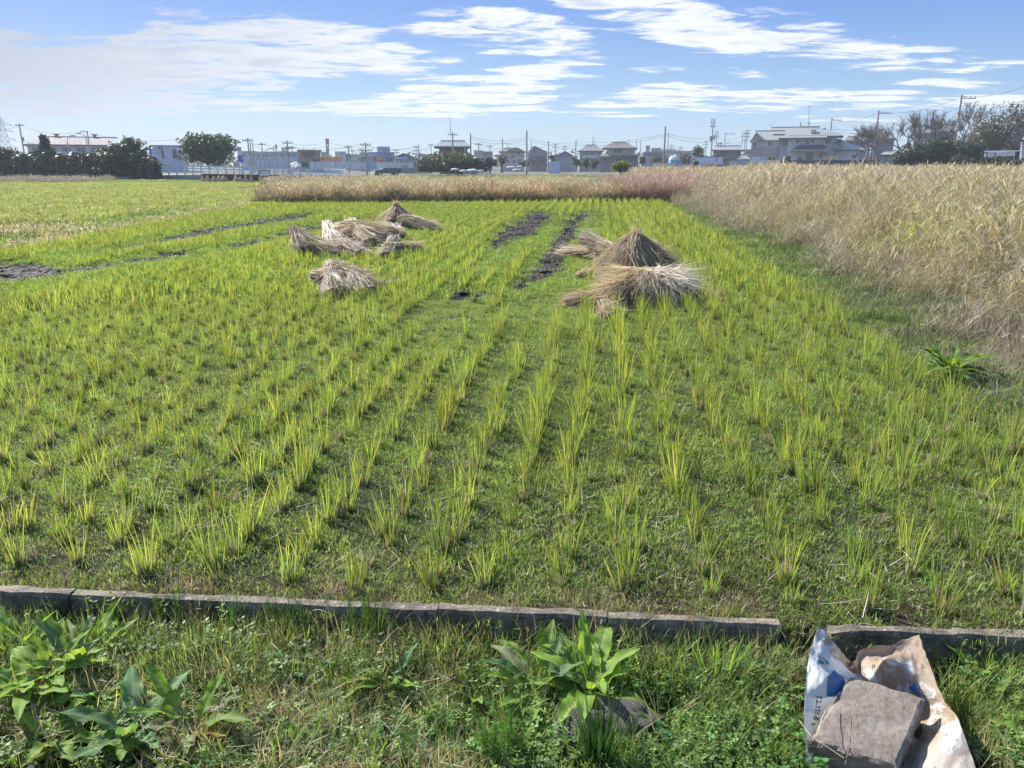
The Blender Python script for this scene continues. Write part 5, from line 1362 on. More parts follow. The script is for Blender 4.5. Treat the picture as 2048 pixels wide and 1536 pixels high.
DKG = np.array([.032, .050, .022]); MDG = np.array([.055, .078, .028]); OLV = np.array([.085, .095, .040]); BRG = np.array([.075, .11, .03])
def tree(name, u, vbase, vtop, D, rad_px, cols, lab, cat='tree', seed=0, lobes=9, n=2600, trunk=.25, size=.16, cone=False, low=.25, group=None, skirt=False):
    r = np.random.default_rng(3000 + seed)
    p0 = at(u, vbase, D); p1 = at(u, vtop, D); H_ = p1.z - p0.z; R_ = rad_px / FPX * D * .965
    o = empty(name, (p0.x, D, p0.z), lab, cat, group)
    g = Geo(); tr = max(.05, H_ * .035)
    g.tube([(0, 0, -.3), (r.uniform(-.1, .1), 0, H_ * .3), (r.uniform(-.2, .2), 0, H_ * .7)], [tr * 1.4, tr, tr * .4], 7)
    g2 = Geo()
    for k in range(lobes):
        if cone:
            f_ = k / lobes; cz = H_ * (low + (1 - low) * f_ * .92); rr_ = R_ * (1 - f_) ** .75 * .8 + .12; cx_ = r.normal(0, R_ * .08); cy_ = r.normal(0, R_ * .1)
        else:
            a_ = 2 * PI * k / lobes * 2.4 + r.uniform(-.3, .3); q = R_ * (.15 + .55 * (k / lobes) ** .5); f_ = r.uniform(0, 1)
            cz = H_ * (low + (1 - low) * (.25 + .55 * f_ * (1 - .35 * q / R_))) if skirt else H_ * (low + (1 - low) * (.2 + .52 * f_ * (1 - .3 * q / R_) + .14 * q / R_)); cx_ = math.cos(a_) * q; cy_ = math.sin(a_) * q * .8; rr_ = R_ * r.uniform(.34, .52)
            g.tube([(0, 0, H_ * trunk), (cx_ * .5, cy_ * .5, (H_ * trunk + cz) * .5), (cx_, cy_, cz)], [tr * .55, tr * .35, tr * .12], 5)
        zz = min(rr_ * .9, max(.2, (H_ - cz) * .98)) if not cone else min(rr_ * 1.3, H_ * .2)
        V, F, C = leaves(n // lobes, (cx_, cy_, cz), (rr_, rr_, zz), size, cols, r, shell=.35)
        k_ = V[:, 2] > .0; g2.add(V, F, C)
    if skirt:
        for k in range(6):
            V, F, C = leaves(n // 12, (R_ * (-.85 + 1.7 * k / 5), r.normal(0, .3), H_ * .17), (R_ * .34, R_ * .34, H_ * .24), size, cols, r, shell=.3); V[:, 2] = np.maximum(V[:, 2], -.2); g2.add(V, F, C)
    g.build('trunk', M['bark'], o); g2.build('crown', M['crown'], o)
    return o
# the dark row at the field's far corner
for k, (u, vb, vt, D, rp, lab, cone) in enumerate((
    (-40, 356, 285, 88, 46, 'dark rounded tree at the outer end of the hedge row', False), (12, 355, 286, 87, 34, 'dark shrubby tree with pale plumes beside the pylon', False), (58, 355, 299, 86, 32, 'lowest dark clump in the hedge row', False),
    (100, 355, 262, 86, 22, 'tallest pointed dark tree in the hedge row', True), (98, 355, 296, 85, 34, 'broad dark bush under the pointed tree', False), (150, 355, 300, 84, 34, 'dark bush in front of the warehouse', False), (196, 355, 301, 83, 32, 'dark bush beside the big round crown', False),
    (258, 357, 265, 82, 46, 'biggest round dark crown in the hedge row', False), (232, 356, 300, 81, 34, 'dark underbush below the big round crown', False), (290, 356, 298, 80, 26, 'spiky dark conifer bush at the guardrail end', False), (300, 357, 316, 79, 20, 'small dark shrub touching the guardrail', False))):
    tree('evergreen_tree', u, vb, vt, D, rp, [DKG, DKG, MDG * .8], lab, seed=k, n=3600 if not cone else 2200, lobes=11, cone=cone, size=.2, low=.06, trunk=.1, group='dark trees in a row at the field corner', skirt=not cone)
tree('round_tree', 418, 334, 267, 92, 54, [MDG, OLV, DKG * 1.2, MDG], 'round spreading tree standing alone behind the guardrail', seed=20, n=8000, lobes=20, size=.17, low=.14, trunk=.06)
tree('olive_bush', 905, 342, 306, 112, 58, [OLV * .8, OLV, MDG], 'wide olive green bushy tree below the brown house', skirt=True, seed=21, n=4200, lobes=14, size=.2, low=.05, trunk=.1)
tree('olive_bush', 862, 342, 310, 112, 26, [MDG * .8, DKG, OLV], 'smaller dark bush leaning against the olive bush, by the workshop', skirt=True, seed=22, n=1600, lobes=8, size=.2, low=.05, trunk=.1)
tree('olive_bush', 948, 342, 314, 110, 24, [OLV * .8, MDG], 'low olive bush above the large white tarp heap', skirt=True, seed=23, n=1500, lobes=8, size=.2, low=.05, trunk=.1)
tree('conifer', 980, 342, 306, 108, 14, [DKG, DKG * 1.2], 'dark egg shaped conifer before the beige house', seed=24, n=1500, lobes=7, size=.14, low=.08, trunk=.1)
tree('red_leaf_tree', 1003, 342, 309, 115, 14, [np.array([.16, .08, .07]), np.array([.12, .08, .06])], 'small reddish brown tree beside the dark conifer', seed=25, n=420, lobes=7, size=.13, low=.4)
for k, (u, vb, vt, D, rp, cols, lab) in enumerate((
    (1047, 336, 318, 150, 11, [DKG, MDG], 'small dark shrub at the beige house corner'), (1104, 335, 300, 185, 7, [DKG], 'narrow dark cypress between grey house and shed'), (1153, 338, 312, 150, 9, [DKG], 'dark shrub by the shed end, first of the round shrubs'),
    (1173, 338, 311, 150, 12, [DKG, DKG * 1.3], 'clipped cloud shaped pine before the cream house'), (1187, 338, 319, 148, 11, [DKG], 'squat round shrub before the cream house door'), (1283, 334, 306, 160, 8, [DKG], 'dark upright shrub beside the cream and brown house'),
    (1316, 334, 309, 155, 26, [OLV * .6, MDG * .7], 'rounded greyish bush left of the domed tank'.replace('left of', 'next to')), (1395, 330, 283, 165, 15, [MDG, OLV], 'pine like tree standing over the truck body'), (1391, 333, 319, 148, 6, [DKG, MDG], 'little bush in front of the truck cab'),
    (1572, 330, 309, 148, 7, [DKG * .6], 'dark cloud pruned pine against the large pale house'), (1565, 332, 316, 147, 5, [DKG * .6], 'small dark pruned shrub beside the cloud pruned pine'), (1811, 330, 247, 145, 8, [DKG, OLV * .7], 'narrow dark conifer rising behind the dark hedge'),
    (1540, 328, 313, 152, 9, [DKG, MDG], 'low dark bush under the balcony of the gabled house'))):
    tree('garden_tree', u, vb, vt, D, rp, cols, lab, seed=40 + k, n=900, lobes=7, size=.16, low=.1, trunk=.1)
tree('bamboo_bush', 1240, 347, 321, 60, 22, [np.array([.20, .20, .05]), np.array([.15, .18, .05])], 'yellow green bamboo like bush at the end of the reeds', 'bush', seed=60, n=2200, lobes=9, size=.07, low=.05, trunk=.05)
# masses behind the truck
for k, (u, rp, vt, lab) in enumerate(((1365, 22, 306, 'grey brown leafless thicket beyond the domed tank'), (1410, 20, 309, 'grey brown thicket behind the truck body'), (1432, 12, 300, 'brownish shrub between truck and brown house'))):
    tree('thicket', u, 334, vt, 162, rp, [np.array([.10, .085, .07]), np.array([.08, .075, .06])], lab, 'bush', seed=70 + k, n=1400, lobes=8, size=.16, low=.05, trunk=.1)
# dark hedge and brush on the rise
for k, (u, vb, vt, D, rp, cols, lab) in enumerate((
    (1812, 336, 280, 112, 26, [DKG, DKG * 1.2], 'dark hedge tree at the near end of the tall hedge'), (1850, 336, 276, 112, 30, [DKG, MDG * .8], 'dark green hedge tree in the middle of the tall hedge'), (1888, 336, 270, 112, 30, [DKG, np.array([.035, .065, .025])], 'greener hedge tree rising above the tall hedge'), (1930, 336, 272, 112, 32, [DKG, np.array([.035, .062, .028])], 'tallest dark green tree of the tall hedge'),
    (1925, 338, 310, 104, 24, [np.array([.07, .06, .045]), DKG], 'brownish bramble bush at the foot of the tall hedge'), (1975, 338, 316, 80, 20, [DKG, MDG * .8], 'leafy shrub under the hanging towel'), (2010, 339, 317, 80, 22, [DKG, MDG * .8], 'leafy shrub under the hanging white sheet'), (2050, 339, 316, 80, 24, [DKG, MDG * .7], 'leafy shrub at the white house corner'),
    (2010, 334, 287, 118, 26, [DKG, MDG * .6], 'dark tree behind the washing line'), (2060, 334, 280, 118, 30, [DKG, MDG * .6], 'dark tree behind the white house'))):
    tree('hedge_tree', u, vb, vt, D, rp, cols, lab, seed=80 + k, n=3800, skirt=True, lobes=10, size=.16, low=.04, trunk=.1)
BRN = np.array([.125, .085, .062]); BRN2 = np.array([.09, .075, .055])
for k, (u, vb, vt, D, rp, lab) in enumerate(((1955, 335, 250, 128, 40, 'brown twiggy brush on the bank beyond the tall hedge'), (2015, 335, 246, 126, 46, 'brown twiggy brush above the washing line'), (2075, 335, 250, 124, 46, 'brown twiggy brush behind the white house'), (1900, 335, 252, 134, 34, 'brown twiggy brush behind the greener hedge tree'))):
    tree('brush_bank', u, vb, vt, D, rp, [BRN, BRN2, BRN], lab, 'bush', seed=95 + k, n=3600, lobes=12, size=.13, low=.02, trunk=.1)
tree('leafy_cherry_tree', 1985, 330, 194, 122, 62, [np.array([.095, .075, .04]), np.array([.12, .08, .05]), np.array([.065, .06, .035])], 'tall cherry tree still holding sparse brown green leaves', seed=101, n=4600, lobes=26, size=.15, low=.22, trunk=.15)

def bare_tree(u, vb, vt, D, wpx, lab, seed, cm=None):
    r = random.Random(seed); p0 = at(u, vb, D); p1 = at(u, vt, D); H_ = p1.z - p0.z; W_ = wpx / FPX * D
    o = empty('bare_tree', (p0.x, D, p0.z), lab, 'tree', 'bare cherry trees on the rise'); g = Geo(); g2 = Geo()
    def grow(p, d, L, rad, lev):
        pts_ = [p]; q = p.copy(); dd = d.copy()
        for i in range(4):
            dd = (dd + Vector((r.gauss(0, .13), r.gauss(0, .13), r.gauss(0.02, .10)))).normalized(); q = q + dd * L / 4
            q.x = max(-W_ * 2, min(W_ * 2, q.x)); q.z = min(q.z, H_ * 1.03); pts_.append(q.copy())
        (g if lev < 2 else g2).tube(pts_, [rad, rad * .85, rad * .7, rad * .58, rad * .45], 5 if lev < 2 else 3, cap=False)
        if lev >= 5: return
        for c in range(3 if lev < 2 else 4):
            i = r.choice([2, 3, 4]) if lev else 4
            a = r.uniform(0, 6.28); sp = .75 if lev == 0 else .62
            nd = (dd + Vector((math.cos(a) * sp, math.sin(a) * sp, r.uniform(-.1, .30)))).normalized()
            grow(pts_[i], nd, L * r.uniform(.62, .82), rad * (.55 if lev < 2 else .68), lev + 1)
    grow(Vector((0, 0, -.2)), Vector((r.uniform(-.15, .15), 0, 1)).normalized(), H_ * .35, H_ * .030, 0)
    g.build('trunk', M['twig'], o); g2.build('twigs', M['twig'], o)
for k, (u, vb, vt, D, w_, lab) in enumerate(((1722, 332, 236, 140, 34, 'bare spreading cherry tree nearest the large pale house'), (1752, 332, 228, 138, 36, 'bare dark trunked cherry tree beside the rusty pole'), (1800, 332, 226, 140, 34, 'bare cherry tree behind the narrow conifer'),
    (1838, 332, 218, 136, 36, 'bare cherry tree over the steep white gable'), (1878, 332, 212, 134, 34, 'bare cherry tree just before the high pole'), (1925, 332, 208, 130, 34, 'bare cherry tree with twigs around the transformer'), (2040, 332, 196, 126, 40, 'bare twiggy tree behind the sparse leafy cherry'))):
    bare_tree(u, vb, vt, D, w_, lab, 500 + k)
# far treeline
g = Geo(); r_ = np.random.default_rng(77)
for k in range(60):
    x = -330 + k * 11.5 + r_.uniform(-4, 4); y = r_.uniform(330, 420)
    V, F, C = leaves(110, (x, y, 2.5), (9, 5, r_.uniform(3, 5.5)), 1.2, [MDG, OLV * .8, DKG], r_); g.add(V, F, C)
o = g.build('treeline', M['crown']); o['kind'] = 'stuff'; tag(o, 'faint far treeline and rooftops greenery along the horizon', 'treeline')
# roadside greenery beyond the reeds
x, y = grid(-22, 70, 86, 122, 1.1)
s_, r2_ = sr(x, y)
VG = [weed_mesh(520 + i, 60, .8, (.10, .26), .05, (OLIV * .8, GRN, OLIV), 2, .5, mat='cover') for i in range(3)]
m = (x < 8 + (y - 44) * .14)
pts = np.stack([x, y, ground_z(x, y)], 1)[m]
scatter('roadside_weeds', pts, VG, 'green weeds and vegetable rows along the road beyond the reeds', 'weeds', scale=rng.uniform(.6, 1.1, len(pts)))
# small straw stooks below the guardrail
for k, (u, v, w_) in enumerate(((405, 356, 5), (415, 354, 6), (428, 355, 7), (437, 354, 6), (446, 354, 7), (452, 356, 6), (471, 353, 6), (480, 356, 7), (491, 353, 5), (503, 354, 5))):
    b_ = G(u, 362, -.05); D = 72; p = at(u, v, D); r = np.random.default_rng(900 + k); n = 420
    a_ = r.uniform(0, 6.28, n); gz_ = float(ground_z(p.x, D)); R_ = w_ / FPX * D * 1.15
    H_ = max(.5, p.z - gz_ + .08)
    q = np.stack([np.cos(a_) * R_, np.sin(a_) * R_, np.zeros(n)], 1) * r.uniform(.7, 1.05, (n, 1))
    V, F, C = blades(n, q, H_ * r.uniform(.8, 1.1, n) * 1.15, .035, a_ + PI, np.full(n, math.atan(R_ / H_) * .85), r.normal(0, .1, n), 2, jit((.42, .30, .20), n, .2, r), jit((.52, .40, .27), n, .2, r), jit((.56, .44, .3), n, .2, r), r=r)
    g = Geo(); g.add(V, F, C); o = g.build('straw_stook', M['straw']); o.location = (p.x, D, gz_); tag(o, 'small tan straw stook, ' + ('outermost of the row near the field corner trees', 'second from the field corner trees', 'third in the row, a wide one', 'in the middle of the first five', 'fifth in the row, by its gap', 'sixth, last before the gap in the row', 'first after the gap in the row', 'widest one after the gap', 'next but one to the notice board', 'nearest the notice board')[k], 'straw stook', 'small straw stooks below the guardrail')
# ------------------------------------------------------------------ straw sheaves in the paddy
TAN = np.array([.50, .42, .30]); PALE = np.array([.64, .59, .52]); BRS = np.array([.38, .31, .22]); DIM = np.array([.22, .18, .13])
def straws(g, A, B, ra, rb, n, col, r, wd=0.0050, bend=.05, flat=1.0, seg=4, sag=0.0, spread=None):
    """straws running from a disc round A to a disc round B"""
    n = int(n * 1.45); A = np.array(A, float); B = np.array(B, float); ax = B - A; L = np.linalg.norm(ax); ax /= L
    up = np.array([0, 0, 1.0]) if abs(ax[2]) < .9 else np.array([0, 1.0, 0])
    e1 = np.cross(ax, up); e1 /= np.linalg.norm(e1); e2 = np.cross(e1, ax)
    a = r.uniform(0, 2 * PI, n); q = r.uniform(0, 1, n) ** .5
    oa = (e1[None] * (np.cos(a) * q)[:, None] + e2[None] * (np.sin(a) * q * flat)[:, None])
    a2 = a + r.normal(0, .35, n)
    ob = (e1[None] * (np.cos(a2) * q)[:, None] + e2[None] * (np.sin(a2) * q * flat)[:, None])
    s0 = r.uniform(-.05, .22, n); s1 = r.uniform(.82, 1.08, n)
    t = np.linspace(0, 1, seg + 1)
    tt = s0[:, None] + (s1 - s0)[:, None] * t[None]
    rad = ra + (rb - ra) * np.clip(tt, 0, 1.2)
    c = A + ax * L * tt[..., None] + oa[:, None] * (ra * (1 - tt))[..., None] + ob[:, None] * (rb * tt)[..., None]
    bd = r.normal(0, bend, (n, 3)); c = c + bd[:, None] * (tt ** 2)[..., None]
    c[..., 2] -= sag * (4 * tt * (1 - tt)) * -1
    side = np.cross(np.tile(ax, (n, 1)), r.normal(0, 1, (n, 3))); side /= np.linalg.norm(side, axis=1, keepdims=True) + 1e-9
    w_ = wd * r.uniform(.5, 1.2, n)
    pr = np.clip(1.1 - t ** 3, .15, 1)
    off = side[:, None] * (w_[:, None] * pr[None])[..., None] * .5
    c[..., 2] = np.maximum(c[..., 2], .005)
    wob = r.normal(0, 1, (n, 3)); c = c + wob[:, None] * (np.sin(t * 5 + r.uniform(0, 6)) * .018)[None, :, None] + (r.uniform(0, 1, n) < .34)[:, None, None] * r.normal(0, .09, (n, 3))[:, None] * (tt ** 3)[..., None]
    c[..., 2] = np.maximum(c[..., 2], .005)
    V = np.stack([c - off, c + off], 2).reshape(n, -1, 3)
    b0 = (np.arange(n) * (seg + 1) * 2)[:, None]
    F = (b0[:, :, None] + np.array([[2 * i, 2 * i + 1, 2 * i + 3, 2 * i + 2] for i in range(seg)])[None]).reshape(-1, 4)
    cc = jit(col, n, .3, r); dk = r.uniform(0, 1, n) < .12; cc[dk] *= .45
    C = np.repeat(cc, (seg + 1) * 2, 0)
    g.add(V.reshape(-1, 3), F, C)

def core(g, A, B, ra, rb, flat=1.0):
    A = Vector(A); B = Vector(B); n = 8; k = 9; ax = (B - A).normalized(); e1 = ax.cross(Vector((0, 0, 1)) if abs(ax.z) < .9 else Vector((0, 1, 0))).normalized(); e2 = e1.cross(ax)
    V = []
    for i in range(n + 1):
        t_ = i / n; c = A.lerp(B, t_); q = (ra + (rb - ra) * t_) * .86
        for j in range(k):
            a = 2 * PI * j / k; z = 1 + .12 * math.sin(j * 2.3 + i * 1.7)
            v_ = c + (e1 * math.cos(a) + e2 * math.sin(a) * flat) * q * z; v_.z = max(v_.z, -.01); V.append(v_)
    g.add(V, [[i * k + j, i * k + (j + 1) % k, (i + 1) * k + (j + 1) % k, (i + 1) * k + j] for i in range(n) for j in range(k)], DIM)
    g.poly([V[j] for j in range(k)], DIM); g.poly([V[n * k + j] for j in range(k)], DIM)

def GP(u, v, h=0.0):
    """point h metres above the field where the ground pixel is u,v"""
    p = G(u, v); return (p.x, p.y, h)
def HP(u, v, D): p = at(u, v, D); return (p.x, p.y, max(.02, p.z))
def sheaf(bundles, lab, seed, name='straw_sheaf', cat='straw sheaf', grp='straw sheaves lying in the paddy'):
    r = np.random.default_rng(1500 + seed); g = Geo()
    for (A, B, ra, rb, n, col, kw) in bundles:
        kw = dict(kw); cr = kw.pop('core', True)
        if cr: core(g, A, B, ra, rb, kw.get('flat', 1.0))
        straws(g, A, B, ra, rb, n, col, r, **kw)
    o = g.build(name, M['sheaf']); tag(o, lab, cat, grp); return o

# upright tent of sheaves on the nearer side and its neighbours
D1 = 10.6
ap = HP(1268, 482, D1)
tent = []
for (u, v, n, col, rb) in ((1205, 560, 900, TAN * .9, .17), (1225, 566, 800, TAN * .85, .15), (1250, 568, 800, TAN, .16), (1275, 560, 900, TAN * .9, .17), (1305, 560, 900, TAN, .16), (1335, 556, 900, TAN * .85, .14), (1352, 560, 700, BRS, .12), (1240, 530, 700, TAN * 1.1, .18), (1300, 528, 700, TAN * 1.1, .18)):
    b_ = G(u, v); tent.append((ap, (ap[0] + (b_.x - ap[0]) * .88, b_.y, .03), .12, rb * .9, int(n * 1.25), col, dict(wd=0.0065, bend=.09, core=True, sag=.07)))
for (u0, v0, u1, v1) in ((1225, 515, 1212, 548), (1300, 505, 1330, 540), (1255, 500, 1240, 545), (1288, 498, 1296, 545)):
    tent.append((HP(u0, v0, D1 - .1), HP(u1, v1, D1 - .25), .10, .15, 420, TAN * .95, dict(wd=.006, bend=.10, core=False, sag=.03)))
tent.append((ap, (ap[0] + .03, ap[1], ap[2] + .14), .09, .07, 350, TAN * .95, dict(wd=0.0065, bend=.02, core=False)))
sheaf(tent, 'tallest straw sheaf stood up like a tent on the dry weed side of the ruts', 1)
a0 = HP(1248, 492, 11.0)
sheaf([(a0, HP(1225, 535, 11.0), .09, .13, 700, PALE, dict(wd=0.0072, bend=.05))], 'pale straw bunch leaning against the back of the tent shaped sheaf', 2)
sheaf([(HP(1235, 505, 11.4), HP(1168, 476, 12.2), .07, .12, 500, TAN, dict(wd=0.0065, bend=.06)), (HP(1240, 505, 11.4), HP(1190, 512, 11.4), .08, .10, 300, TAN, dict(wd=0.0065))], 'straw bunch fanned out behind the tent shaped sheaf', 3)
sheaf([(HP(1205, 500, 11.8), GP(1118, 508, .03), .07, .04, 420, TAN * 1.15, dict(wd=0.0058, bend=.04))], 'thin straw wisp lying flat towards the ruts', 4)
sheaf([(HP(1300, 500, 11.0), HP(1311, 487, 11.0), .05, .07, 260, BRS * 1.3, dict(wd=0.0058, bend=.03))], 'small brown straw end poking out beside the tent shaped sheaf', 5)
sheaf([(GP(1153, 562, .05), GP(1182, 556, .06), .05, .07, 320, TAN * 1.05, dict(wd=0.0058, bend=.03))], 'smallest straw bundle lying alone near the tent shaped sheaf', 6)
heap = []
for (u0, v0, h0, u1, v1, h1, ra, rb, n, col) in ((1290, 578, .16, 1215, 600, .06, .13, .17, 900, TAN * 1.05), (1295, 572, .18, 1260, 612, .03, .13, .15, 900, TAN * 1.1), (1300, 574, .17, 1300, 612, .03, .13, .16, 900, PALE), (1305, 574, .17, 1335, 608, .04, .13, .16, 950, PALE * 1.02),
                                             (1300, 572, .17, 1365, 598, .05, .12, .14, 900, PALE), (1290, 576, .14, 1200, 618, .02, .10, .14, 800, TAN * .95), (1320, 570, .14, 1372, 588, .06, .10, .11, 600, PALE * .95)):
    a = G(u0, v0 + 14); b_ = G(u1, v1); heap.append(((a.x, a.y, h0), (b_.x, b_.y, h1), ra, rb, n, col, dict(wd=0.0072, bend=.12, sag=.07)))
sheaf(heap, 'low spread heap of pale bleached straw in front of the tent shaped sheaf', 7)
sheaf([(GP(1225, 606, .10), GP(1130, 612, .03), .08, .05, 520, TAN * .95, dict(wd=0.0065, bend=.05)), (GP(1205, 616, .06), GP(1225, 640, .02), .07, .08, 420, TAN * .9, dict(wd=0.0065))], 'straw tail trailing from the bleached heap towards the ruts', 8)
sheaf([(GP(1378, 600, .08), GP(1408, 594, .06), .05, .06, 350, TAN, dict(wd=0.0058)), ], 'short straw bundle at the dry weed end of the bleached heap', 9)
sheaf([(GP(1405, 600, .05), GP(1438, 606, .03), .03, .10, 200, TAN * .9, dict(wd=0.0050, core=False))], 'sparse fan of loose straw beyond the short bundle', 10)
# far group
D2 = 20.5
ap = HP(793, 416, D2)
cone_ = [(ap, HP(u, v, D2 + dd), .10, rb, n, TAN * k_, dict(wd=0.0115, bend=.06)) for (u, v, dd, rb, n, k_) in ((768, 456, 0, .20, 500, .9), (785, 458, -.4, .22, 500, 1.0), (802, 456, -.3, .22, 500, 1.05), (818, 452, 0, .20, 500, .95))]
cone_.append((ap, (ap[0] - .02, ap[1], ap[2] + .16), .10, .07, 150, TAN, dict(wd=0.0101, bend=.02, core=False)))
sheaf(cone_, 'cone shaped straw sheaf standing furthest back, by the bund', 11)
sheaf([(GP(805, 460, .22), GP(878, 466, .05), .17, .08, 600, TAN * 1.05, dict(wd=0.0101, bend=.05, sag=.05))], 'straw sheaf lying at the foot of the cone shaped one', 12)
sheaf([(GP(800, 476, .05), GP(765, 480, .22), .12, .10, 380, PALE, dict(wd=0.0101, bend=.1)), (GP(790, 472, .2), GP(802, 480, .05), .1, .1, 200, PALE, dict(wd=0.0101, bend=.1))], 'pale tousled straw between the cone and the long spread pile', 13)
sheaf([(GP(672, 488, .18), GP(770, 492, .12), .22, .16, 900, TAN * 1.05, dict(wd=0.0101, bend=.07, sag=.12)), (GP(700, 486, .36), GP(740, 500, .08), .16, .18, 600, TAN, dict(wd=0.0101, bend=.08)), (GP(720, 486, .32), GP(680, 500, .10), .14, .16, 500, BRS * 1.2, dict(wd=0.0101, bend=.07))], 'broad tan pile of sheaves in the middle of the far group', 14)
sheaf([(GP(655, 482, .34), GP(678, 512, .05), .09, .16, 450, PALE, dict(wd=0.0094, bend=.09)), (GP(665, 500, .18), GP(722, 516, .05), .14, .12, 480, PALE * .9, dict(wd=0.0094, bend=.08))], 'pale bleached sheaf in front of the broad tan pile', 15)
sheaf([(GP(590, 510, .44), GP(612, 516, .10), .09, .15, 450, TAN * .95, dict(wd=0.0094, bend=.05)), (GP(600, 508, .34), GP(672, 516, .04), .12, .12, 600, TAN * 1.1, dict(wd=0.0094, bend=.06))], 'sheaf with one raised cut end at the near side of the far group', 16)
sheaf([(GP(775, 512, .12), GP(842, 502, .04), .13, .07, 480, TAN, dict(wd=0.0094, bend=.07)), (GP(790, 500, .18), GP(770, 520, .04), .12, .12, 320, PALE * .85, dict(wd=0.0094, bend=.07))], 'low straggling sheaf below the pale tousled straw', 17)
# small middle pile
sheaf([(GP(628, 572, .13), GP(690, 578, .12), .08, .13, 600, TAN * 1.15, dict(wd=0.0079, bend=.05)), (GP(660, 568, .26), GP(668, 596, .03), .05, .12, 500, PALE, dict(wd=0.0079, bend=.06)), (GP(668, 572, .22), GP(748, 584, .05), .12, .08, 700, TAN * 1.1, dict(wd=0.0079, bend=.05, sag=.03)), (GP(700, 572, .20), GP(722, 594, .03), .09, .09, 450, PALE * .95, dict(wd=0.0079, bend=.07))], 'single low pile of crossed straw nearest the kerb side of the field', 18)
sheaf([(GP(762, 580, .05), GP(790, 576, .04), .05, .06, 200, GREY * .8, dict(wd=0.0065, bend=.04))], 'tiny grey straw bundle beside the crossed straw pile', 19)

# loose straw lying about the paddy
def litter_mesh(seed, n=14, L=(.04, .15), wd=0.0019, col=PALE, rad=.2):
    r = np.random.default_rng(seed); g = Geo(); p = disc(n, rad, r); p[:, 2] = r.uniform(.005, .05, n)
    c = jit(col, n, .3, r)
    V, F, C = blades(n, p, r.uniform(L[0], L[1], n), wd, r.uniform(0, 6.28, n), r.uniform(1.1, 1.6, n), r.normal(0.1, .35, n), 4, c * .8, c, c * 1.05, twist=r.uniform(0, 3.1, n), r=r)
    g.add(V, F, C); return g.mesh('litter_%d' % seed, M['straw'])
LT = [litter_mesh(600 + i, 12) for i in range(5)]
x, y = grid(-10, 9, 2.3, 16, .34)
kd_ = kdist(x, y); s_, r2_ = sr(x, y)
m = (kd_ > .05) & (s_ < S_B + 1) & (np.abs(x) < y * .75 + .6) & (rng.uniform(0, 1, len(x)) < .25 + .75 * (kd_ < 1.4))
pts = np.stack([x, y, ground_z(x, y)], 1)[m]
scatter('loose_straw', pts, LT, 'loose cut straws scattered over the paddy soil', 'straw litter', tilt=.1)
# ------------------------------------------------------------------ weedy bank in front of the kerb
def clover_mesh(seed, n=34, rad=.07, h=(.02, .07), lf=.010, col=(.115, .205, .05)):
    r = np.random.default_rng(seed); g = Geo(); p = disc(n, rad, r)
    hh = r.uniform(h[0], h[1], n); off = r.normal(0, .015, (n, 2))
    for i in range(n):
        top = np.array([p[i, 0] + off[i, 0], p[i, 1] + off[i, 1], hh[i]]); c = np.array(col) * r.uniform(.65, 1.4) * (1 + r.uniform(-.1, .15, 3))
        g.add([p[i], p[i] + (.0012, 0, 0), top], [[0, 1, 2]], c * .8)
        nrm = np.array([r.normal(0, .35), r.normal(0, .35) - .15, 1.0]); nrm /= np.linalg.norm(nrm); e1 = np.cross(nrm, [0, 1, 0.1]); e1 /= np.linalg.norm(e1); e2 = np.cross(nrm, e1)
        a0 = r.uniform(0, 6.28); k = 3; sz = lf * r.uniform(.6, 1.35)
        for j in range(k):
            a = a0 + j * 2 * PI / k; d = e1 * math.cos(a) + e2 * math.sin(a); q = e1 * -math.sin(a) + e2 * math.cos(a)
            V = [top, top + d * sz * .55 + q * sz * .45 + nrm * sz * .1, top + d * sz * 1.0 + q * sz * .38, top + d * sz * .96 - q * sz * .38, top + d * sz * .55 - q * sz * .45 + nrm * sz * .1]
            g.add(V, [[0, 1, 2], [0, 2, 3], [0, 3, 4]], c)
    return g.mesh('clover_%d' % seed, M['cover'])
def sprig_mesh(seed, n=9, h=(.04, .11), lf=.014, col=(.15, .23, .045)):
    """upright weeds with small paired leaves"""
    r = np.random.default_rng(seed); g = Geo(); p = disc(n, .05, r)
    for i in range(n):
        H_ = r.uniform(*h); az = r.uniform(0, 6.28); ln = r.uniform(0, .5); c = np.array(col) * r.uniform(.7, 1.35)
        tip = p[i] + np.array([math.cos(az) * math.sin(ln), math.sin(az) * math.sin(ln), math.cos(ln)]) * H_
        g.add([p[i] - (.0008, 0, 0), p[i] + (.0008, 0, 0), tip], [[0, 1, 2]], c * .8)
        for k in range(7):
            t_ = .25 + .75 * k / 6; b0 = p[i] + (tip - p[i]) * t_
            for sg in (0, PI):
                a = k * 1.4 + sg + r.uniform(-.3, .3); d = np.array([math.cos(a), math.sin(a), r.uniform(.1, .6)]); d /= np.linalg.norm(d); q = np.cross(d, [0, 0, 1]); sz = lf * r.uniform(.6, 1.2)
                g.add([b0, b0 + d * sz * .5 + q * sz * .25, b0 + d * sz, b0 + d * sz * .5 - q * sz * .25], [[0, 1, 2, 3]], c * r.uniform(.8, 1.2))
    return g.mesh('sprig_%d' % seed, M['cover'])
def grass_mesh(seed, n=30, h=(.05, .14), wd=.0035, col=(.15, .22, .045), rad=.05, lean=.5, curve=.9, tip=None):
    r = np.random.default_rng(seed); g = Geo(); p = disc(n, rad, r); c = jit(col, n, .3, r)
    tp = c * 1.3 if tip is None else jit(tip, n, .25, r)
    V, F, C = blades(n, p, r.uniform(h[0], h[1], n), r.uniform(.6, 1.3, n) * wd, r.uniform(0, 6.28, n), np.abs(r.normal(0, lean, n)), r.uniform(0, 1, n) * curve, 5, c * .7, c, tp, r=r)
    g.add(V, F, C); return g.mesh('bank_grass_%d' % seed, M['cover'])
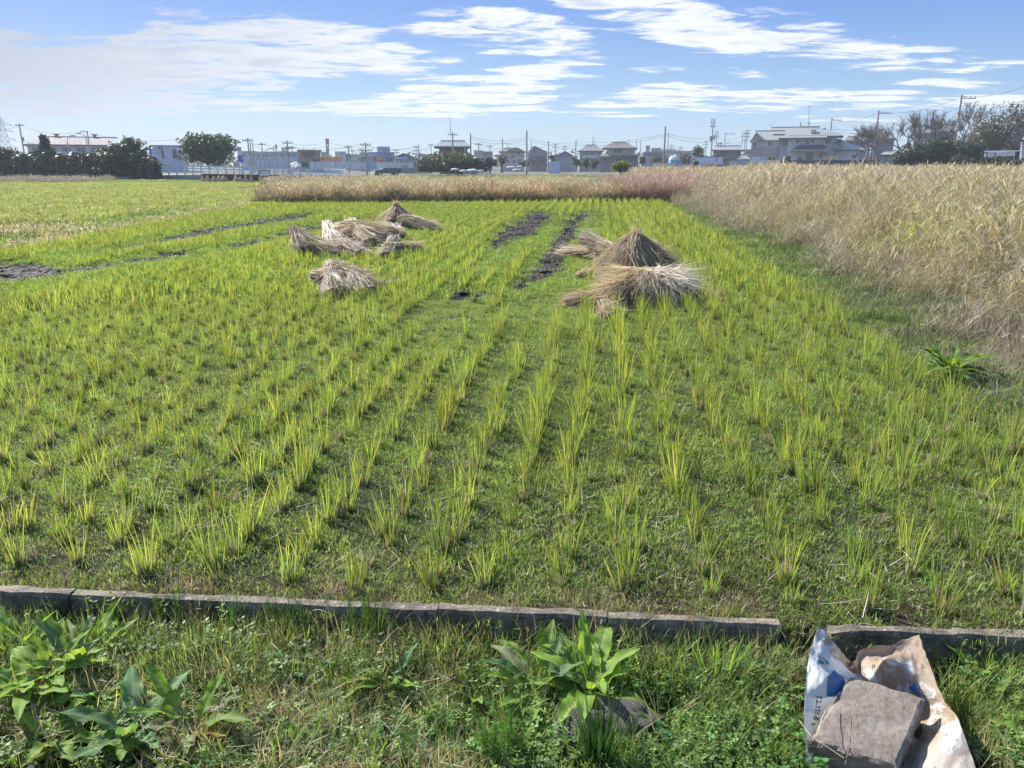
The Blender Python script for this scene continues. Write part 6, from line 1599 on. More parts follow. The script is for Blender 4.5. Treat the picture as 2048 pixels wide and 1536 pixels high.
B_CL = [clover_mesh(700 + i) for i in range(5)] + [clover_mesh(705 + i, 26, .07, (.015, .05), .015, (.085, .17, .05)) for i in range(3)]
B_SP = [sprig_mesh(710 + i) for i in range(4)]
B_GR = [grass_mesh(720 + i) for i in range(5)]
B_DR = [grass_mesh(730 + i, 44, (.05, .16), .0026, (.34, .28, .16), .06, 1.0, 1.4) for i in range(4)]
B_FN = [grass_mesh(740 + i, 60, (.04, .11), .0022, (.16, .225, .06), .07, .8, 1.2, (.26, .29, .10)) for i in range(5)]
ALLB = B_CL + B_SP + B_GR + B_DR + B_FN      # 0-7, 8-11, 12-16, 17-20, 21-25
x, y = grid(-2.6, 3.2, 1.15, 2.62, .034)
kd_ = kdist(x, y); rk = [G(1085, 1425, -.1), G(1130, 1395, -.1), G(1300, 1400, -.1), G(1345, 1440, -.1), G(1330, 1500, -.1), G(1100, 1500, -.1)]; m = (kd_ < -.07) & (np.abs(x) < y * .72 + .5) & ~in_poly(x, y, rk)
blk = [G(1595, 1340, -.1), G(1700, 1320, -.1), G(1850, 1300, -.1), G(1930, 1430, -.1), G(1990, 1560, -.1), G(2040, 1700, -.1), G(1590, 1700, -.1)]
m &= ~in_poly(x, y, blk)
q1 = fnoise(x, y, 4.5, 51); q2 = fnoise(x, y, 3.5, 52)
u_ = rng.uniform(0, 1, len(x)); nearK = kd_ > -.42
ix = np.where(u_ < .30, rng.integers(21, 26, len(x)), np.where(u_ < .45, rng.integers(12, 17, len(x)), np.where(u_ < .58, rng.integers(8, 12, len(x)), rng.integers(0, 8, len(x)))))
ix = np.where((q1 > .1) & (rng.uniform(0, 1, len(x)) < .4), rng.integers(17, 21, len(x)), ix)
ix = np.where(nearK & (rng.uniform(0, 1, len(x)) < .62), rng.integers(21, 26, len(x)), ix)
m &= ~((q2 > .62) & (rng.uniform(0, 1, len(x)) < .7))
pts = np.stack([x, y, ground_z(x, y) - .004], 1)[m]
scatter('bank_weeds', pts, ALLB, 'mixed clover, fine grass and dry wisps covering the near bank', 'weeds', scale=rng.uniform(.6, 1.15, len(pts)) * (1 + .35 * (kdist(pts[:, 0], pts[:, 1]) > -.3)), idx=ix[m], tilt=.15)
# a wider fringe of the same bank beyond the frame
x, y = grid(-6, 7, -.6, 2.7, .12)
kd_ = kdist(x, y); m = (kd_ < -.1) & ((np.abs(x) > y * .72 + .5) | (y < 1.15)) & ~in_poly(x, y, blk)
pts = np.stack([x, y, ground_z(x, y) - .004], 1)[m]
scatter('bank_weeds', pts, ALLB, 'more of the mixed clover and grass further along the bank', 'weeds', scale=rng.uniform(1.1, 1.8, len(pts)), tilt=.15)
B_LT = [litter_mesh(620 + i, 16, (.03, .14), .0022, (.42, .35, .24), .08) for i in range(4)]
x, y = grid(-2.4, 3.0, 1.2, 2.6, .085); m = (kdist(x, y) < -.08) & ~in_poly(x, y, blk) & (fnoise(x, y, 4.5, 51) > .1)
pts = np.stack([x, y, ground_z(x, y) + .01], 1)[m]
scatter('dry_litter', pts, B_LT, 'thin dry stalks tangled in the bank weeds', 'straw litter', tilt=.2)

n_ = 420; tt_ = rng.uniform(-1.0, 4.6, n_); fr = rng.uniform(0, 1, n_) < .62
off_ = np.where(fr, -.075 - np.abs(rng.normal(0, .035, n_)), .02 + np.abs(rng.normal(0, .03, n_)))
x = KA.x + KD.x * tt_ + KN.x * off_; y = KA.y + KD.y * tt_ + KN.y * off_
m = ~in_poly(x, y, blk) & (fnoise(x, y, 5, 57) > -.3)
pts = np.stack([x, y, ground_z(x, y)], 1)[m]
KF = [grass_mesh(760 + i, 16, (.07, .19), .0026, (.16, .21, .055), .03, .3, .9, (.33, .32, .11)) for i in range(4)] + [grass_mesh(765 + i, 14, (.06, .16), .0022, (.38, .31, .19), .03, .6, 1.5) for i in range(3)]
scatter('kerb_grass', pts, KF, 'thin grass growing against both faces of the kerb', 'grass', scale=rng.uniform(.6, 1.1, len(pts)) * np.where(fr[m], 1, .6), tilt=.2)

# ------------------------------------------------------------------ docks: large lance leaves, each its own piece
LG = np.array([.16, .28, .04]); LB = np.array([.10, .20, .08]); LY = np.array([.30, .33, .04]); LR = np.array([.20, .035, .035]); LP = np.array([.30, .33, .20]); LO = np.array([.34, .17, .03])
def dock_leaf(parent, base, az, elev, L, W, bend, col, r, wave=.008, fold=.30, roll=0.0, spots=0.0, col2=None):
    nt, S_ = 18, np.array([-1, -.75, -.45, -.07, 0, .07, .45, .75, 1])
    t = np.linspace(0, 1, nt + 1); th = elev - bend * t ** 1.3
    ds = L / nt; hx = np.concatenate([[0], np.cumsum(np.cos(th[:-1]) * ds)]); hz = np.concatenate([[0], np.cumsum(np.sin(th[:-1]) * ds)])
    tb = np.clip((t - .16) / .84, 0, 1); wp = W * .47 * (np.sin(PI * np.clip(tb, 0, 1) ** .80) ** .70); wp = np.where(t < .18, .004, np.maximum(wp, .0016))
    ph = r.uniform(0, 6.28, 2); V = []; C = []
    dirx, diry = math.cos(az), math.sin(az)
    for i in range(nt + 1):
        for s in S_:
            lat = s * wp[i] * (1 + .03 * math.sin(t[i] * 38 + ph[0] + s))
            zz = abs(s) * wp[i] * fold + wave * (abs(s) ** 2) * math.sin(t[i] * 16 + ph[1] * (1 if s > 0 else 1.6)) * (wp[i] / (W * .5))
            zz -= .0012 * math.cos(t[i] * 60 - abs(s) * 5) * (abs(s) > .2)
            px_ = hx[i] - math.sin(th[i]) * zz; pz_ = hz[i] + math.cos(th[i]) * zz + s * roll * wp[i]
            V.append((px_ * dirx - lat * diry, px_ * diry + lat * dirx, pz_))
            k = col * (1 + .16 * math.sin(t[i] * 9 + s * 3 + ph[0])) * (.92 + .16 * (math.cos(t[i] * 60 - abs(s) * 5) > .4))
            if col2 is not None:
                f_ = min(1, max(0, .5 + .9 * math.sin(t[i] * 4.2 + s * 2 + ph[1]))); k = k * (1 - f_) + col2 * f_
            if abs(s) < .1: k = k * .62 + LP * .42
            if spots and r.uniform() < spots: k = LO * .5
            C.append(k)
    n = len(S_); F = [[i * n + j, i * n + j + 1, (i + 1) * n + j + 1, (i + 1) * n + j] for i in range(nt) for j in range(n - 1)]
    g = Geo(); g.add(V, F, np.array(C)); o = g.build('leaf', M['dock'], parent, smooth=True); o.location = base
    return o
def dock(u, v, lab, leaves_, seed, name='dock_plant', z=None, size=1.12):
    zz = BANK_Z if z is None else z; p = G(u, v, zz); zz = float(ground_z(p.x, p.y)) + (.06 if z is not None else 0); r = np.random.default_rng(2000 + seed)
    o = empty(name, (p.x, p.y, zz), lab, 'dock plant', 'docks and broad leaved weeds')
    for (n, L, W, e, b, col, kw) in leaves_:
        kw = dict(kw); azr = kw.pop('az', (0, 360))
        for i in range(n):
            az = math.radians(azr[0] + (azr[1] - azr[0]) * (i + r.uniform(.1, .9)) / n)
            dock_leaf(o, (r.normal(0, .008), r.normal(0, .008), .018), az, math.radians(r.uniform(*e) * .82), r.uniform(*L) * size * 1.02, r.uniform(*W) * size * .76, math.radians(r.uniform(*b)), col * r.uniform(.82, 1.18), r, **kw)
    return o
dock(62, 1400, 'biggest dock rosette with bright lance leaves at the corner of the bank', [(9, (.19, .27), (.048, .068), (18, 42), (10, 50), LG, {}), (7, (.14, .2), (.045, .06), (45, 75), (30, 70), LG * 1.1, {}), (3, (.17, .22), (.05, .06), (25, 45), (20, 40), LB, {})], 1)
dock(165, 1345, 'dock with many upright green leaves just behind the biggest rosette', [(9, (.15, .22), (.042, .058), (40, 72), (5, 40), LG, {}), (7, (.16, .23), (.042, .056), (15, 35), (10, 40), LG * .95, {}), (3, (.15, .2), (.04, .055), (55, 75), (10, 30), LB, {}), (1, (.12, .14), (.03, .04), (30, 40), (30, 50), LY * 1.4, dict(az=(-10, 30)))], 2)
dock(25, 1330, 'dock growing half out of view against the kerb', [(9, (.13, .2), (.04, .055), (30, 65), (10, 50), LG * .9, {})], 3)
dock(110, 1370, 'bright lance leaved dock wedged between the biggest rosette and the upright dock', [(9, (.14, .22), (.045, .06), (18, 55), (10, 60), LG * 1.1, {}), (4, (.1, .16), (.04, .05), (50, 75), (10, 50), LG, {})], 15)
dock(205, 1410, 'low dock with bright arching leaves above the bluish crinkled one', [(9, (.12, .2), (.04, .055), (15, 50), (20, 70), LG * 1.05, {}), (3, (.1, .15), (.04, .05), (45, 70), (10, 50), LB, {})], 16)
dock(265, 1480, 'dock with broad bluish crinkled leaves near the bottom of the bank', [(5, (.16, .22), (.065, .085), (35, 65), (10, 40), LB, dict(wave=.011, fold=.18)), (4, (.13, .19), (.06, .08), (15, 35), (10, 40), LG * .8, dict(wave=.011, fold=.18)), (3, (.12, .17), (.05, .06), (10, 30), (5, 30), LB * 1.2, dict(wave=.011))], 4)
dock(388, 1475, 'dock with red and brown blotched dying leaves', [(4, (.15, .21), (.045, .062), (40, 70), (10, 40), LG * .9, dict(wave=.01)), (3, (.12, .16), (.05, .06), (20, 50), (20, 50), LP * .7, dict(wave=.012, spots=.06)), (2, (.12, .15), (.035, .045), (5, 20), (5, 20), LR, dict(az=(-120, 10), spots=.15)), (3, (.12, .16), (.04, .05), (20, 45), (10, 40), LY * .8, dict(col2=LO, spots=.05)), (2, (.09, .12), (.04, .05), (0, 15), (0, 20), np.array([.30, .22, .17]), dict(spots=.1))], 5)
dock(120, 1500, 'low dock with yellowish leaves under the bluish one', [(6, (.10, .15), (.045, .06), (15, 50), (10, 50), LG * .95, dict(wave=.01)), (2, (.1, .13), (.04, .05), (10, 40), (10, 30), LY * .7, {})], 6)
dock(782, 1385, 'dock with arching yellowing leaves in the middle of the bank', [(3, (.15, .19), (.034, .045), (45, 65), (90, 130), LY * .75, dict(az=(120, 240), col2=LG)), (4, (.10, .15), (.032, .042), (30, 60), (20, 60), LG, {}), (3, (.12, .16), (.035, .045), (60, 80), (20, 50), LB, {}), (3, (.1, .15), (.03, .04), (5, 25), (5, 25), LY * .8, {}), (1, (.08, .1), (.04, .05), (0, 10), (0, 10), np.array([.36, .16, .04]), {})], 7)
dock(1180, 1395, 'large bright dock with tall upright leaves reaching above the kerb', [(1, (.20, .21), (.045, .05), (74, 80), (-5, 12), LG * .8, dict(az=(75, 100), fold=.3, wave=.02)), (4, (.18, .24), (.065, .08), (30, 62), (40, 95), LG * 1.05, {}), (5, (.14, .2), (.055, .07), (52, 78), (20, 75), LG * 1.1, {}), (7, (.14, .2), (.055, .07), (15, 45), (10, 60), LG, {}), (2, (.19, .22), (.06, .07), (25, 45), (60, 100), LP * .75, dict(az=(-150, -60), fold=.1)), (2, (.15, .2), (.05, .06), (10, 30), (60, 90), LB * 1.1, dict(az=(-120, -50))), (3, (.13, .19), (.045, .055), (35, 60), (20, 60), LB, dict(az=(100, 200)))], 8, size=1.22)
dock(1075, 1385, 'dock sprawling against the large bright dock', [(7, (.13, .19), (.045, .058), (10, 45), (5, 40), LG, {}), (3, (.12, .16), (.04, .05), (50, 75), (10, 40), LB, {}), (1, (.15, .17), (.045, .05), (40, 50), (30, 50), LP * .9, dict(az=(130, 150)))], 9, size=1.35)
dock(950, 1400, 'dock with one long yellow green leaf lying flat', [(1, (.15, .16), (.035, .038), (4, 8), (0, 6), LY * .9, dict(az=(170, 185))), (4, (.08, .12), (.03, .04), (20, 60), (10, 40), LG * .9, {})], 10)
dock(720, 1465, 'small broad leaved weed in the shade of the middle bank', [(6, (.06, .09), (.035, .045), (10, 50), (10, 40), LB, dict(fold=.1)), (2, (.05, .08), (.03, .04), (10, 40), (10, 40), LG * .7, {})], 11)
dock(1975, 1385, 'leafy dock growing behind the bag by the chipped kerb', [(8, (.11, .17), (.028, .04), (30, 70), (10, 50), LG, {}), (4, (.09, .13), (.03, .04), (10, 30), (10, 30), LG * .8, {})], 12)
dock(2060, 1500, 'broad green weed at the very corner beside the bag', [(8, (.10, .15), (.035, .05), (15, 60), (10, 50), LG * .95, {})], 13)
dock(1905, 742, 'lone dock with glossy leaves on the weedy verge above the rice', [(11, (.18, .34), (.075, .10), (20, 75), (20, 90), LG * .62, dict(wave=.014)), (6, (.2, .3), (.055, .07), (5, 35), (10, 50), LB * .6, {}), (4, (.24, .3), (.05, .06), (40, 60), (10, 40), LG * .65, dict(az=(0, 360)))], 14, z=.08, size=1.15)
for k, (u, v, lab) in enumerate(((905, 1325, 'small plantain like weed at the kerb foot beside the sprawling dock'), (600, 1500, 'small broad weed among the broad bladed grass'), (1050, 1500, 'small round leaved weed beside the rush tuft'), (1560, 1400, 'small green weed by the flap of the bag'), (470, 1300, 'little green weed below the long kerb'), (1330, 1330, 'small leafy weed right of'.replace('right of', 'just beyond') + ' the large bright dock'))):
    dock(u, v, lab, [(7, (.05, .085), (.02, .03), (15, 65), (10, 50), LG * .9, dict(wave=.005))], 30 + k, name='broad_leaf_weed')

# grasses that stand out
def tuft_thing(u, v, lab, n, h, wd, lean, curve, col, seed, rad=.03, tip=None, name='grass_tuft', cat='grass tuft', az=None, z=None):
    zz = BANK_Z if z is None else z; p = G(u, v, zz); r = np.random.default_rng(2500 + seed); g = Geo(); q = disc(n, rad, r); c = jit(col, n, .25, r); tp = c * 1.3 if tip is None else jit(tip, n, .2, r)
    a = np.arctan2(q[:, 1], q[:, 0]) + r.normal(0, .6, n) if az is None else np.radians(az) + r.normal(0, .5, n)
    V, F, C = blades(n, q, r.uniform(h[0], h[1], n), r.uniform(.7, 1.3, n) * wd, a, np.abs(r.normal(lean, lean * .6, n)), r.uniform(.2, 1, n) * curve, 7, c * .7, c, tp, r=r)
    g.add(V, F, C); o = g.build(name, M['cover']); o.location = (p.x, p.y, float(ground_z(p.x, p.y))); tag(o, lab, cat, 'standing grass tufts'); return o
tuft_thing(1195, 1545, 'dark green spiky rush tuft before the dark rock', 130, (.12, .27), .0040, .22, .35, (.028, .075, .018), 1, .028, (.06, .12, .03), 'rush_tuft', 'rush')
tuft_thing(1225, 1520, 'long arching grass blades sweeping over the dark rock', 12, (.22, .32), .0035, .35, 1.3, (.08, .15, .035), 2, .02)
tuft_thing(1440, 1365, 'broad bladed bright grass leaning beside the bag', 26, (.09, .19), .0075, .6, .6, (.12, .22, .03), 3, .04, (.24, .32, .05))
tuft_thing(1375, 1300, 'dry brownish grass tuft near the broad bladed grass', 40, (.06, .13), .0025, .3, .6, (.22, .17, .08), 4, .02, (.30, .24, .13))
tuft_thing(550, 1530, 'broad bladed grass clump at the bottom of the bank', 30, (.08, .17), .006, .5, .7, (.10, .18, .03), 5, .04)
tuft_thing(730, 1530, 'second broad bladed clump with fanned blades', 16, (.09, .16), .0085, .6, .4, (.13, .22, .035), 6, .03)
tuft_thing(430, 1370, 'arching green grass behind the blotched dock', 22, (.10, .18), .004, .7, 1.2, (.09, .17, .04), 7, .03)
tuft_thing(1470, 1470, 'wispy half dry grass between rock and bag', 60, (.08, .17), .0025, .8, 1.2, (.24, .20, .11), 8, .06, (.36, .29, .18))
tuft_thing(1960, 1340, 'bright upright grass between bag and chipped kerb', 30, (.07, .14), .005, .4, .6, (.11, .22, .035), 9, .05)
tuft_thing(1320, 1480, 'pale dry stalks bending over the end of the rock', 30, (.09, .18), .0022, .7, 1.3, (.30, .25, .14), 10, .04)
tuft_thing(760, 1290, 'tall thin grass blades standing against the kerb', 20, (.12, .22), .0028, .2, .5, (.09, .17, .03), 11, .05)
tuft_thing(1265, 1320, 'slender blades rising past the kerb beside the large dock', 16, (.12, .24), .0035, .25, .6, (.09, .17, .035), 12, .04)
tuft_thing(215, 1285, 'thin yellow green blades crossing the long kerb', 18, (.1, .2), .003, .5, .8, (.18, .22, .05), 13, .06)

def horsetail(u, v, lab, n, h, seed):
    p = G(u, v, BANK_Z); r = np.random.default_rng(2700 + seed); g = Geo(); c0 = np.array([.10, .20, .035])
    n = int(n * 1.6); o_ = disc(n, .05, r)
    for i in range(n):
        H_ = r.uniform(*h) * 1.15; lx, ly = r.normal(0, .10, 2); b0 = o_[i]; c = c0 * r.uniform(.75, 1.3)
        tipv = b0 + np.array([lx * H_, ly * H_, H_]); g.tube([b0, (b0 + tipv) / 2 + (r.normal(0, .004), 0, 0), tipv], [.0018, .0015, .0009], 3, c, cap=False)
        k = int(H_ / .016)
        B0 = np.repeat(np.stack([b0 + (tipv - b0) * (.22 + .7 * j / k) for j in range(k)]), 5, 0); m = len(B0)
        V, F, C = blades(m, B0, r.uniform(.02, .05, m) * (1 - .4 * np.repeat(np.arange(k) / k, 5)), .0014, r.uniform(0, 6.28, m), np.full(m, .75), r.uniform(-.5, -.1, m), 2, c, c, c * 1.1, twist=r.uniform(0, 3.1, m), r=r)
        g.add(V, F, C)
    o = g.build('horsetail', M['cover']); o.location = (p.x, p.y, float(ground_z(p.x, p.y))); tag(o, lab, 'horsetail', 'horsetails on the bank')
for k, (u, v, lab, n, h) in enumerate(((735, 1300, 'tall horsetail clump standing against the middle of the kerb', 12, (.12, .20)), (560, 1290, 'thin horsetails at the kerb beside the dock free stretch', 7, (.10, .16)), (630, 1295, 'sparse horsetails between two taller clumps', 5, (.10, .17)),
    (1000, 1520, 'dense horsetail clump by the rush tuft', 14, (.08, .15)), (345, 1270, 'pale horsetails in front of the kerb near the upright dock', 8, (.10, .17)), (800, 1530, 'short horsetails at the very bottom of the bank', 6, (.07, .12)), (480, 1275, 'horsetails mixed with dry grass at the kerb', 6, (.10, .16)), (250, 1260, 'horsetails behind the upright dock', 6, (.09, .15)), (1100, 1330, 'delicate horsetails behind the sprawling dock', 6, (.1, .16)))):
    horsetail(u, v, lab, n, h, k)
# dead dock stalks with seed heads
for k, (u, v, lean, H_, lab) in enumerate(((810, 1400, -.10, .24, 'brown seed stalk rising beside the yellowing dock'), (790, 1375, -.04, .17, 'shorter brown seed stalk within the yellowing dock'), (905, 1390, .10, .19, 'reddish bent stalk near the flat yellow leaf'), (960, 1330, .02, .12, 'reddish stalk leaning on the kerb'), (270, 1265, -.45, .14, 'purple brown stalk leaning over the kerb'))):
    p = G(u, v, BANK_Z); r = random.Random(k); g = Geo(); pts_ = [Vector((lean * H_ * t_ ** 1.5, .02 * t_, H_ * t_)) for t_ in np.linspace(0, 1, 7)]
    g.tube(pts_, [.0028, .0026, .0024, .002, .0018, .0015, .001], 5, (.15, .09, .06), cap=False)
    for q in range(60):
        t_ = r.uniform(.5, 1); c = Vector((lean * H_ * t_ ** 1.5, .02 * t_, H_ * t_)) + Vector((r.gauss(0, .003), r.gauss(0, .003), 0)); s_ = .003
        g.add([c, c + Vector((s_, 0, s_)), c + Vector((0, s_, -s_))], [[0, 1, 2]], (.17, .10, .06))
    o = g.build('seed_stalk', M['straw']); o.location = (p.x, p.y, BANK_Z); tag(o, lab, 'dead stalk', 'dead seed stalks')
# tall reed head and broad seedheads on the verge side
for k, (D, u, vt, lab) in enumerate(((9.5, 2028, 378, 'tall reed with a silvery plume above the dry weeds'),)):
    p = at(u, vt, D); r = np.random.default_rng(5); zt = p.z; g = Geo(); c = np.array([.25, .24, .12])
    g.tube([(-.06, 0, 0), (-.03, 0, zt * .5), (0, 0, zt - .1)], [.006, .005, .003], 5, c, cap=False)
    m = 260; q = np.tile([0, 0, zt - .16], (m, 1)) + np.stack([r.normal(0, .012, m), r.normal(0, .012, m), r.uniform(0, .17, m)], 1); cc = jit((.42, .35, .30), m, .2, r)
    V, F, C = blades(m, q, r.uniform(.03, .07, m), .004, r.uniform(0, 6.28, m), r.uniform(0, .9, m), r.uniform(0, .8, m), 2, cc, cc, cc * 1.2, r=r); g.add(V, F, C)
    m = 9; q = np.stack([np.full(m, -.03), np.zeros(m), np.linspace(.3, zt * .75, m)], 1); cc = jit((.16, .20, .06), m, .2, r)
    V, F, C = blades(m, q, r.uniform(.3, .5, m), .022, r.uniform(0, 6.28, m), r.uniform(.3, .7, m), r.uniform(.3, 1.2, m), 5, cc, cc, cc * 1.2, r=r); g.add(V, F, C)
    o = g.build('plumed_reed', M['straw']); o.location = (p.x, D, .08); tag(o, lab, 'reed')

# ------------------------------------------------------------------ dark rock
def rock_mat():
    m = bpy.data.materials.new('pitted_rock'); m.use_nodes = True; t = NT(m.node_tree); co = t.n('ShaderNodeTexCoord').outputs['Object']
    n1 = t.n('ShaderNodeTexNoise', ins={'Vector': co, 'Scale': 30.0, 'Detail': 8.0, 'Roughness': .7}).outputs[0]; v_ = t.n('ShaderNodeTexVoronoi', ins={'Vector': co, 'Scale': 70.0}).outputs[0]
    c = t.mix(t.rng(n1, .4, .62), (.06, .056, .05, 1), (.27, .25, .225, 1)); bp = t.n('ShaderNodeBump', ins={'Strength': 1.0, 'Distance': .012, 'Height': t.math('ADD', n1, v_)})
    pr = t.n('ShaderNodeBsdfPrincipled', ins={'Base Color': c, 'Roughness': .9, 'Normal': bp.outputs[0]}); t.n('ShaderNodeOutputMaterial', ins={0: pr.outputs[0]}); return m
g = blob_mesh(None, 1.0, 1.0, 4, (.2, .2, .2), k=26, rough=.34); p = G(1212, 1478, -.12)
o = g.build('rock', rock_mat(), smooth=True); o.location = (p.x, p.y, -.105); o.scale = (.172, .085, .085); o.rotation_euler = (0, 0, math.radians(4)); tag(o, 'dark pitted rock half buried below the large bright dock', 'rock')

# ------------------------------------------------------------------ fertiliser bag, draped and weighed down
CTRL = [
    [(1637, 1247, .10), (1672, 1290, .05), (1705, 1325, -.015), (1722, 1300, .015), (1772, 1291, .035), (1812, 1280, .05), (1838, 1271, .07)],
    [(1629, 1275, .075), (1663, 1310, .035), (1712, 1350, -.05), (1728, 1322, -.01), (1778, 1312, .01), (1822, 1304, .03), (1850, 1304, .045)],
    [(1618, 1315, .04), (1655, 1338, .015), (1716, 1368, -.05), (1742, 1352, -.01), (1775, 1318, .038), (1826, 1338, .01), (1862, 1338, .02)],
    [(1612, 1360, .02), (1650, 1375, .005), (1712, 1395, -.085), (1752, 1385, -.06), (1790, 1372, -.045), (1838, 1378, -.03), (1879, 1380, .0)],
    [(1609, 1405, -.015), (1650, 1420, -.05), (1708, 1425, -.105), (1760, 1425, -.105), (1805, 1420, -.105), (1855, 1415, -.07), (1893, 1410, -.01)],
    [(1608, 1450, -.04), (1648, 1465, -.09), (1705, 1470, -.107), (1760, 1472, -.107), (1815, 1470, -.107), (1868, 1455, -.085), (1912, 1431, .005)],
    [(1611, 1495, -.065), (1650, 1510, -.105), (1705, 1515, -.107), (1760, 1520, -.107), (1812, 1520, -.107), (1858, 1500, -.055), (1925, 1462, -.01)],
    [(1616, 1550, -.09), (1655, 1560, -.107), (1710, 1570, -.107), (1765, 1580, -.107), (1815, 1590, -.107), (1868, 1560, -.05), (1946, 1520, -.045)],
    [(1622, 1620, -.10), (1660, 1630, -.107), (1715, 1640, -.107), (1770, 1650, -.107), (1820, 1660, -.107), (1876, 1640, -.055), (1968, 1590, -.06)],
    [(1628, 1700, -.105), (1665, 1710, -.107), (1720, 1720, -.107), (1775, 1730, -.107), (1825, 1740, -.107), (1885, 1720, -.07), (1990, 1670, -.08)]]
CP = np.array([[tuple(G(u, v, z)) for (u, v, z) in row] for row in CTRL])
def cr(P, t):
    n = len(P) - 1; x = min(max(t, 0), 1) * n; i = min(int(x), n - 1); f_ = x - i
    p0 = P[max(i - 1, 0)]; p1 = P[i]; p2 = P[i + 1]; p3 = P[min(i + 2, n)]
    return .5 * ((2 * p1) + (-p0 + p2) * f_ + (2 * p0 - 5 * p1 + 4 * p2 - p3) * f_ ** 2 + (-p0 + 3 * p1 - 3 * p2 + p3) * f_ ** 3)
def bag_pt(s, t):
    p = cr(np.array([cr(CP[i], s) for i in range(len(CP))]), t)
    k = .0018 * (1 - 2 * abs(mnoise.noise(Vector((s * 14 + t * 6, t * 11 - s * 5, 3))))) + .004 * mnoise.noise(Vector((s * 9, t * 13, 1))) + .002 * mnoise.noise(Vector((s * 26, t * 30, 5))) + .0012 * mnoise.noise(Vector((s * 60, t * 70, 8)))
    p = p.copy(); p[2] += k * (1.6 if t < .5 else 1.0); p[1] += k * .6; return p
ns, nt = 84, 110
VB = np.array([bag_pt(i / ns, j / nt) for j in range(nt + 1) for i in range(ns + 1)])
FB = [[j * (ns + 1) + i, (j + 1) * (ns + 1) + i, (j + 1) * (ns + 1) + i + 1, j * (ns + 1) + i + 1] for j in range(nt) for i in range(ns)]
ST = np.array([(i / ns, j / nt, 0) for j in range(nt + 1) for i in range(ns + 1)])
def bag_mat():
    m = bpy.data.materials.new('woven_bag'); m.use_nodes = True; t = NT(m.node_tree)
    at_ = t.n('ShaderNodeAttribute', attribute_name='st'); sv = at_.outputs[1]
    sp = t.n('ShaderNodeSeparateXYZ', ins={0: sv})
    n1 = t.n('ShaderNodeTexNoise', ins={'Vector': sv, 'Scale': 6.0, 'Detail': 7.0, 'Roughness': .65, 'Distortion': .6}).outputs[0]
    n2 = t.n('ShaderNodeTexNoise', ins={'Vector': sv, 'Scale': 17.0, 'Detail': 6.0, 'Roughness': .7, 'Distortion': .4}).outputs[0]
    white = (.60, .60, .585, 1)
    # rust coloured dirt, mostly on the far panel and the inside of the folded corner
    dirt = t.math('ADD', t.rng(sp.outputs[0], .20, .50, -.13, .15), t.rng(sp.outputs[1], .20, .04, 0, .30))
    f_ = t.rng(t.math('ADD', n1, dirt), .50, .66)
    c = t.mix(f_, white, t.mix(t.rng(n2, .35, .65), (.29, .19, .115, 1), (.32, .27, .215, 1)))
    f2 = t.rng(t.math('ADD', n2, t.rng(sp.outputs[0], .3, .8, -.15, .06)), .56, .70); c = t.mix(t.math('MULTIPLY', f2, .8), c, (.20, .135, .095, 1))
    f3 = t.math('MULTIPLY', t.rng(sp.outputs[1], .58, .74), t.rng(n1, .42, .55)); c = t.mix(t.math('MULTIPLY', f3, t.rng(sp.outputs[0], .6, .8)), c, (.52, .46, .38, 1))
    n3 = t.n('ShaderNodeTexNoise', ins={'Vector': sv, 'Scale': 60.0, 'Detail': 3.0}).outputs[0]; c = t.mix(t.rng(n3, .60, .75, 0, .5), c, (.16, .12, .10, 1))
    wv1 = t.n('ShaderNodeTexWave', bands_direction='X', ins={'Vector': sv, 'Scale': 60.0}).outputs[1]; wv2 = t.n('ShaderNodeTexWave', bands_direction='Y', ins={'Vector': sv, 'Scale': 80.0}).outputs[1]
    bp = t.n('ShaderNodeBump', ins={'Strength': .35, 'Distance': .001, 'Height': t.math('ADD', wv1, t.math('ADD', wv2, t.math('MULTIPLY', n2, 6.0)))})
    pr = t.n('ShaderNodeBsdfPrincipled', ins={'Base Color': c, 'Roughness': .42, 'Specular IOR Level': .4, 'Normal': bp.outputs[0]})
    tr = t.n('ShaderNodeBsdfTranslucent', ins={'Color': c}); mx = t.n('ShaderNodeMixShader', ins={0: .22, 1: pr.outputs[0], 2: tr.outputs[0]})
    t.n('ShaderNodeOutputMaterial', ins={0: mx.outputs[0]}); return m
g = Geo(); g.add(VB, FB, ST)
bagE = empty('fertiliser_bag', tuple(CP[4][3]), 'torn white plastic fertiliser bag with rusty stains and blue leaf print under the stone block', 'bag')
o = g.build('sheet', bag_mat(), smooth=True)
a_ = o.data.attributes.new('st', 'FLOAT_VECTOR', 'POINT'); a_.data.foreach_set('vector', ST.astype(np.float32).ravel())
o.data.transform(Matrix.Translation(-bagE.location)); o.parent = bagE
def on_bag(pts2, faces, mat, name, lift=.0016):
    """flat print laid on the bag: pts2 in bag coordinates (0..1 across, 0..1 down)"""
    V = []
    for (s, t_) in pts2:
        p = bag_pt(s, t_); e = .004; n = np.cross(bag_pt(s + e, t_) - bag_pt(s - e, t_), bag_pt(s, t_ - e) - bag_pt(s, t_ + e)); n /= np.linalg.norm(n) + 1e-9
        if n[1] > 0 and abs(n[2]) < .3 or n[2] < -.2: n = -n
        V.append(Vector(p + n * lift) - bagE.location)
    me = bpy.data.meshes.new(name); me.from_pydata([tuple(v) for v in V], [], faces); me.materials.append(mat); return obj(name, me, bagE)
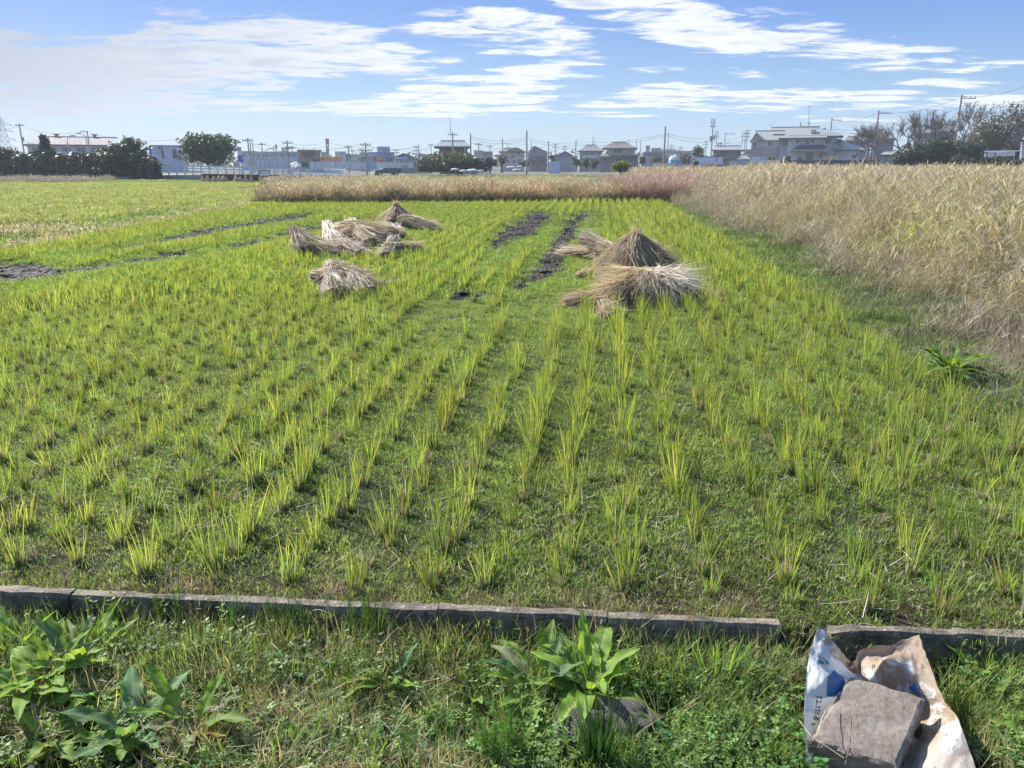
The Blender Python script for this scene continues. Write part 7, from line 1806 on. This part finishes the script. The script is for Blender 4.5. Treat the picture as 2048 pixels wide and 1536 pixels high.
def shape(outline, mat, name, n=12, lift=.0016):
    """fill an outline (polygon in bag coordinates) with a fine grid so that it follows the folds"""
    O = np.array(outline); lo, hi = O.min(0), O.max(0); st = (hi - lo) / n; P2 = []; Fc = []; idx_ = {}
    def vid(a, b):
        if (a, b) not in idx_: idx_[(a, b)] = len(P2); P2.append((lo[0] + st[0] * a, lo[1] + st[1] * b))
        return idx_[(a, b)]
    A, B = np.meshgrid(np.arange(n) + .5, np.arange(n) + .5); ins_ = in_poly(lo[0] + st[0] * A.ravel(), lo[1] + st[1] * B.ravel(), outline)
    for a, b, k in zip(A.ravel(), B.ravel(), ins_):
        if k: a = int(a - .5); b = int(b - .5); Fc.append((vid(a, b), vid(a, b + 1), vid(a + 1, b + 1), vid(a + 1, b)))
    return on_bag(P2, Fc, mat, name, lift)
def find_st(u, v):
    """bag coordinates seen at a photograph pixel (nearest grid node)"""
    best = None; d0 = 1e9
    for k in range(0, len(VB)):
        p = VB[k]; q = Vector((p[0], p[1], p[2] - CAMZ)); zc_ = q.y * math.cos(PITCH) - q.z * math.sin(PITCH); xx = 1024 + FPX * q.x / zc_; yv = 768 - FPX * (q.y * math.sin(PITCH) + q.z * math.cos(PITCH)) / zc_
        d = (xx - u) ** 2 + (yv - v) ** 2
        if d < d0: d0 = d; best = k
    return ST[best][0], ST[best][1]
def px_shape(pix, mat, name, n=14, lift=.0016): return shape([find_st(*q) for q in pix], mat, name, n, lift)
INKB = solid('ink_blue', (.02, .13, .30), .5, .2, 30, rgb2=(.015, .09, .22)); INKG = plain((.02, .16, .15)); INKK = plain((.05, .045, .05))
px_shape([(1668, 1341), (1684, 1354), (1691, 1368), (1682, 1384), (1670, 1392), (1655, 1390), (1653, 1368), (1657, 1354)], INKB, 'leaf_print', 26)
px_shape([(1631, 1326), (1634, 1320), (1647, 1323), (1636, 1313), (1640, 1312), (1650, 1328)], INKG, 'arrow_print', 20)
px_shape([(1643, 1313), (1647, 1314), (1657, 1328), (1652, 1329)], INKG, 'arrow_print', 12)
px_shape([(1815, 1376), (1829, 1366), (1838, 1383), (1842, 1392)], INKB, 'leaf_print', 14)
def px_text(txt, u, v, size_px, ang, mat, name='lettering'):
    """lettering laid on the bag round pixel u,v; size in photograph pixels, reading direction ang degrees"""
    cu = bpy.data.curves.new('t', 'FONT'); cu.body = txt; cu.size = 1; cu.resolution_u = 2; cu.align_x = 'CENTER'; cu.align_y = 'CENTER'; cu.offset = .02
    q = bpy.data.objects.new('tmp', cu); COL.objects.link(q); me = bpy.data.meshes.new_from_object(q.evaluated_get(bpy.context.evaluated_depsgraph_get())); bpy.data.objects.remove(q)
    s0 = find_st(u, v); dx = (np.array(find_st(u + 10, v)) - np.array(find_st(u - 10, v))) / 20; dy = (np.array(find_st(u, v + 14)) - np.array(find_st(u, v - 14))) / 28
    ca, sa = math.cos(math.radians(ang)), math.sin(math.radians(ang)); P2 = []
    for vt in me.vertices:
        a = (vt.co.x * ca - vt.co.y * sa) * size_px; b = -(vt.co.x * sa + vt.co.y * ca) * size_px
        P2.append((s0[0] + dx[0] * a + dy[0] * b, s0[1] + dx[1] * a + dy[1] * b))
    return on_bag(P2, [tuple(p.vertices) for p in me.polygons], mat, name, .0022)
px_text('をEG1て2', 1635, 1420, 13, 84, INKK)
px_text('顆', 1700, 1333, 17, -60, INKK)
px_text('粒', 1708, 1345, 13, -60, INKK)
px_text('ドロマイト', 1638, 1358, 5, 86, INKK)
px_text('口', 1746, 1334, 8, 0, INKK); px_shape([(1752, 1333), (1778, 1333), (1778, 1335), (1752, 1335)], INKK, 'line_print', 10)

# ------------------------------------------------------------------ stone block on the bag
def block_mat():
    m = bpy.data.materials.new('stone_block'); m.use_nodes = True; t = NT(m.node_tree); co = t.n('ShaderNodeTexCoord').outputs['Object']
    mp = t.n('ShaderNodeMapping', ins={0: co, 2: (0, 0, .6), 3: (34, 48, 40)}).outputs[0]
    n1 = t.n('ShaderNodeTexNoise', ins={'Vector': mp, 'Scale': 1.0, 'Detail': 7.0, 'Roughness': .7}).outputs[0]
    n2 = t.n('ShaderNodeTexNoise', ins={'Vector': co, 'Scale': 11.0, 'Detail': 5.0}).outputs[0]
    n3 = t.n('ShaderNodeTexNoise', ins={'Vector': co, 'Scale': 260.0, 'Detail': 3.0}).outputs[0]
    c = t.mix(t.rng(n1, .32, .70), (.105, .086, .070, 1), (.18, .15, .126, 1)); c = t.mix(t.rng(n2, .5, .72, 0, .6), c, (.21, .20, .175, 1)); c = t.mix(t.rng(n3, .64, .74, 0, .7), c, (.34, .29, .25, 1))
    c = t.mix(t.rng(n3, .36, .26, 0, .8), c, (.06, .05, .045, 1))
    bp = t.n('ShaderNodeBump', ins={'Strength': .8, 'Distance': .0022, 'Height': t.math('ADD', n1, t.math('MULTIPLY', n3, .8))})
    pr = t.n('ShaderNodeBsdfPrincipled', ins={'Base Color': c, 'Roughness': .85, 'Normal': bp.outputs[0]}); t.n('ShaderNodeOutputMaterial', ins={0: pr.outputs[0]}); return m
tA, tB, tC, tD = [G(*q) for q in ((1701, 1350, -.012), (1848, 1396, -.012), (1794, 1528, -.028), (1622, 1478, -.028))]
cen = (tA + tB + tC + tD) / 4; N = 30; TH = .078; V = []; F = []
def bil(a, b): return tA.lerp(tB, a).lerp(tD.lerp(tC, a), b)
def rough(p, k): return Vector((mnoise.noise(p * 22 + Vector((k, 0, 0))), mnoise.noise(p * 22 + Vector((0, k, 9))), mnoise.noise(p * 22 + Vector((3, 0, k))))) * .0035 + Vector((mnoise.noise(p * 90), mnoise.noise(p * 90 + Vector((5, 0, 0))), mnoise.noise(p * 90 + Vector((9, 0, 0))))) * .0014
def edge_in(a, b):
    e = min(a, b, 1 - a, 1 - b); return max(0, 1 - e / .035)
for j in range(N + 1):
    for i in range(N + 1):
        a, b = i / N, j / N; p = bil(a, b); p = p + (rough(p, 1) if 0 < i < N and 0 < j < N else rough(p, 1) * 1.3); p.z -= .0045 * edge_in(a, b) ** 2; p.z += .003 * mnoise.noise(p * 12); V.append(p)
F += [[j * (N + 1) + i, (j + 1) * (N + 1) + i, (j + 1) * (N + 1) + i + 1, j * (N + 1) + i + 1] for j in range(N) for i in range(N)]
rim = [i for i in range(N + 1)] + [j * (N + 1) + N for j in range(1, N + 1)] + [N * (N + 1) + i for i in range(N - 1, -1, -1)] + [j * (N + 1) for j in range(N - 1, 0, -1)]
prev = rim; K = 9
for k in range(1, K + 1):
    cur = []
    for r_i in rim:
        p0 = V[r_i]; out = (p0 - cen); out.z = 0; out.normalize(); p = p0 + Vector((0, 0, -TH * k / K)) + out * (.005 if k in (1, 2) else .004 - .004 * k / K)
        p = p + rough(p * 1.3, 2) * 1.8; cur.append(len(V)); V.append(p)
    m_ = len(rim); F += [[prev[q], cur[q], cur[(q + 1) % m_], prev[(q + 1) % m_]] for q in range(m_)]; prev = cur
me_v = [tuple(v - cen) for v in V]
g = Geo(); g.add(me_v, F); g.poly([me_v[q] for q in prev])
o = g.build('stone_block', block_mat(), smooth=False); o.location = cen; tag(o, 'square grey brown stone block weighing down the white fertiliser bag', 'stone block')
# dry stems fallen across block and bag
for k, (pp, lab, cc) in enumerate(([((1700, 1418, -.019), (1703, 1460, -.023), (1697, 1500, -.027), (1690, 1530, -.05)), 'thin green stem lying across the stone block', (.14, .16, .06)],
                                [((1665, 1408, .0), (1652, 1420, .01), (1643, 1440, .02), (1636, 1462, .015)), 'pale curved straw resting on bag and block edge', (.50, .44, .30)],
                                [((1598, 1440, -.03), (1622, 1472, -.018), (1652, 1492, -.02), (1688, 1516, -.022)), 'pale dry stem crossing the near corner of the block', (.34, .30, .20)])):
    P3 = [G(*q) for q in pp]; g = Geo(); g.tube([P3[0].lerp(P3[1], .5) if False else q for q in P3], .0012, 4, cc); tag(g.build('dry_stem', M['straw']), lab, 'stem')

# ------------------------------------------------------------------ haze: one closed box of thin pale air
def haze_box():
    g = Geo(); g.box(-480, 480, -60, 520, -3.2, 34)
    m = bpy.data.materials.new('thin_air'); m.use_nodes = True; t = NT(m.node_tree)
    v_ = t.n('ShaderNodeVolumePrincipled', ins={'Color': (.80, .88, 1.0, 1), 'Density': .00042, 'Anisotropy': .2})
    ou = t.n('ShaderNodeOutputMaterial'); t.l(v_.outputs[0], ou.inputs['Volume'])
    m.cycles.homogeneous_volume = True
    o = g.build('haze', m); o['kind'] = 'stuff'; o['label'] = 'thin pale autumn haze over the farmland'; o['category'] = 'haze'
haze_box()
